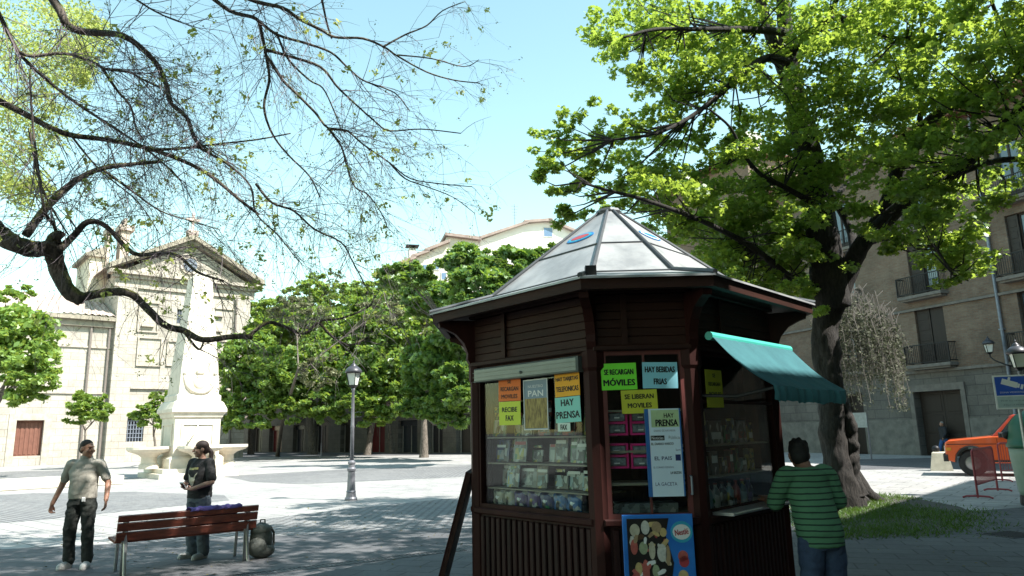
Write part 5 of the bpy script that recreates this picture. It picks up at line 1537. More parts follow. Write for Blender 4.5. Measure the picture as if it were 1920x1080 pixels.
m = MB(); m.box(FCAR, .72, .735, .48, 1.17, .0, .004); m.box(FCAR, 2.0, 2.015, .5, 1.17, .0, .004); m.box(FCAR, 1.72, 1.9, 1.02, 1.05, .005, .03); m.build('door_handle', plast, car)
m = MB(); m.box(FCAR, -.66, .7, .99, 1.01, .001, .008); m.box(FCAR, .74, 3.6, .99, 1.01, .001, .008); m.box(FCAR, .5, 2.15, .44, .5, .001, .02); m.build('side_trim', plast, car)
m = MB(); m.box(FCAR, -.69, -.55, .80, .9, .001, .012, .004); m.build('indicator', mat('amber_lens', (.6, .25, .03), rough=.2), car)
for u in (0, 2.6):
    m = MB(); m.tube([FCAR(u + .47 * math.cos(a), .40 + .54 * math.sin(a), .004) for a in np.linspace(.05, math.pi - .05, 14)], .025, 6); m.build('wheel_arch', plast, car)
m = MB(); m.box(Frame(FCAR(-.805, .57, -W2), FCAR.N, FCAR.V, -FCAR.U), -.26, .26, -.055, .055, 0, .01); m.build('number_plate', whitep, car)
# ================================================================ people
def remesh(mb_, voxel, smooth=6, name='body'):
    me = bpy.data.meshes.new(name); me.from_pydata(mb_.v, [], mb_.f); me.update()
    o = bpy.data.objects.new(name, me); COL.objects.link(o)
    r = o.modifiers.new('r', 'REMESH'); r.mode = 'VOXEL'; r.voxel_size = voxel; r.use_smooth_shade = True
    s = o.modifiers.new('s', 'SMOOTH'); s.iterations = smooth; s.factor = .5
    dg = bpy.context.evaluated_depsgraph_get()
    res = bpy.data.meshes.new_from_object(o.evaluated_get(dg))
    bpy.data.objects.remove(o); bpy.data.meshes.remove(me)
    return res
def skinmat(name, c): 
    m = mat(name, c, tuple(x * .82 for x in c), .5, 18, bump=.05)
    b = m.node_tree.nodes['Principled BSDF']; b.inputs['Subsurface Weight'].default_value = .08
    b.inputs['Subsurface Radius'].default_value = (.02, .008, .005)
    return m
class Person:
    """local axes: +x the person's left when facing -y (so -y is forward), z up; everything is turned by yaw and moved to loc"""
    def __init__(s, loc, yaw, label, vox=.007):
        s.F = yaw_frame(loc[0], loc[1], yaw); s.vox = vox; s.k = 1.0
        s.root = thing('person', label, 'person', loc)
        s.body = MB()
    def W(s, p): return s.F(p[0] * s.k, p[1] * s.k, p[2] * s.k)
    def M(s, yaw=0, pitch=0, roll=0):
        R = Matrix((s.F.U, s.F.V, s.F.N)).transposed()
        return R @ (Matrix.Rotation(yaw, 3, 'Z') @ Matrix.Rotation(pitch, 3, 'X') @ Matrix.Rotation(roll, 3, 'Y'))
    def limb(s, mb_, pts, rad):
        for i in range(len(pts) - 1): mb_.cone(s.W(pts[i]), s.W(pts[i + 1]), rad[i], rad[i + 1], 12)
    def loft(s, mb_, secs, seg=20):
        """secs: (x, y, z, rx, ry)"""
        vs = []; fs = []
        for x, y, z, rx, ry in secs:
            for k in range(seg):
                a = 2 * math.pi * k / seg
                c_, s_ = math.cos(a), math.sin(a)
                vs.append(s.W((x + rx * math.copysign(abs(c_) ** .85, c_), y + ry * math.copysign(abs(s_) ** .85, s_), z)))
        n = len(secs)
        for i in range(n - 1):
            for k in range(seg): fs.append((i * seg + k, i * seg + (k + 1) % seg, (i + 1) * seg + (k + 1) % seg, (i + 1) * seg + k))
        fs.append(tuple(range(seg - 1, -1, -1))); fs.append(tuple((n - 1) * seg + k for k in range(seg)))
        mb_.add(vs, fs)
    def head(s, c, yaw=0, pitch=0, k=1.0):
        M = s.M(yaw, pitch); C = s.W(c); b = s.body
        P = lambda x, y, z: C + M @ Vector((x * k, y * k, z * k))
        b.ball(P(0, .015, .03), (.077 * k, .096 * k, .092 * k), M, 20, 14)
        b.ball(P(0, -.02, -.03), (.064 * k, .078 * k, .085 * k), M, 18, 12)
        b.ball(P(0, -.055, -.09), (.036 * k, .034 * k, .03 * k), M, 12, 8)          # chin
        b.cone(P(0, -.094, .02), P(0, -.115, -.018), .009 * k, .016 * k, 8)        # nose
        b.ball(P(0, -.082, .038), (.05 * k, .016 * k, .012 * k), M, 12, 8)          # brow
        b.ball(P(0, -.09, -.055), (.026 * k, .014 * k, .012 * k), M, 10, 8)         # lips
        for sx in (-1, 1):
            b.ball(P(sx * .078, .015, -.005), (.014 * k, .024 * k, .034 * k), M, 10, 8)   # ears
            b.ball(P(sx * .045, -.07, -.025), (.026 * k, .02 * k, .024 * k), M, 10, 8)
        s.hp = P; s.hM = M; s.hk = k
    def face(s):
        e = mat('eye_dark', (.03, .022, .018), rough=.2)
        for sx in (-1, 1):
            m = MB(); m.ball(s.hp(sx * .032, -.0875, .016), (.012 * s.hk, .006 * s.hk, .007 * s.hk), s.hM, 8, 6); m.build('eye', e, s.root, smooth=True)
        m = MB(); m.ball(s.hp(0, -.1035, -.055), (.022 * s.hk, .004 * s.hk, .005 * s.hk), s.hM, 10, 6); m.build('mouth', mat('lip', (.28, .1, .09), rough=.5), s.root, smooth=True)
    def hand(s, wrist, tip_dir, palm_n, curl=.5, thumb=1, k=1.0):
        """palm and five fingers from wrist along tip_dir; palm_n is the side the fingers curl to"""
        w = Vector(wrist); t = Vector(tip_dir).normalized(); n = Vector(palm_n); n = (n - t * n.dot(t)).normalized(); x = t.cross(n) * thumb
        G = lambda a, b, c: s.W(w + x * a * k + t * b * k + n * c * k)
        b = s.body
        for a in (-.028, -.01, .01, .028): b.cone(G(a * .7, .0, 0), G(a, .085, 0), .014 * k, .013 * k, 8)
        for a, L in ((-.033, .062), (-.011, .075), (.011, .08), (.033, .07)):
            p0 = (a, .085, 0); a1 = curl * .7; p1 = (a * 1.12, .085 + L * .5 * math.cos(a1), L * .5 * math.sin(a1)); a2 = curl * 1.7
            p2 = (a * 1.12, p1[1] + L * .5 * math.cos(a2), p1[2] + L * .5 * math.sin(a2))
            b.cone(G(*p0), G(*p1), .0098 * k, .009 * k, 8); b.cone(G(*p1), G(*p2), .009 * k, .0075 * k, 8)
        b.cone(G(.03, .025, .004), G(.056, .06, .018), .012 * k, .0105 * k, 8); b.cone(G(.056, .06, .018), G(.058, .09, .026), .0105 * k, .0085 * k, 8)
    def done(s, skin):
        me = remesh(s.body, s.vox, 4); me.materials.clear()
        return finish('body', me, skin, s.root, smooth=True)
    def cloth(s, nm, mb_, m, smooth=5, vox=None, fold=0.0):
        me = remesh(mb_, vox or s.vox * 1.3, smooth, nm); me.materials.clear()
        if fold:                                     # soft slanting creases
            from mathutils import noise as mn
            nv_ = len(me.vertices); co_ = np.zeros(nv_ * 3); no_ = np.zeros(nv_ * 3)
            me.vertices.foreach_get('co', co_); me.vertices.foreach_get('normal', no_); co_ = co_.reshape(-1, 3); no_ = no_.reshape(-1, 3); dd_ = np.zeros(nv_)
            for i_ in range(nv_):
                q = Vector(co_[i_]); d = mn.noise(Vector((q.x * 7 + q.z * 5, q.y * 7, q.z * 13))) + .6 * mn.noise(Vector((q.x * 16 - q.z * 9, q.y * 16, q.z * 22 + 7)))
                dd_[i_] = d * fold
            me.vertices.foreach_set('co', (co_ + no_ * dd_[:, None]).ravel()); me.update()
        return finish(nm, me, m, s.root, smooth=True)

skinA = skinmat('skin_tan', (.42, .22, .15)); skinB = skinmat('skin_light', (.4, .24, .18)); skinC = skinmat('skin_brown', (.24, .12, .08))
shoew = mat('trainer_grey', (.5, .5, .48), (.35, .35, .34), .6, 20)
# ---- man in a grey polo shirt, walking
p = gnd(143, 1066)
P = Person(p, math.radians(8), 'man in grey polo shirt and dark trousers walking past the bench', .0065)
b = P.body
SL, SR = (.195, 0, 1.40), (-.195, 0, 1.40)
EL, WL = (.315, .02, 1.14), (.345, -.09, .91); ER, WR = (-.30, .04, 1.13), (-.385, -.02, .87)
P.loft(b, [(0, 0, .88, .155, .105), (0, .0, 1.0, .15, .105), (0, .0, 1.15, .155, .11), (0, .0, 1.3, .18, .115), (0, .01, 1.42, .17, .09), (0, .015, 1.475, .08, .065)])
P.limb(b, [(0, .015, 1.44), (0.005, -.01, 1.56)], [.064, .058])
P.limb(b, [SL, EL, WL], [.06, .042, .03]); P.limb(b, [SR, ER, WR], [.06, .042, .03])
P.hand(WL, (.04, -.12, -1), (-1, -.1, 0), .55, 1); P.hand(WR, (-.18, -.02, -1), (1, -.1, 0), 1.0, -1)
P.limb(b, [(.09, 0, .9), (.11, -.02, .5), (.12, .02, .09)], [.09, .058, .042]); P.limb(b, [(-.09, 0, .9), (-.13, .0, .5), (-.13, .06, .09)], [.09, .058, .042])
P.head((.012, -.02, 1.615), math.radians(62), math.radians(3))
P.done(skinA); P.face()
m = MB(); P.loft(m, [(0, 0, .93, .178, .13), (0, -.005, 1.02, .182, .14), (0, -.005, 1.16, .178, .138), (0, .0, 1.3, .198, .13), (0, .01, 1.42, .185, .105), (0, .015, 1.47, .10, .08), (0, .012, 1.495, .078, .072)])
for S_, E_ in ((SL, EL), (SR, ER)):
    e = Vector(S_).lerp(Vector(E_), .72); P.limb(m, [(S_[0] * .8, S_[1], S_[2] + .005), tuple(S_), tuple(Vector(S_).lerp(Vector(E_), .35)), tuple(e)], [.08, .074, .066, .064])
P.cloth('shirt', m, mat('polo_grey', (.36, .34, .29), (.32, .30, .26), .85, 4, bump=.3, dist=.03), 7, fold=.006)
m = MB(); P.loft(m, [(0, .012, 1.475, .088, .08), (0, .01, 1.51, .077, .073), (0, .012, 1.525, .08, .076)]); P.cloth('collar', m, mat('polo_grey', (0, 0, 0)), 2)
m = MB(); P.loft(m, [(0, 0, .85, .172, .125), (0, 0, .92, .172, .125), (0, 0, 1.0, .166, .122)])
P.limb(m, [(.088, 0, .88), (.112, -.02, .5), (.122, .02, .1)], [.108, .082, .074]); P.limb(m, [(-.088, 0, .88), (-.132, 0, .5), (-.132, .06, .1)], [.108, .082, .074])
P.cloth('trousers', m, mat('trousers_black', (.03, .034, .03), (.018, .02, .018), .85, 6, bump=.35, dist=.03), 6, fold=.011)
m = MB(); P.loft(m, [(0, 0, .985, .176, .13), (0, 0, 1.02, .176, .13)]); P.cloth('belt', m, mat('belt_black', (.015, .014, .013), rough=.4), 2)
m = MB(); m.box(Frame(P.W((.07, -.135, .93)), P.F.U, P.F.N, -P.F.V), -.022, .022, -.03, .03, 0, .015, .004); m.build('belt_pouch', whitep, P.root)
m = MB(); P_ = P.hp; m.ball(P_(0, .024, .05), (.081, .094, .084), P.hM, 20, 12); m.ball(P_(0, .055, .0), (.076, .066, .075), P.hM, 18, 10)
P.cloth('hair', m, mat('hair_dark', (.035, .024, .018), (.018, .012, .01), .7, 40, bump=.3), 2, .008)
for sx, fy in ((.122, -.02), (-.132, .03)):
    m = MB(); P.limb(m, [(sx, fy + .05, .055), (sx * 1.25, fy - .15, .045)], [.052, .045]); P.limb(m, [(sx, fy + .05, .025), (sx * 1.25, fy - .16, .022)], [.045, .042]); P.cloth('shoe', m, shoew, 3, .008)

# ---- woman in a black t-shirt, behind the bench
p = gnd(367, 1047)
P = Person(p, math.radians(-28), 'long haired person in black t-shirt and jeans holding a white phone', .0065)
b = P.body
SL, SR = (.19, 0, 1.36), (-.19, 0, 1.36)
EL, WL = (.285, -.03, 1.09), (.09, -.22, 1.0); ER, WR = (-.26, -.02, 1.09), (-.08, -.24, 1.04)
P.loft(b, [(0, 0, .84, .16, .115), (0, 0, .98, .15, .115), (0, 0, 1.12, .155, .12), (0, .0, 1.27, .17, .12), (0, .01, 1.38, .165, .09), (0, .015, 1.43, .075, .06)])
P.limb(b, [(0, .015, 1.4), (0, -.01, 1.51)], [.058, .052])
P.limb(b, [SL, EL, WL], [.058, .042, .029]); P.limb(b, [SR, ER, WR], [.058, .042, .029])
P.hand(WL, (-1, -.35, .1), (0, -.2, 1), .7, 1); P.hand(WR, (1, -.45, .05), (0, -.2, 1), .7, -1)
for sx in (.095, -.095): P.limb(b, [(sx, 0, .85), (sx * 1.2, -.01, .47), (sx * 1.3, .03, .085)], [.095, .062, .042])
P.head((0, -.025, 1.565), math.radians(-32), math.radians(4), .97)
P.done(skinB); P.face()
tee = mat('tee_black', (.02, .02, .021), (.013, .013, .014), .85, 6, bump=.3, dist=.03)
m = MB(); P.loft(m, [(0, 0, .86, .188, .148), (0, 0, .98, .184, .15), (0, 0, 1.12, .182, .152), (0, -.005, 1.26, .195, .145), (0, .01, 1.38, .178, .105), (0, .015, 1.43, .095, .078)])
for S_, E_ in ((SL, EL), (SR, ER)):
    e = Vector(S_).lerp(Vector(E_), .75); P.limb(m, [(S_[0] * .8, S_[1], S_[2] + .005), tuple(S_), tuple(Vector(S_).lerp(Vector(E_), .35)), tuple(e)], [.08, .075, .073, .076])
sh = P.cloth('shirt', m, tee, 7, fold=.008)
# chest print: thin printed patches lying on the shirt front
def chest(poly, nm, M_, off):
    bvh_pts = []
    from mathutils.bvhtree import BVHTree
    me = sh.data; bt = BVHTree.FromPolygons([v.co for v in me.vertices], [p_.vertices for p_ in me.polygons])
    N = 14; us = [q[0] for q in poly]; vs_ = [q[1] for q in poly]
    lo_, hi_ = (min(us), min(vs_)), (max(us), max(vs_))
    class P2:  pass
    pl = []
    for q in poly:
        a = P2(); a.x, a.y = q; pl.append(a)
    st = .006; V = []; Fc = []
    nx = int((hi_[0] - lo_[0]) / st) + 1; ny = int((hi_[1] - lo_[1]) / st) + 1
    for i in range(nx):
        for j in range(ny):
            cx, cy = lo_[0] + (i + .5) * st, lo_[1] + (j + .5) * st
            if not inside(pl, cx, cy): continue
            q = []
            for dx, dy in ((-.5, -.5), (.5, -.5), (.5, .5), (-.5, .5)):
                o = P.W((cx + dx * st, -.6, cy + dy * st)); h = bt.ray_cast(o, P.F.V)
                if h[0] is None: q = None; break
                q.append(h[0] - P.F.V * off)
            if q: k = len(V); V += q; Fc.append((k, k + 1, k + 2, k + 3))
    if Fc: link_mesh(nm, V, Fc, M_, sh)
gold = mat('print_gold', (.45, .4, .16), (.2, .18, .06), .6, 60)
chest([(-.1, 1.27), (.1, 1.275), (.1, 1.305), (-.1, 1.3)], 'print', gold, .003)
chest([(-.1, 1.22), (-.06, 1.19), (-.03, 1.16), (.03, 1.16), (.06, 1.2), (.1, 1.23), (.06, 1.16), (.05, 1.1), (.02, 1.04), (-.02, 1.03), (-.05, 1.09), (-.06, 1.14)], 'print', mat('print_pale', (.6, .58, .48), (.3, .28, .2), .6, 45), .003)
m = MB(); P.loft(m, [(0, 0, .8, .176, .135), (0, 0, .88, .176, .135), (0, 0, .95, .165, .125)])
for sx in (.095, -.095): P.limb(m, [(sx, 0, .84), (sx * 1.2, -.01, .47), (sx * 1.3, .03, .09)], [.112, .09, .085])
P.cloth('jeans', m, mat('jeans_grey', (.13, .155, .18), (.07, .09, .11), .85, 7, bump=.35, dist=.03), 6, fold=.012)
m = MB(); m.ball(P.hp(0, .02, .045), (.084, .1, .09), P.hM, 20, 12); m.ball(P.hp(0, .06, .0), (.074, .065, .08), P.hM, 16, 10)
m.cone(P.hp(0, .11, .0), P.hp(.005, .15, -.06), .03, .034, 10); m.cone(P.hp(.005, .15, -.06), P.hp(.02, .14, -.2), .034, .028, 10); m.cone(P.hp(.02, .14, -.2), P.hp(.03, .1, -.32), .028, .012, 10)
P.cloth('hair', m, mat('hair_brown', (.04, .024, .02), (.02, .012, .01), .6, 40, bump=.3), 2, .008)
for sx in (.123, -.123):
    m = MB(); P.limb(m, [(sx, .05, .055), (sx * 1.2, -.14, .042)], [.052, .044]); P.limb(m, [(sx, .05, .025), (sx * 1.2, -.15, .022)], [.045, .042]); P.cloth('shoe', m, shoew, 3, .008)
hp_ = P.W((0.0, -.295, 1.055))
r = thing('mobile_phone', 'small white phone held in both hands by the person in black', 'phone', hp_)
FP = Frame(hp_, P.F.U, (P.F.N * .8 - P.F.V * .6), None)
m = MB(); m.box(FP, -.035, .035, -.055, .06, -.008, .008, .003); m.build('case', whitep, r)
m = MB(); m.box(FP, -.03, .03, -.045, .05, .0085, .0095); m.build('screen', blackp, r)

# ---- customer at the counter
p = Vector((2.47, 6.2, 0))
yw = math.pi + .2      # forward (-y) points into the kiosk face
P = Person(p, yw + math.radians(0), 'customer in green striped shirt and jeans leaning on the kiosk counter', .0065)
P.k = .945
b = P.body
ln = -.10                                            # forward lean at the shoulders
SL, SR = (.205, ln, 1.38), (-.205, ln, 1.38)
F = KF[1]
# the hand on the counter: the customer's left
def loc(pw):
    d = Vector(pw) - P.F.O
    return (d.dot(P.F.U) / P.k, d.dot(P.F.V) / P.k, d.dot(P.F.N) / P.k)
sideL = 1 if P.F.U.dot(F.U) < 0 else -1              # which local side lies towards the door
hx = loc(F(F.pix(1440, 948, .15)[0], ZS + .09, .15))
near = SL if sideL > 0 else SR; far_ = SR if sideL > 0 else SL
En = ((near[0] + hx[0]) / 2 + .07 * sideL, (near[1] + hx[1]) / 2 + .06, 1.12)
P.loft(b, [(0, .03, .85, .165, .115), (0, .02, 1.0, .16, .115), (0, -.05, 1.15, .165, .12), (0, -.12, 1.29, .185, .12), (0, ln + .01, 1.41, .17, .09), (0, ln + .0, 1.46, .08, .065)])
P.limb(b, [(0, ln, 1.42), (0, ln - .05, 1.53)], [.062, .056])
P.limb(b, [near, En, hx], [.06, .042, .03])
P.hand(hx, Vector(hx) - Vector(En) + Vector((0, -.1, .1)), (0, 0, -1), .4, sideL)
Ef = (far_[0] * 1.35, ln + .03, 1.13); Wf = (far_[0] * 1.35, ln - .17, .99)
P.limb(b, [far_, Ef, Wf], [.06, .042, .03]); P.hand(Wf, (0, -1, -.25), (sideL, 0, -.4), .5, -sideL)
for sx in (.095, -.095): P.limb(b, [(sx, .03, .86), (sx * 1.25, .02, .48), (sx * 1.35, .05, .085)], [.092, .06, .042])
P.head((0.0, ln - .08, 1.55), math.radians(-24 * sideL), math.radians(14), .98)
P.done(skinC); P.face()
sm_, nt, bs = _new('green_striped_jersey')
v = _coord(nt, (1, 1, 1)); sep = nt.nodes.new('ShaderNodeSeparateXYZ'); nt.links.new(v, sep.inputs[0])
n_ = _noise(nt, v, 3, 3); a1 = nt.nodes.new('ShaderNodeMath'); a1.operation = 'MULTIPLY_ADD'; a1.inputs[1].default_value = .03; nt.links.new(n_, a1.inputs[0]); nt.links.new(sep.outputs[2], a1.inputs[2])
md = nt.nodes.new('ShaderNodeMath'); md.operation = 'FRACT'; mu = nt.nodes.new('ShaderNodeMath'); mu.operation = 'MULTIPLY'; mu.inputs[1].default_value = 1 / .047
nt.links.new(a1.outputs[0], mu.inputs[0]); nt.links.new(mu.outputs[0], md.inputs[0])
cl_ = _ramp(nt, md.outputs[0], [(0.0, (.015, .03, .025)), (.23, (.015, .03, .025)), (.27, (.08, .205, .11)), (.97, (.08, .205, .11))])
nt.links.new(cl_, bs.inputs['Base Color']); bs.inputs['Roughness'].default_value = .9; _bump(nt, bs, _noise(nt, v, 7, 4), .35, .03)
m = MB(); P.loft(m, [(0, .03, .80, .2, .15), (0, .02, .92, .2, .155), (0, -.03, 1.1, .19, .15), (0, -.1, 1.27, .2, .14), (0, ln + .01, 1.4, .195, .11), (0, ln, 1.455, .1, .08)])
for S_, E_ in ((near, En), (far_, Ef)):
    e = Vector(S_).lerp(Vector(E_), .9); P.limb(m, [(S_[0] * .8, S_[1], S_[2] + .005), tuple(S_), tuple(Vector(S_).lerp(Vector(E_), .35)), tuple(e)], [.085, .08, .077, .076])
P.cloth('shirt', m, sm_, 7, fold=.008)
m = MB(); P.loft(m, [(0, .03, .78, .178, .13), (0, .03, .86, .178, .13), (0, .03, .94, .17, .125)])
for sx in (.095, -.095): P.limb(m, [(sx, .03, .84), (sx * 1.25, .02, .48), (sx * 1.35, .05, .09)], [.112, .088, .08])
P.cloth('jeans', m, mat('jeans_blue', (.05, .08, .15), (.03, .045, .09), .85, 7, bump=.35, dist=.03), 6, fold=.01)
m = MB(); m.ball(P.hp(0, .022, .045), (.086, .1, .092), P.hM, 20, 12); m.ball(P.hp(0, .05, -.01), (.08, .07, .085), P.hM, 16, 10)
for k in range(16):
    a = rng.uniform(0, 6.28); e_ = rng.uniform(.0, 1.2); m.ball(P.hp(.075 * math.cos(a) * math.cos(e_), .03 + .085 * math.sin(a) * math.cos(e_), .05 + .085 * math.sin(e_)), .022, None, 7, 5)
P.cloth('hair', m, mat('hair_black', (.012, .01, .01), (.006, .005, .005), .7, 40, bump=.3), 1, .008)
for sx in (.125, -.125):
    m = MB(); P.limb(m, [(sx, .07, .055), (sx * 1.1, -.12, .042)], [.052, .044]); P.limb(m, [(sx, .07, .025), (sx * 1.1, -.13, .022)], [.045, .042]); P.cloth('shoe', m, mat('shoe_dark', (.03, .03, .03), rough=.6), 3, .009)

# ---- distant walker in front of the brown door
p = gnd(1774, 855)
P = Person(p, math.radians(-80), 'distant walker in dark jacket and blue jeans passing the brown door', .014)
b = P.body
P.loft(b, [(0, 0, .88, .16, .11), (0, 0, 1.15, .16, .115), (0, 0, 1.4, .17, .09), (0, .01, 1.47, .08, .06)]); P.limb(b, [(0, 0, 1.44), (0, -.01, 1.56)], [.06, .055])
for sx in (1, -1):
    P.limb(b, [(.19 * sx, 0, 1.4), (.25 * sx, -.06 * sx, 1.14), (.26 * sx, -.2 * sx - .05, .93)], [.06, .045, .032]); P.hand((.26 * sx, -.2 * sx - .05, .93), (0, -.3, -1), (-sx, 0, 0), .5, sx)
    P.limb(b, [(.09 * sx, 0, .9), (.1 * sx, .14 * sx - .03, .5), (.1 * sx, .28 * sx, .1)], [.09, .06, .045])
P.head((0, -.02, 1.62), 0, 0); P.done(skinA)
m = MB(); P.loft(m, [(0, 0, .82, .19, .14), (0, 0, 1.15, .19, .14), (0, 0, 1.4, .19, .11), (0, .01, 1.5, .09, .08)])
for sx in (1, -1): P.limb(m, [(.19 * sx, 0, 1.4), (.25 * sx, -.06 * sx, 1.14), (.26 * sx, -.19 * sx - .05, .96)], [.085, .065, .055])
P.cloth('jacket', m, mat('jacket_dark', (.03, .03, .035), rough=.8), 3)
m = MB()
for sx in (1, -1): P.limb(m, [(.09 * sx, 0, .86), (.1 * sx, .14 * sx - .03, .5), (.1 * sx, .28 * sx, .12)], [.11, .085, .07])
P.cloth('jeans', m, mat('jeans_bright', (.05, .12, .3), rough=.85), 3)
for sx in (1, -1):
    m = MB(); P.limb(m, [(.1 * sx, .28 * sx + .04, .06), (.1 * sx, .28 * sx - .15, .045)], [.055, .045]); P.cloth('shoe', m, MATS['shoe_dark'], 2)
m = MB(); m.ball(P.hp(0, .03, .05), (.083, .095, .085), P.hM, 14, 9); m.build('hair', mat('hair_grey', (.3, .29, .28), rough=.8), P.root, smooth=True)
# ================================================================ trees
def barkmat(name, c, c2, moss_c=None, scale=7):
    m, nt, b = _new(name)
    v = _coord(nt, (1, 1, .3)); n = _noise(nt, v, scale, 7, .7)
    col = _ramp(nt, n, [(.32, c2), (.66, c)])
    if moss_c:
        v2 = _coord(nt); n2 = _noise(nt, v2, 2.2, 5)
        g = nt.nodes.new('ShaderNodeNewGeometry'); sp = nt.nodes.new('ShaderNodeSeparateXYZ'); nt.links.new(g.outputs['Normal'], sp.inputs[0])
        ad = nt.nodes.new('ShaderNodeMath'); ad.operation = 'MULTIPLY_ADD'; ad.inputs[1].default_value = .45; nt.links.new(sp.outputs[2], ad.inputs[0]); nt.links.new(n2, ad.inputs[2])
        f = _ramp(nt, ad.outputs[0], [(.66, (0, 0, 0)), (.82, (1, 1, 1))])
        col = _mix(nt, f, col, moss_c)
    nt.links.new(col, b.inputs['Base Color']); b.inputs['Roughness'].default_value = .9
    n9 = _noise(nt, _coord(nt, (1, 1, .22)), scale * 3.5, 5, .7)
    crack = _ramp(nt, n9, [(.38, (.35, .35, .35)), (.56, (1.15, 1.15, 1.15))])
    col = _mix(nt, 1.0, col, crack, 'MULTIPLY'); nt.links.new(col, b.inputs['Base Color'])
    _bump(nt, b, n9, .9, .05)
    return m
def limb_path(pix, Y0, Y1, rpx0, rpx1, per=4, wig=0.0):
    """limb drawn through photo pixels, running from distance Y0 to Y1; radii in pixels"""
    n = len(pix); P = []; R = []
    for i, (px, py) in enumerate(pix):
        t = i / (n - 1); Y = Y0 + (Y1 - Y0) * t + (random.uniform(-wig, wig) if 0 < i < n - 1 else 0)
        p = at_y(px, py, Y); P.append(p)
        R.append((rpx0 + (rpx1 - rpx0) * t ** .8) * (CAM_R.transposed() @ (p - CAM_P)).z * -1 / F_PX)
    return smooth_path(P, R, per)
def twig(mb_, p, d, L, r, lvl, tips, sag=.25, curl=.5, sides=4, dens=1.0):
    """a thin wandering twig with side twigs; ends are kept in tips"""
    pts = [Vector(p)]; dr = Vector(d).normalized(); n = 4
    for i in range(n):
        dr = (dr + Vector((random.gauss(0, curl), random.gauss(0, curl), random.gauss(0, curl) - sag)) * .33).normalized()
        pts.append(pts[-1] + dr * L / n)
    mb_.tube(pts, [r * (1 - .7 * i / n) for i in range(n + 1)], sides, False)
    tips.append((pts[-1], dr, lvl))
    if lvl > 0:
        for k in range(max(1, int(round(random.choice((2, 3, 3)) * dens)))):
            i = random.randint(1, n); a = Vector((random.gauss(0, 1), random.gauss(0, 1), random.gauss(0, .7))).normalized()
            twig(mb_, pts[i], (dr + a * .9), L * random.uniform(.45, .75), r * .6, lvl - 1, tips, sag, curl, 3, dens)

# ---------------------------------------------------------------- maple on the right
bark = barkmat('maple_bark', (.034, .029, .025), (.013, .0115, .01))
maple = thing('maple_tree', 'big spreading maple with fresh green leaves behind the kiosk on the right', 'tree', gnd(1585, 935))
DM = 15.8
limbs = []
def ML(pix, Y0, Y1, r0, r1, nm='limb', wig=.15, per=4, sides=10, wob=.05):
    p, r = limb_path(pix, Y0, Y1, r0, r1, per, wig)
    m = MB(); m.tube(p, r, sides, True, wob); m.build(nm, bark, maple, smooth=True); limbs.append(p)
p, r = smooth_path([gnd(1582, 950) - Vector((0, 0, .2)), at_y(1580, 925, DM), at_y(1571, 880, DM), at_y(1562, 800, DM), at_y(1556, 720, DM), at_y(1548, 640, DM), at_y(1552, 570, DM), at_y(1556, 520, DM)],
                   [.5, .35, .27, .26, .27, .28, .29, .25], 16)
m = MB(); m.tube(p, r, 40, True); knobbly(m, .085, 2.6, .6)
for k in range(7):                                   # root flare and burls
    a = k * .9 + .3; c = gnd(1588, 938)
    pa, ra = smooth_path([c + Vector((.2 * math.cos(a), .2 * math.sin(a), .6)), c + Vector((.42 * math.cos(a), .42 * math.sin(a), .2)), c + Vector((.62 * math.cos(a + .1), .62 * math.sin(a + .1), .04)), c + Vector((.85 * math.cos(a + .2), .85 * math.sin(a + .2), -.06))], [.17, .15, .11, .05], 4); m.tube(pa, ra, 10, True, .06)
kb = MB(); pa, ra = smooth_path([at_y(px, py, DM - .05) for px, py in ((1574, 735), (1588, 775), (1592, 810), (1597, 850), (1596, 890), (1606, 930))], [.1, .16, .17, .16, .18, .26], 12); kb.tube(pa, [q * .85 for q in ra], 24, True); knobbly(kb, .07, 4.5, .8); m.add(kb.v, kb.f)
m.build('trunk', bark, maple, smooth=True)
ML([(1556, 575), (1549, 480), (1532, 380), (1516, 290), (1496, 210), (1483, 130), (1473, 60), (1466, -30), (1470, -120), (1480, -220)], DM, 14.6, 36, 5)
ML([(1562, 580), (1590, 510), (1612, 465), (1628, 440)], DM, 15.2, 20, 15)
ML([(1622, 452), (1660, 390), (1690, 300), (1720, 250), (1790, 190), (1880, 150), (1940, 115)], 15.2, 12.5, 16, 8)
ML([(1630, 445), (1680, 395), (1740, 345), (1800, 320), (1850, 265), (1930, 185)], 15.2, 11.8, 16, 7)
ML([(1735, 348), (1830, 312), (1880, 300), (1950, 298)], 13.9, 12.2, 8, 5)
ML([(1625, 448), (1690, 443), (1730, 450), (1765, 478), (1788, 515)], 15.2, 13.2, 9, 2.5)
ML([(1604, 480), (1592, 425), (1562, 372), (1546, 335)], 15.4, 16.2, 9, 5)
ML([(1565, 372), (1600, 330), (1640, 285), (1680, 240)], 16.0, 17.2, 6, 2.5)
ML([(1650, 402), (1685, 350), (1722, 330), (1735, 348)], 14.9, 14.0, 7, 6)
ML([(1545, 560), (1480, 520), (1420, 470), (1350, 430), (1280, 400), (1200, 372), (1140, 357), (1090, 342)], DM, 11.8, 8.5, 2)
ML([(1480, 120), (1440, 108), (1390, 140), (1340, 185), (1290, 222), (1230, 250), (1150, 262)], 14.8, 12.2, 9, 2)
ML([(1474, 60), (1400, 55), (1330, 55), (1230, 55), (1170, 70)], 14.6, 12.0, 8, 2)
ML([(1490, 195), (1466, 125), (1442, 60), (1420, -20)], 15, 15.6, 13, 9)
ML([(1484, 98), (1530, 60), (1575, -10)], 14.7, 13.8, 8, 4)
ML([(1500, 90), (1560, 35), (1640, 62), (1700, 72), (1780, 60)], 14.7, 13.0, 6, 2.5)
ML([(1720, 250), (1728, 200), (1735, 120), (1722, -10)], 14.2, 13.2, 6, 3)
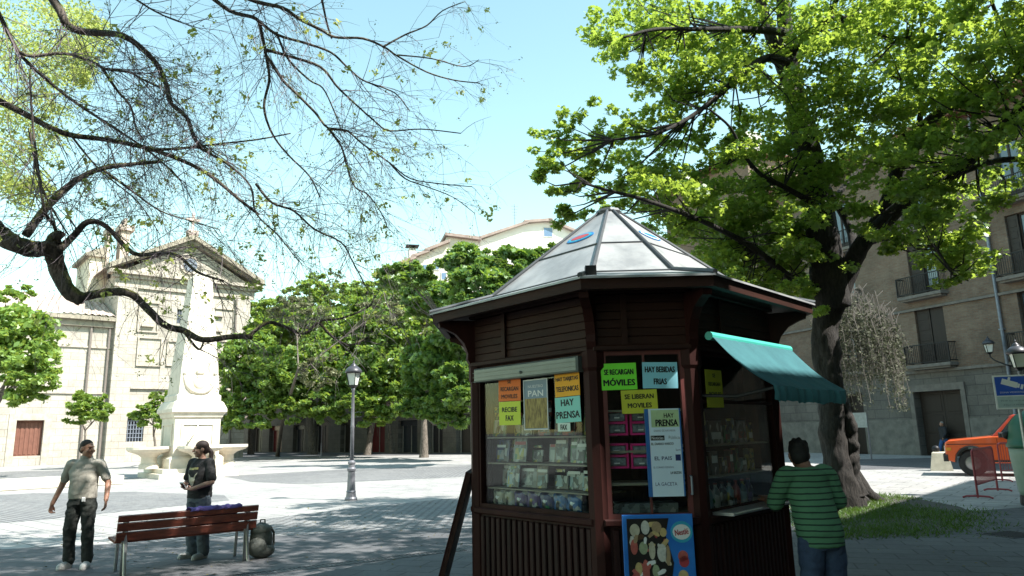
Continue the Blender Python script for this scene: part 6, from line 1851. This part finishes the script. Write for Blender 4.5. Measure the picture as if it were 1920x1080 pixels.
ML([(1840, 175), (1860, 100), (1870, 40), (1850, -20)], 12.9, 12.4, 5, 3)
ML([(1532, 385), (1470, 350), (1430, 330), (1395, 290), (1370, 240), (1330, 205)], 15.0, 13.0, 6, 2)
ML([(1700, 280), (1692, 205), (1690, 150)], 14.4, 14.0, 4, 2)
blobs = [(1120,55,28),(1150,30,30),(1140,90,30),(1195,25,36),(1230,80,40),(1180,100,32),(1250,130,38),(1300,110,38),(1205,140,28),(1290,55,40),(1350,40,48),(1330,135,38),(1400,20,55),(1400,100,50),(1210,182,24),(1245,155,28),(1290,180,32),(1335,165,28),(1270,200,24),(1240,15,36),(1290,10,40),
(1045,232,24),(1075,222,20),(1110,245,20),(1142,250,24),(1180,240,24),(1220,230,28),(1260,240,28),(1300,250,28),(1012,310,18),(1040,300,24),(1026,348,20),(1075,335,24),(1100,290,28),(1140,305,30),(1180,300,34),(1220,310,34),(1260,300,34),(1110,335,20),(1060,290,24),(1150,335,22),
(1060,417,22),(1095,405,14),(1130,400,16),(1165,385,18),(1200,350,28),(1240,360,38),(1290,350,38),(1340,360,44),(1390,370,44),(1440,380,38),(1225,402,24),(1262,410,34),(1310,430,44),(1360,440,44),(1420,430,44),(1470,440,38),(1330,480,38),(1380,500,38),(1440,490,38),(1480,500,28),(1410,530,28),(1460,540,26),(1500,560,24),(1290,460,30),(1495,470,26),
(1380,240,28),(1355,280,28),(1410,300,34),(1400,205,28),(1430,170,34),(1390,150,30),(1440,240,38),(1335,305,24),(1460,320,36),(1300,320,26),
(1450,60,40),(1530,50,48),(1580,40,48),(1560,110,44),(1620,80,48),(1540,160,38),(1600,150,44),(1660,130,48),(1640,30,38),(1700,90,44),(1740,50,38),(1700,150,36),(1740,125,38),(1770,40,34),(1690,20,36),(1500,20,36),
(1480,200,46),(1530,230,48),(1580,220,48),(1640,200,48),(1690,200,38),(1560,290,48),(1620,280,48),(1510,300,38),(1600,340,38),(1660,310,44),(1700,270,38),(1740,300,36),(1700,340,36),(1480,270,36),(1540,345,30),
(1810,60,44),(1850,110,48),(1900,60,48),(1880,160,48),(1820,170,44),(1775,180,38),(1830,30,38),(1890,20,36),(1905,225,40),(1850,220,34),(1780,255,38),(1820,280,34),(1870,280,38),(1905,310,28),(1760,340,28),(1940,130,50),(1950,40,50),(1945,260,40),(1790,120,36),
(1700,400,32),(1740,410,38),(1780,420,38),(1720,452,32),(1770,470,38),(1820,440,32),(1800,490,34),(1760,500,28),(1832,478,22),(1840,368,30),(1870,350,30),(1810,350,26),(1640,420,26),(1660,460,24),(1330,-50,46),(1420,-60,50),(1500,-70,50),(1590,-60,50),(1680,-60,48),(1770,-50,46),(1860,-60,46),(1400,560,26),(1440,562,26),(1480,545,28),(1300,505,26),(1360,530,28),(1390,470,40),(1500,420,32),(1520,480,26),(1420,500,36),(1345,500,34),(1455,470,34),(1745,372,30),(1805,515,18),(1600,395,26)]
def nearest_limb(P):
    best = None
    for q in limbs:
        for s in q[2:]:
            d = (s - P).length
            if best is None or d < best[0]: best = (d, s)
    return best
LP_ = []; tw = MB()
for px, py, rp in blobs:
    t = min(max((px - 1000) / 900, 0), 1)
    base = 12.6 + 2.2 * math.sin(math.pi * min(t * 1.1, 1)) - (1.2 if px > 1780 else 0) + (0.8 if py > 380 and px < 1500 else 0)
    if px > 1620 and py > 330: base = 13.2
    Y = base + random.uniform(-1.3, 1.3)
    C = at_y(px, py, Y); R = rp * Y / F_PX
    nb = nearest_limb(C)
    nl = int((430 if px < 1780 else 300) * (1.6 if py > 330 and px < 1520 else 1.0) * (rp / 34) ** 2)
    # leaves hang in flat sprays inside the clump
    for k in range(max(4, int(rp / 4.5))):
        c2 = C + Vector((random.gauss(0, .75) * R, random.gauss(0, 1.0) * R, random.gauss(0, .75) * R))
        q = blob_points(c2, (R * .7, R * .8, R * .4), max(4, nl // max(4, int(rp / 4.5))), .3)
        LP_.append(q)
        if k % 3 == 0:
            e = nb[1].lerp(c2, .55) + Vector((random.gauss(0, .1), random.gauss(0, .1), -.12))
            tw.tube([nb[1], e, c2], [.02, .013, .004], 4, False)
LPm = np.concatenate(LP_)
MAPLELEAF = leafmat('maple_leaf', (.07, .15, .03), (.15, .26, .05), (.47, .63, .08), .54, .05)
tw.build('twigs', bark, maple)
leaf_mesh('crown', LPm, rng.uniform(.075, .185, len(LPm)), MAPLELEAF, maple, MAPLE, up=1.1, droop=.22)

# ---------------------------------------------------------------- maple behind the viewer that shades the foreground (out of frame)
TS = Vector((9.0, 2.0, 0))
SHADELEAF = leafmat('shade_leaf', (.03, .07, .015), (.06, .12, .025), (.1, .16, .02), .2, .03)
shade = thing('shade_tree', 'leafy tree just out of view whose crown shades the paving by the bench', 'tree', TS)
m = MB(); p, r = smooth_path([TS, TS + Vector((-.1, 0, 2.5)), TS + Vector((-.5, .3, 5)), TS + Vector((-2, 1, 7.6)), TS + Vector((-5, 2, 9.6))], [.4, .32, .28, .2, .08], 5); m.tube(p, r, 12); m.build('trunk', bark, shade, smooth=True)
lp = []
def frame_clear(p):
    """true when a point lies above the picture"""
    q = CAM_R.transposed() @ (p - CAM_P)
    if q.z >= -.2: return True
    x, y = q.x / -q.z * F_PX, q.y / -q.z * F_PX
    return y > 570 or abs(x) > 1000
def light_clear(p, targets):
    return all(((p - T) - SUN_D * (p - T).dot(SUN_D)).length > rr for T, rr in targets)
targets = [(kp(0, -.9, 3.3), 1.1), (kp(-.9, .0, 3.4), 1.0), (gnd(140, 1066) + Vector((.1, 0, 1.3)), .46), (gnd(150, 1066) + Vector((.1, 0, 1.62)), .25), (KF[1](.3, 2.4, .3), 1.1), (KF[1](1.2, 2.4, .3), 1.1)]  # gaps kept in the unseen crowns so sun reaches roof, man and awning
n = 0
for _ in range(40000):
    # place a clump so that its shadow falls on the wanted stretch of paving
    gx = random.uniform(-11.5, 6.0); gy = random.uniform(3.0, 15.6)
    if gy > (15.1 if gx > -7 else 14.3) + .4 * math.sin(gx * 1.9) + .25 * math.sin(gx * 5.1): continue
    h = random.uniform(7.5, 15.0)
    c = Vector((gx, gy, 0)) + SUN_D * (h / SUN_D.z)
    if not frame_clear(c) or not light_clear(c, targets): continue
    if math.sin(gx * 2.1 + 1.0 + .5 * math.sin(gy)) * math.sin(gy * 2.3) > .45: continue
    lp.append(blob_points(c, (.36, .36, .16), 7, .3)); n += 1
    if n > 4600: break
lp = np.concatenate(lp)
leaf_mesh('crown', lp, rng.uniform(.16, .3, len(lp)), SHADELEAF, shade, MAPLE, up=1.0, droop=.2)

# trees added behind the viewer to close off the sky over the shaded corner
for k, (tx, ty, hh, RR) in enumerate(((11.5, -3.5, 9.5, 5.0), (-13.0, 1.0, 8.5, 4.6), (-7.5, -6.0, 8.5, 4.6))):
    lab = ('unseen leafy tree added behind the viewer, %s of those closing off the sky' % ('first second third fourth fifth sixth'.split()[k]))
    t_ = thing('shade_tree', lab, 'tree', Vector((tx, ty, 0)), 'trees added behind the viewer')
    m = MB(); p, r = smooth_path([(tx, ty, 0), (tx + .1, ty, 2.4), (tx - .1, ty + .2, 4.5), (tx, ty, hh)], [.36, .28, .24, .1], 4); m.tube(p, r, 10); m.build('trunk', bark, t_, smooth=True)
    q = []
    for _ in range(420):
        c = Vector(blob_points((tx, ty, hh), (RR, RR, RR * .62), 1, .5)[0])
        if not frame_clear(c) or not light_clear(c, targets): continue
        q.append(blob_points(c, (.6, .6, .25), 9, .3))
    q = np.concatenate(q); leaf_mesh('crown', q, rng.uniform(.35, .6, len(q)), SHADELEAF, t_, OVAL, up=1.0, droop=.2)

# ---------------------------------------------------------------- locust reaching in from the left
lbark = barkmat('locust_bark', (.17, .145, .12), (.06, .048, .04), (.16, .17, .035), 9)
tbark = mat('locust_twig', (.24, .2, .215), (.15, .125, .14), .9, 8)
loc_ = Vector((-8.2, 6.4, 0))
locust = thing('locust_tree', 'gnarled mossy tree reaching in from the left with thin nearly bare hanging twigs', 'tree', loc_)
llimbs = []
def LL(pix, Y0, Y1, r0, r1, nm='limb', wig=.1, M_=None, sides=8, per=4, wob=.06):
    if r0 < 6.6: r0 *= .78; r1 *= .8
    p, r = limb_path(pix, Y0, Y1, r0, r1, per, wig)
    m = MB(); m.tube(p, r, sides, True, wob); m.build(nm, M_ or lbark, locust, smooth=True); llimbs.append((p, r)); return p
m = MB(); p0 = at_y(-45, 385, 7.2)
p, r = smooth_path([loc_, loc_ + Vector((.1, .1, 1.6)), loc_ + Vector((.5, .2, 3.0)), p0 + Vector((-.8, -.2, .5)), p0], [.42, .34, .27, .15, .105], 5); m.tube(p, r, 14, True, .05)
p, r = smooth_path([loc_ + Vector((.3, .15, 2.5)), loc_ + Vector((.6, .4, 5)), loc_ + Vector((1.6, .8, 7.5)), at_y(60, -120, 8)], [.3, .26, .2, .09], 5); m.tube(p, r, 12, True, .05)
m.build('trunk', lbark, locust, smooth=True)
LL([(-60, 380), (-20, 420), (8, 446), (40, 462), (70, 467), (97, 466)], 7.2, 7.6, 20, 14, sides=14, wob=.1)
LL([(92, 452), (100, 475), (110, 510), (128, 545), (155, 563)], 7.6, 7.8, 17, 12.5, sides=14, wob=.1)
LL([(95, 466), (103, 445), (112, 440)], 7.6, 7.55, 15, 8, sides=12)
LL([(148, 562), (160, 556), (205, 548), (245, 551), (275, 578), (310, 610), (345, 620), (380, 637), (440, 631), (472, 632)], 7.8, 8.8, 9.2, 4.6, sides=10, wob=.1)
LL([(465, 632), (500, 605), (530, 611), (570, 625), (600, 602), (640, 597), (690, 576), (702, 556)], 8.8, 9.8, 5.2, 2)
LL([(598, 604), (622, 630), (640, 642), (662, 646), (692, 630)], 9.3, 9.8, 4, 2)
LL([(345, 622), (372, 655), (382, 640)], 8.4, 8.6, 4, 2)
LL([(48, 442), (90, 385), (140, 340), (190, 316), (245, 308), (300, 303)], 7.4, 8.4, 8, 3)
LL([(112, 468), (140, 440), (165, 416), (200, 425), (250, 475), (300, 474), (335, 480), (370, 510), (420, 527)], 7.6, 8.4, 7, 2)
LL([(112, 455), (100, 420), (85, 400), (75, 340), (62, 240), (55, 130)], 7.6, 7.2, 5, 2)
LL([(85, -20), (113, 20), (124, 45), (150, 58), (190, 62), (230, 67), (265, 90), (295, 122), (312, 160), (322, 195), (350, 220), (365, 260), (382, 276)], 8.0, 8.8, 8.5, 3, sides=10, wob=.1)
LL([(-30, 175), (40, 210), (120, 250), (200, 262), (290, 282), (380, 320), (450, 375), (485, 402)], 7.5, 9, 7, 2.5)
LL([(288, 281), (330, 279), (370, 275), (400, 271), (480, 262), (545, 250)], 8.2, 9, 4, 1.5)
LL([(-15, 0), (5, 40), (25, 80), (45, 110), (100, 160), (160, 205), (215, 240), (290, 292), (340, 340)], 7.5, 8.8, 6, 2)
LL([(38, 98), (60, 105), (120, 100), (170, 115), (200, 130), (240, 135), (270, 150), (300, 165)], 7.8, 8.5, 5, 1.8)
LL([(192, 128), (220, 170), (245, 200), (255, 240), (270, 262)], 8.1, 8.6, 4, 1.5)
LL([(380, -20), (430, 20), (480, 35), (490, 60), (500, 110), (505, 150), (495, 200), (510, 250), (540, 290), (580, 330), (600, 370)], 8, 9.2, 5.5, 1.5)
LL([(430, -20), (480, 3), (530, 15), (560, 35), (600, 55), (630, 70), (680, 72), (720, 88), (745, 105), (800, 135), (850, 150), (900, 156)], 8, 9.4, 5.5, 1.2)
LL([(718, 88), (760, 65), (800, 48), (830, 20), (872, 3)], 8.9, 9.3, 2.5, 1)
LL([(745, 103), (810, 110), (870, 125), (898, 112)], 9, 9.4, 2, .8)
LL([(480, 35), (520, 65), (570, 80), (620, 98), (650, 125), (680, 150), (720, 165), (745, 178), (768, 208)], 8.3, 9.2, 4, 1.2)
LL([(498, 93), (540, 105), (600, 125), (630, 160), (650, 180), (700, 225), (730, 245), (790, 242), (864, 250)], 8.4, 9.3, 4, 1.2)
LL([(500, 105), (530, 150), (550, 170), (590, 210), (615, 240), (650, 245), (680, 270), (730, 305), (770, 335), (830, 345), (885, 350)], 8.4, 9.5, 4, 1)
LL([(730, 305), (760, 335), (800, 350), (850, 370), (890, 400)], 9.0, 9.4, 2, .8)
LL([(615, 240), (640, 275), (650, 310), (665, 350), (690, 365), (715, 400), (727, 428)], 8.8, 9.3, 3, 1)
LL([(518, 60), (540, 110), (580, 150), (605, 165), (625, 205), (640, 245)], 8.5, 9, 3, 1.2)
LL([(480, 345), (510, 380), (550, 395), (590, 430), (640, 455), (662, 492), (690, 545)], 8.8, 9.4, 3.5, 1.2)
LL([(190, 316), (250, 360), (300, 395), (350, 412), (410, 430)], 7.9, 8.6, 3, 1.2)
LL([(370, 275), (430, 310), (470, 350), (480, 400), (520, 440), (560, 490)], 8.6, 9.1, 3.5, 1.2)
LL([(235, -15), (280, 15), (320, 35), (370, 52)], 8, 8.4, 3, 1)
LL([(600, -20), (612, 40), (622, 72)], 8.4, 8.7, 3, 2)
LL([(55, 240), (65, 300), (78, 350), (100, 395), (128, 440)], 7.3, 7.6, 3.5, 2)
LL([(130, 250), (170, 300), (200, 330), (260, 380), (300, 440)], 7.9, 8.4, 3, 1)
tw = MB(); tips = []
for p, r in llimbs[3:]:
    n = len(p)
    for i in range(3, n):
        if r[i] > .06 and random.random() < .55: continue
        q = CAM_R.transposed() @ (p[i] - CAM_P); px = 960 + q.x / -q.z * F_PX; py = 540 - q.y / -q.z * F_PX
        k = 1 if px > 720 else 2
        if py > 545: k = 1 if random.random() < .5 else 0
        if not light_clear(p[i], [(gnd(140, 1066) + Vector((.1, 0, 1.35)), .42)]): continue
        for _ in range(k):
            if random.random() < (.82 if px < 700 else .5):
                t = (p[min(i + 1, n - 1)] - p[i - 1]).normalized()
                a = Vector((random.gauss(0, 1), random.gauss(0, 1), random.gauss(0, .8))).normalized()
                twig(tw, p[i], t * .9 + a, random.uniform(.45, 1.15) * (.6 if py > 545 or px > 720 else 1), max(min(r[i] * .45, .0055), .004), 2, tips, .3, .38)
tw.build('twigs', tbark, locust)
tp = np.array([list(t[0]) for t in tips])
sel = rng.uniform(size=len(tp)) < .3
lf = np.concatenate([blob_points(t, (.04, .04, .04), 5, .2) for t in tp[sel]])
leaf_mesh('leaflets', lf, rng.uniform(.018, .036, len(lf)), leafmat('locust_leaflet', (.15, .18, .12), (.28, .33, .16), (.4, .46, .18), .4, .02), locust, DIAMOND, up=.4)
# denser young foliage in the upper left corner, on the far side of the locust
cl = []
for px, py, rp in 2 * [(30, 40, 60), (90, 30, 50), (140, 60, 45), (40, 120, 60), (100, 130, 45), (150, 20, 40), (30, 200, 55), (70, 270, 45), (20, 290, 50), (110, 190, 35), (135, 110, 35), (30, 355, 35), (80, 340, 25), (0, 90, 60), (0, 240, 50), (170, 90, 25), (60, 80, 50), (145, 150, 22), (10, 330, 40), (180, 40, 25)]:
    Y = random.uniform(11, 14.5)
    C = at_y(px + random.uniform(-12, 12), py + random.uniform(-12, 12), Y); R = rp * Y / F_PX
    for k in range(7): cl.append(blob_points(np.array(C) + rng.normal(size=3) * R * .55, (R * .6, R * .8, R * .45), 60, .3))
for t in tp[rng.uniform(size=len(tp)) < .035]: cl.append(blob_points(t, (.06, .06, .05), 9, .3))
cl = np.concatenate(cl)
leaf_mesh('young_leaves', cl, rng.uniform(.035, .085, len(cl)), leafmat('young_leaf', (.22, .28, .08), (.4, .44, .14), (.66, .74, .18), .5, .02), locust, DIAMOND, up=.6)

# ---------------------------------------------------------------- trees across the square
def crown_tree(nm, label, base, trunk_top, lobes, nleaf, leaf, M_, barkm, r0, group=None, twigs=True, tmpl=OVAL, forks=()):
    """base, trunk_top: points; lobes: (centre, radii); forks: extra limb end points"""
    t = thing(nm, label, 'tree', base, group)
    m = MB()
    mid = base.lerp(trunk_top, .5) + Vector((random.gauss(0, .12), random.gauss(0, .12), 0))
    p, r = smooth_path([base - Vector((0, 0, .1)), base.lerp(mid, .3), mid, trunk_top], [r0 * 1.3, r0, r0 * .85, r0 * .6], 4); m.tube(p, r, 10, True, .06)
    m.build('trunk', barkm, t, smooth=True)
    m = MB()
    for c, R in lobes:
        a = trunk_top.lerp(Vector(c), .5) + Vector((random.gauss(0, .3), random.gauss(0, .3), random.gauss(0, .3)))
        m.tube([trunk_top - Vector((0, 0, .3)), a, Vector(c)], [r0 * .45, r0 * .3, r0 * .08], 6, False, .05)
        for k in range(5):
            e = Vector(c) + Vector(rng.normal(size=3)) * float(np.mean(R)) * .6; m.tube([a, (a + e) / 2 + Vector(rng.normal(size=3)) * .15, e], [r0 * .16, r0 * .1, r0 * .03], 4, False)
    m.build('limbs', barkm, t, smooth=True)
    lobes = list(lobes)
    for c, R in list(lobes):
        for k in range(3):
            d_ = Vector(rng.normal(size=3)).normalized(); lobes.append((Vector(c) + Vector((d_.x * R[0], d_.y * R[1], abs(d_.z) * R[2] * .9)) * .95, tuple(np.asarray(R) * random.uniform(.22, .4))))
    vol = sum(R[0] * R[1] * R[2] for c, R in lobes); P_ = []
    for c, R in lobes:
        n = int(nleaf * R[0] * R[1] * R[2] / vol)
        cl_ = max(4, n // 40)
        cc = blob_points(c, np.asarray(R) * .92, cl_, .6)
        for q in cc: P_.append(blob_points(q, np.asarray(R) * rng.uniform(.10, .25) * np.array([1.2, 1.2, .7]), 40, .35))
    P_ = np.concatenate(P_)
    P_ = P_[P_[:, 2] > base.z + .5]
    leaf_mesh('crown', P_, rng.uniform(leaf * .6, leaf * 1.25, len(P_)), M_, t, tmpl, up=.9, droop=.2)
    return t
def LB_(px, py, rx, ry, Y, dz=1.0):
    c = at_y(px, py, Y); k = Y / F_PX
    return (c, (rx * k, (rx + ry) * .5 * k * dz, ry * k))
gbark = barkmat('plane_bark', (.2, .17, .14), (.09, .075, .06))
LG = leafmat('square_leaf', (.075, .15, .03), (.18, .28, .06), (.42, .56, .07), .42, .04)
LG2 = leafmat('square_leaf_light', (.11, .20, .04), (.23, .35, .08), (.48, .6, .09), .42, .04)
LG3 = leafmat('chestnut_leaf', (.06, .135, .035), (.14, .24, .06), (.34, .5, .06), .4, .05)
LG4 = leafmat('grey_leaf', (.13, .14, .08), (.24, .25, .14), (.25, .26, .1), .3, .03)
GRP = 'trees along the far side of the square'
def gz(px, py): return gnd(px, py)
crown_tree('plane_tree', 'broad dark green tree next to the monument, first of the row across the square', gz(470, 852), at_y(478, 740, 56) if False else at_y(474, 770, gz(470, 852).y), [LB_(470, 680, 58, 60, 58), LB_(520, 700, 50, 55, 56), LB_(440, 720, 34, 50, 58), LB_(500, 620, 45, 40, 60), LB_(450, 750, 46, 32, 57), LB_(510, 755, 44, 30, 56), LB_(430, 790, 26, 26, 57), LB_(475, 785, 44, 22, 56)], 21000, .42, LG, gbark, .3, GRP)
crown_tree('plane_tree', 'forked tree with a thick dark trunk in the middle of the row', gz(586, 852), at_y(578, 770, gz(586, 852).y), [LB_(590, 690, 62, 60, 58), LB_(575, 610, 55, 50, 62), LB_(630, 640, 55, 60, 60), LB_(545, 740, 40, 35, 57), LB_(605, 752, 56, 32, 57), LB_(645, 725, 40, 40, 58), LB_(556, 782, 34, 18, 57), LB_(625, 780, 34, 20, 57)], 25000, .42, LG, gbark, .42, GRP)
crown_tree('acacia_tree', 'tall pale green tree rising highest behind the left part of the row', gz(560, 846), at_y(560, 700, 72), [LB_(585, 545, 40, 36, 72), LB_(520, 590, 50, 40, 72), LB_(640, 570, 45, 40, 72), LB_(470, 600, 36, 36, 72), LB_(680, 560, 40, 36, 72), LB_(430, 640, 30, 40, 72), LB_(585, 620, 80, 50, 71), LB_(500, 640, 60, 40, 71)], 22000, .5, LG2, gbark, .35, GRP)
crown_tree('plane_tree', 'tree with a leaning pale trunk just right of the lone street lamp', gz(688, 853), at_y(702, 775, gz(688, 853).y), [LB_(690, 700, 55, 55, 57), LB_(720, 620, 60, 55, 60), LB_(670, 590, 40, 40, 62), LB_(750, 700, 45, 50, 56), LB_(680, 755, 46, 30, 56), LB_(735, 755, 46, 32, 56), LB_(705, 785, 44, 18, 56)], 24000, .42, LG, gbark, .28, GRP)
crown_tree('plane_tree', 'tree with twin thin trunks between lone street lamp and kiosk', gz(735, 850), at_y(730, 780, gz(735, 850).y), [LB_(760, 580, 60, 50, 66), LB_(800, 620, 55, 60, 64), LB_(740, 530, 36, 36, 68), LB_(700, 570, 50, 36, 68), LB_(780, 560, 60, 46, 66), LB_(660, 620, 40, 40, 66)], 19000, .46, LG2, gbark, .25, GRP)
crown_tree('chestnut_tree', 'dark chestnut with large drooping leaves beside the kiosk eaves', gz(795, 858), at_y(795, 770, gz(795, 858).y), [LB_(830, 680, 55, 60, 48), LB_(870, 620, 55, 60, 46), LB_(860, 720, 40, 45, 45), LB_(790, 690, 45, 55, 50), LB_(805, 560, 60, 40, 48), LB_(835, 755, 52, 30, 47), LB_(785, 755, 40, 30, 49), LB_(880, 760, 34, 26, 46), LB_(845, 788, 44, 18, 47)], 28000, .5, LG3, gbark, .3, GRP, tmpl=MAPLE)
crown_tree('chestnut_tree', 'nearest chestnut with big leaves spreading above the kiosk roof, left side', gz(905, 872), at_y(915, 700, gz(905, 872).y), [LB_(900, 540, 65, 50, 37), LB_(960, 500, 60, 40, 38), LB_(870, 490, 50, 34, 39), LB_(760, 520, 55, 28, 40), LB_(930, 580, 40, 40, 36), LB_(1030, 480, 40, 24, 38), LB_(1000, 520, 40, 30, 37)], 15000, .48, LG3, gbark, .3, GRP, tmpl=MAPLE)
crown_tree('almond_tree', 'small tree with grey pink sparse foliage between the plane trunks', gz(520, 856), at_y(560, 690, 52), [LB_(600, 700, 40, 45, 52, .5), LB_(560, 590, 60, 36, 54, .5), LB_(720, 580, 50, 30, 54, .5)], 3200, .3, LG4, gbark, .16, GRP)
# left of the church
crown_tree('lime_tree', 'bright green bushy tree standing at the left edge in front of the annex', gz(-20, 888), at_y(-10, 760, gz(-20, 888).y), [LB_(30, 640, 70, 70, 38), LB_(70, 690, 46, 55, 37), LB_(10, 570, 50, 40, 39), LB_(-50, 660, 70, 80, 38), LB_(40, 725, 50, 36, 37)], 16000, .34, LG2, gbark, .25)
crown_tree('young_tree', 'small light green young tree in front of the annex by the slim lamp', gz(155, 872), at_y(160, 800, gz(155, 872).y), [LB_(165, 765, 42, 26, 47), LB_(190, 775, 30, 18, 47), LB_(150, 750, 26, 22, 47), LB_(160, 785, 44, 12, 47)], 2600, .32, LG2, gbark, .1)
crown_tree('young_tree', 'small light green young tree half hidden by the monument pedestal', gz(290, 872), at_y(288, 810, gz(290, 872).y), [LB_(285, 770, 26, 22, 46), LB_(302, 750, 20, 20, 46), LB_(265, 785, 26, 14, 46), LB_(306, 790, 16, 20, 46)], 2200, .32, LG2, gbark, .1)
# shrubs at the foot of the row
m = MB()
# ---------------------------------------------------------------- weeping tree behind the maple trunk
wp = gnd(1632, 893)
weep = thing('weeping_tree', 'pale weeping tree with hanging grey twigs right behind the maple trunk', 'tree', Vector((at_y(1560, 800, 21).x, 21, 0)))
wb = weep.location.copy()
m = MB(); p, r = smooth_path([wb, wb + Vector((.1, 0, 2)), at_y(1568, 600, 21), at_y(1580, 560, 21)], [.22, .18, .14, .1], 4); m.tube(p, r, 10, True, .05); m.build('trunk', gbark, weep, smooth=True)
st = MB(); lv = []
top = at_y(1590, 560, 21)
for k in range(270):
    a = random.uniform(-1, 1)
    px = 1604 + random.uniform(-80, 80); e_ = ((px - 1592) / 110) ** 2
    py0 = 535 + 90 * e_ + random.uniform(0, 60)
    Y = 21 + random.uniform(-1.3, 1.3)
    p0 = at_y(px, py0, Y); L = random.uniform(.6, 2.6) * (1 - .35 * e_)
    pts = [p0 + Vector((random.gauss(0, .12), 0, .16)), p0]
    x, y, z = p0
    for i in range(5):
        x += random.gauss(.02, .04); y += random.gauss(0, .04); z -= L / 5
        if z < 2.0: break
        pts.append(Vector((x, y, z)))
        lv.append(blob_points((x, y, z), (.09, .09, .14), 10, .2))
    st.tube(pts, [.012, .011] + [.007] * (len(pts) - 2), 4, False)
st.build('hanging_twigs', mat('weeping_twig', (.2, .18, .16), (.12, .11, .1), .9), weep)
lv = np.concatenate(lv)
leaf_mesh('leaves', lv, rng.uniform(.05, .11, len(lv)), leafmat('weeping_leaf', (.08, .085, .07), (.17, .175, .13), (.12, .14, .08), .25, .0), weep, DIAMOND, up=.1)
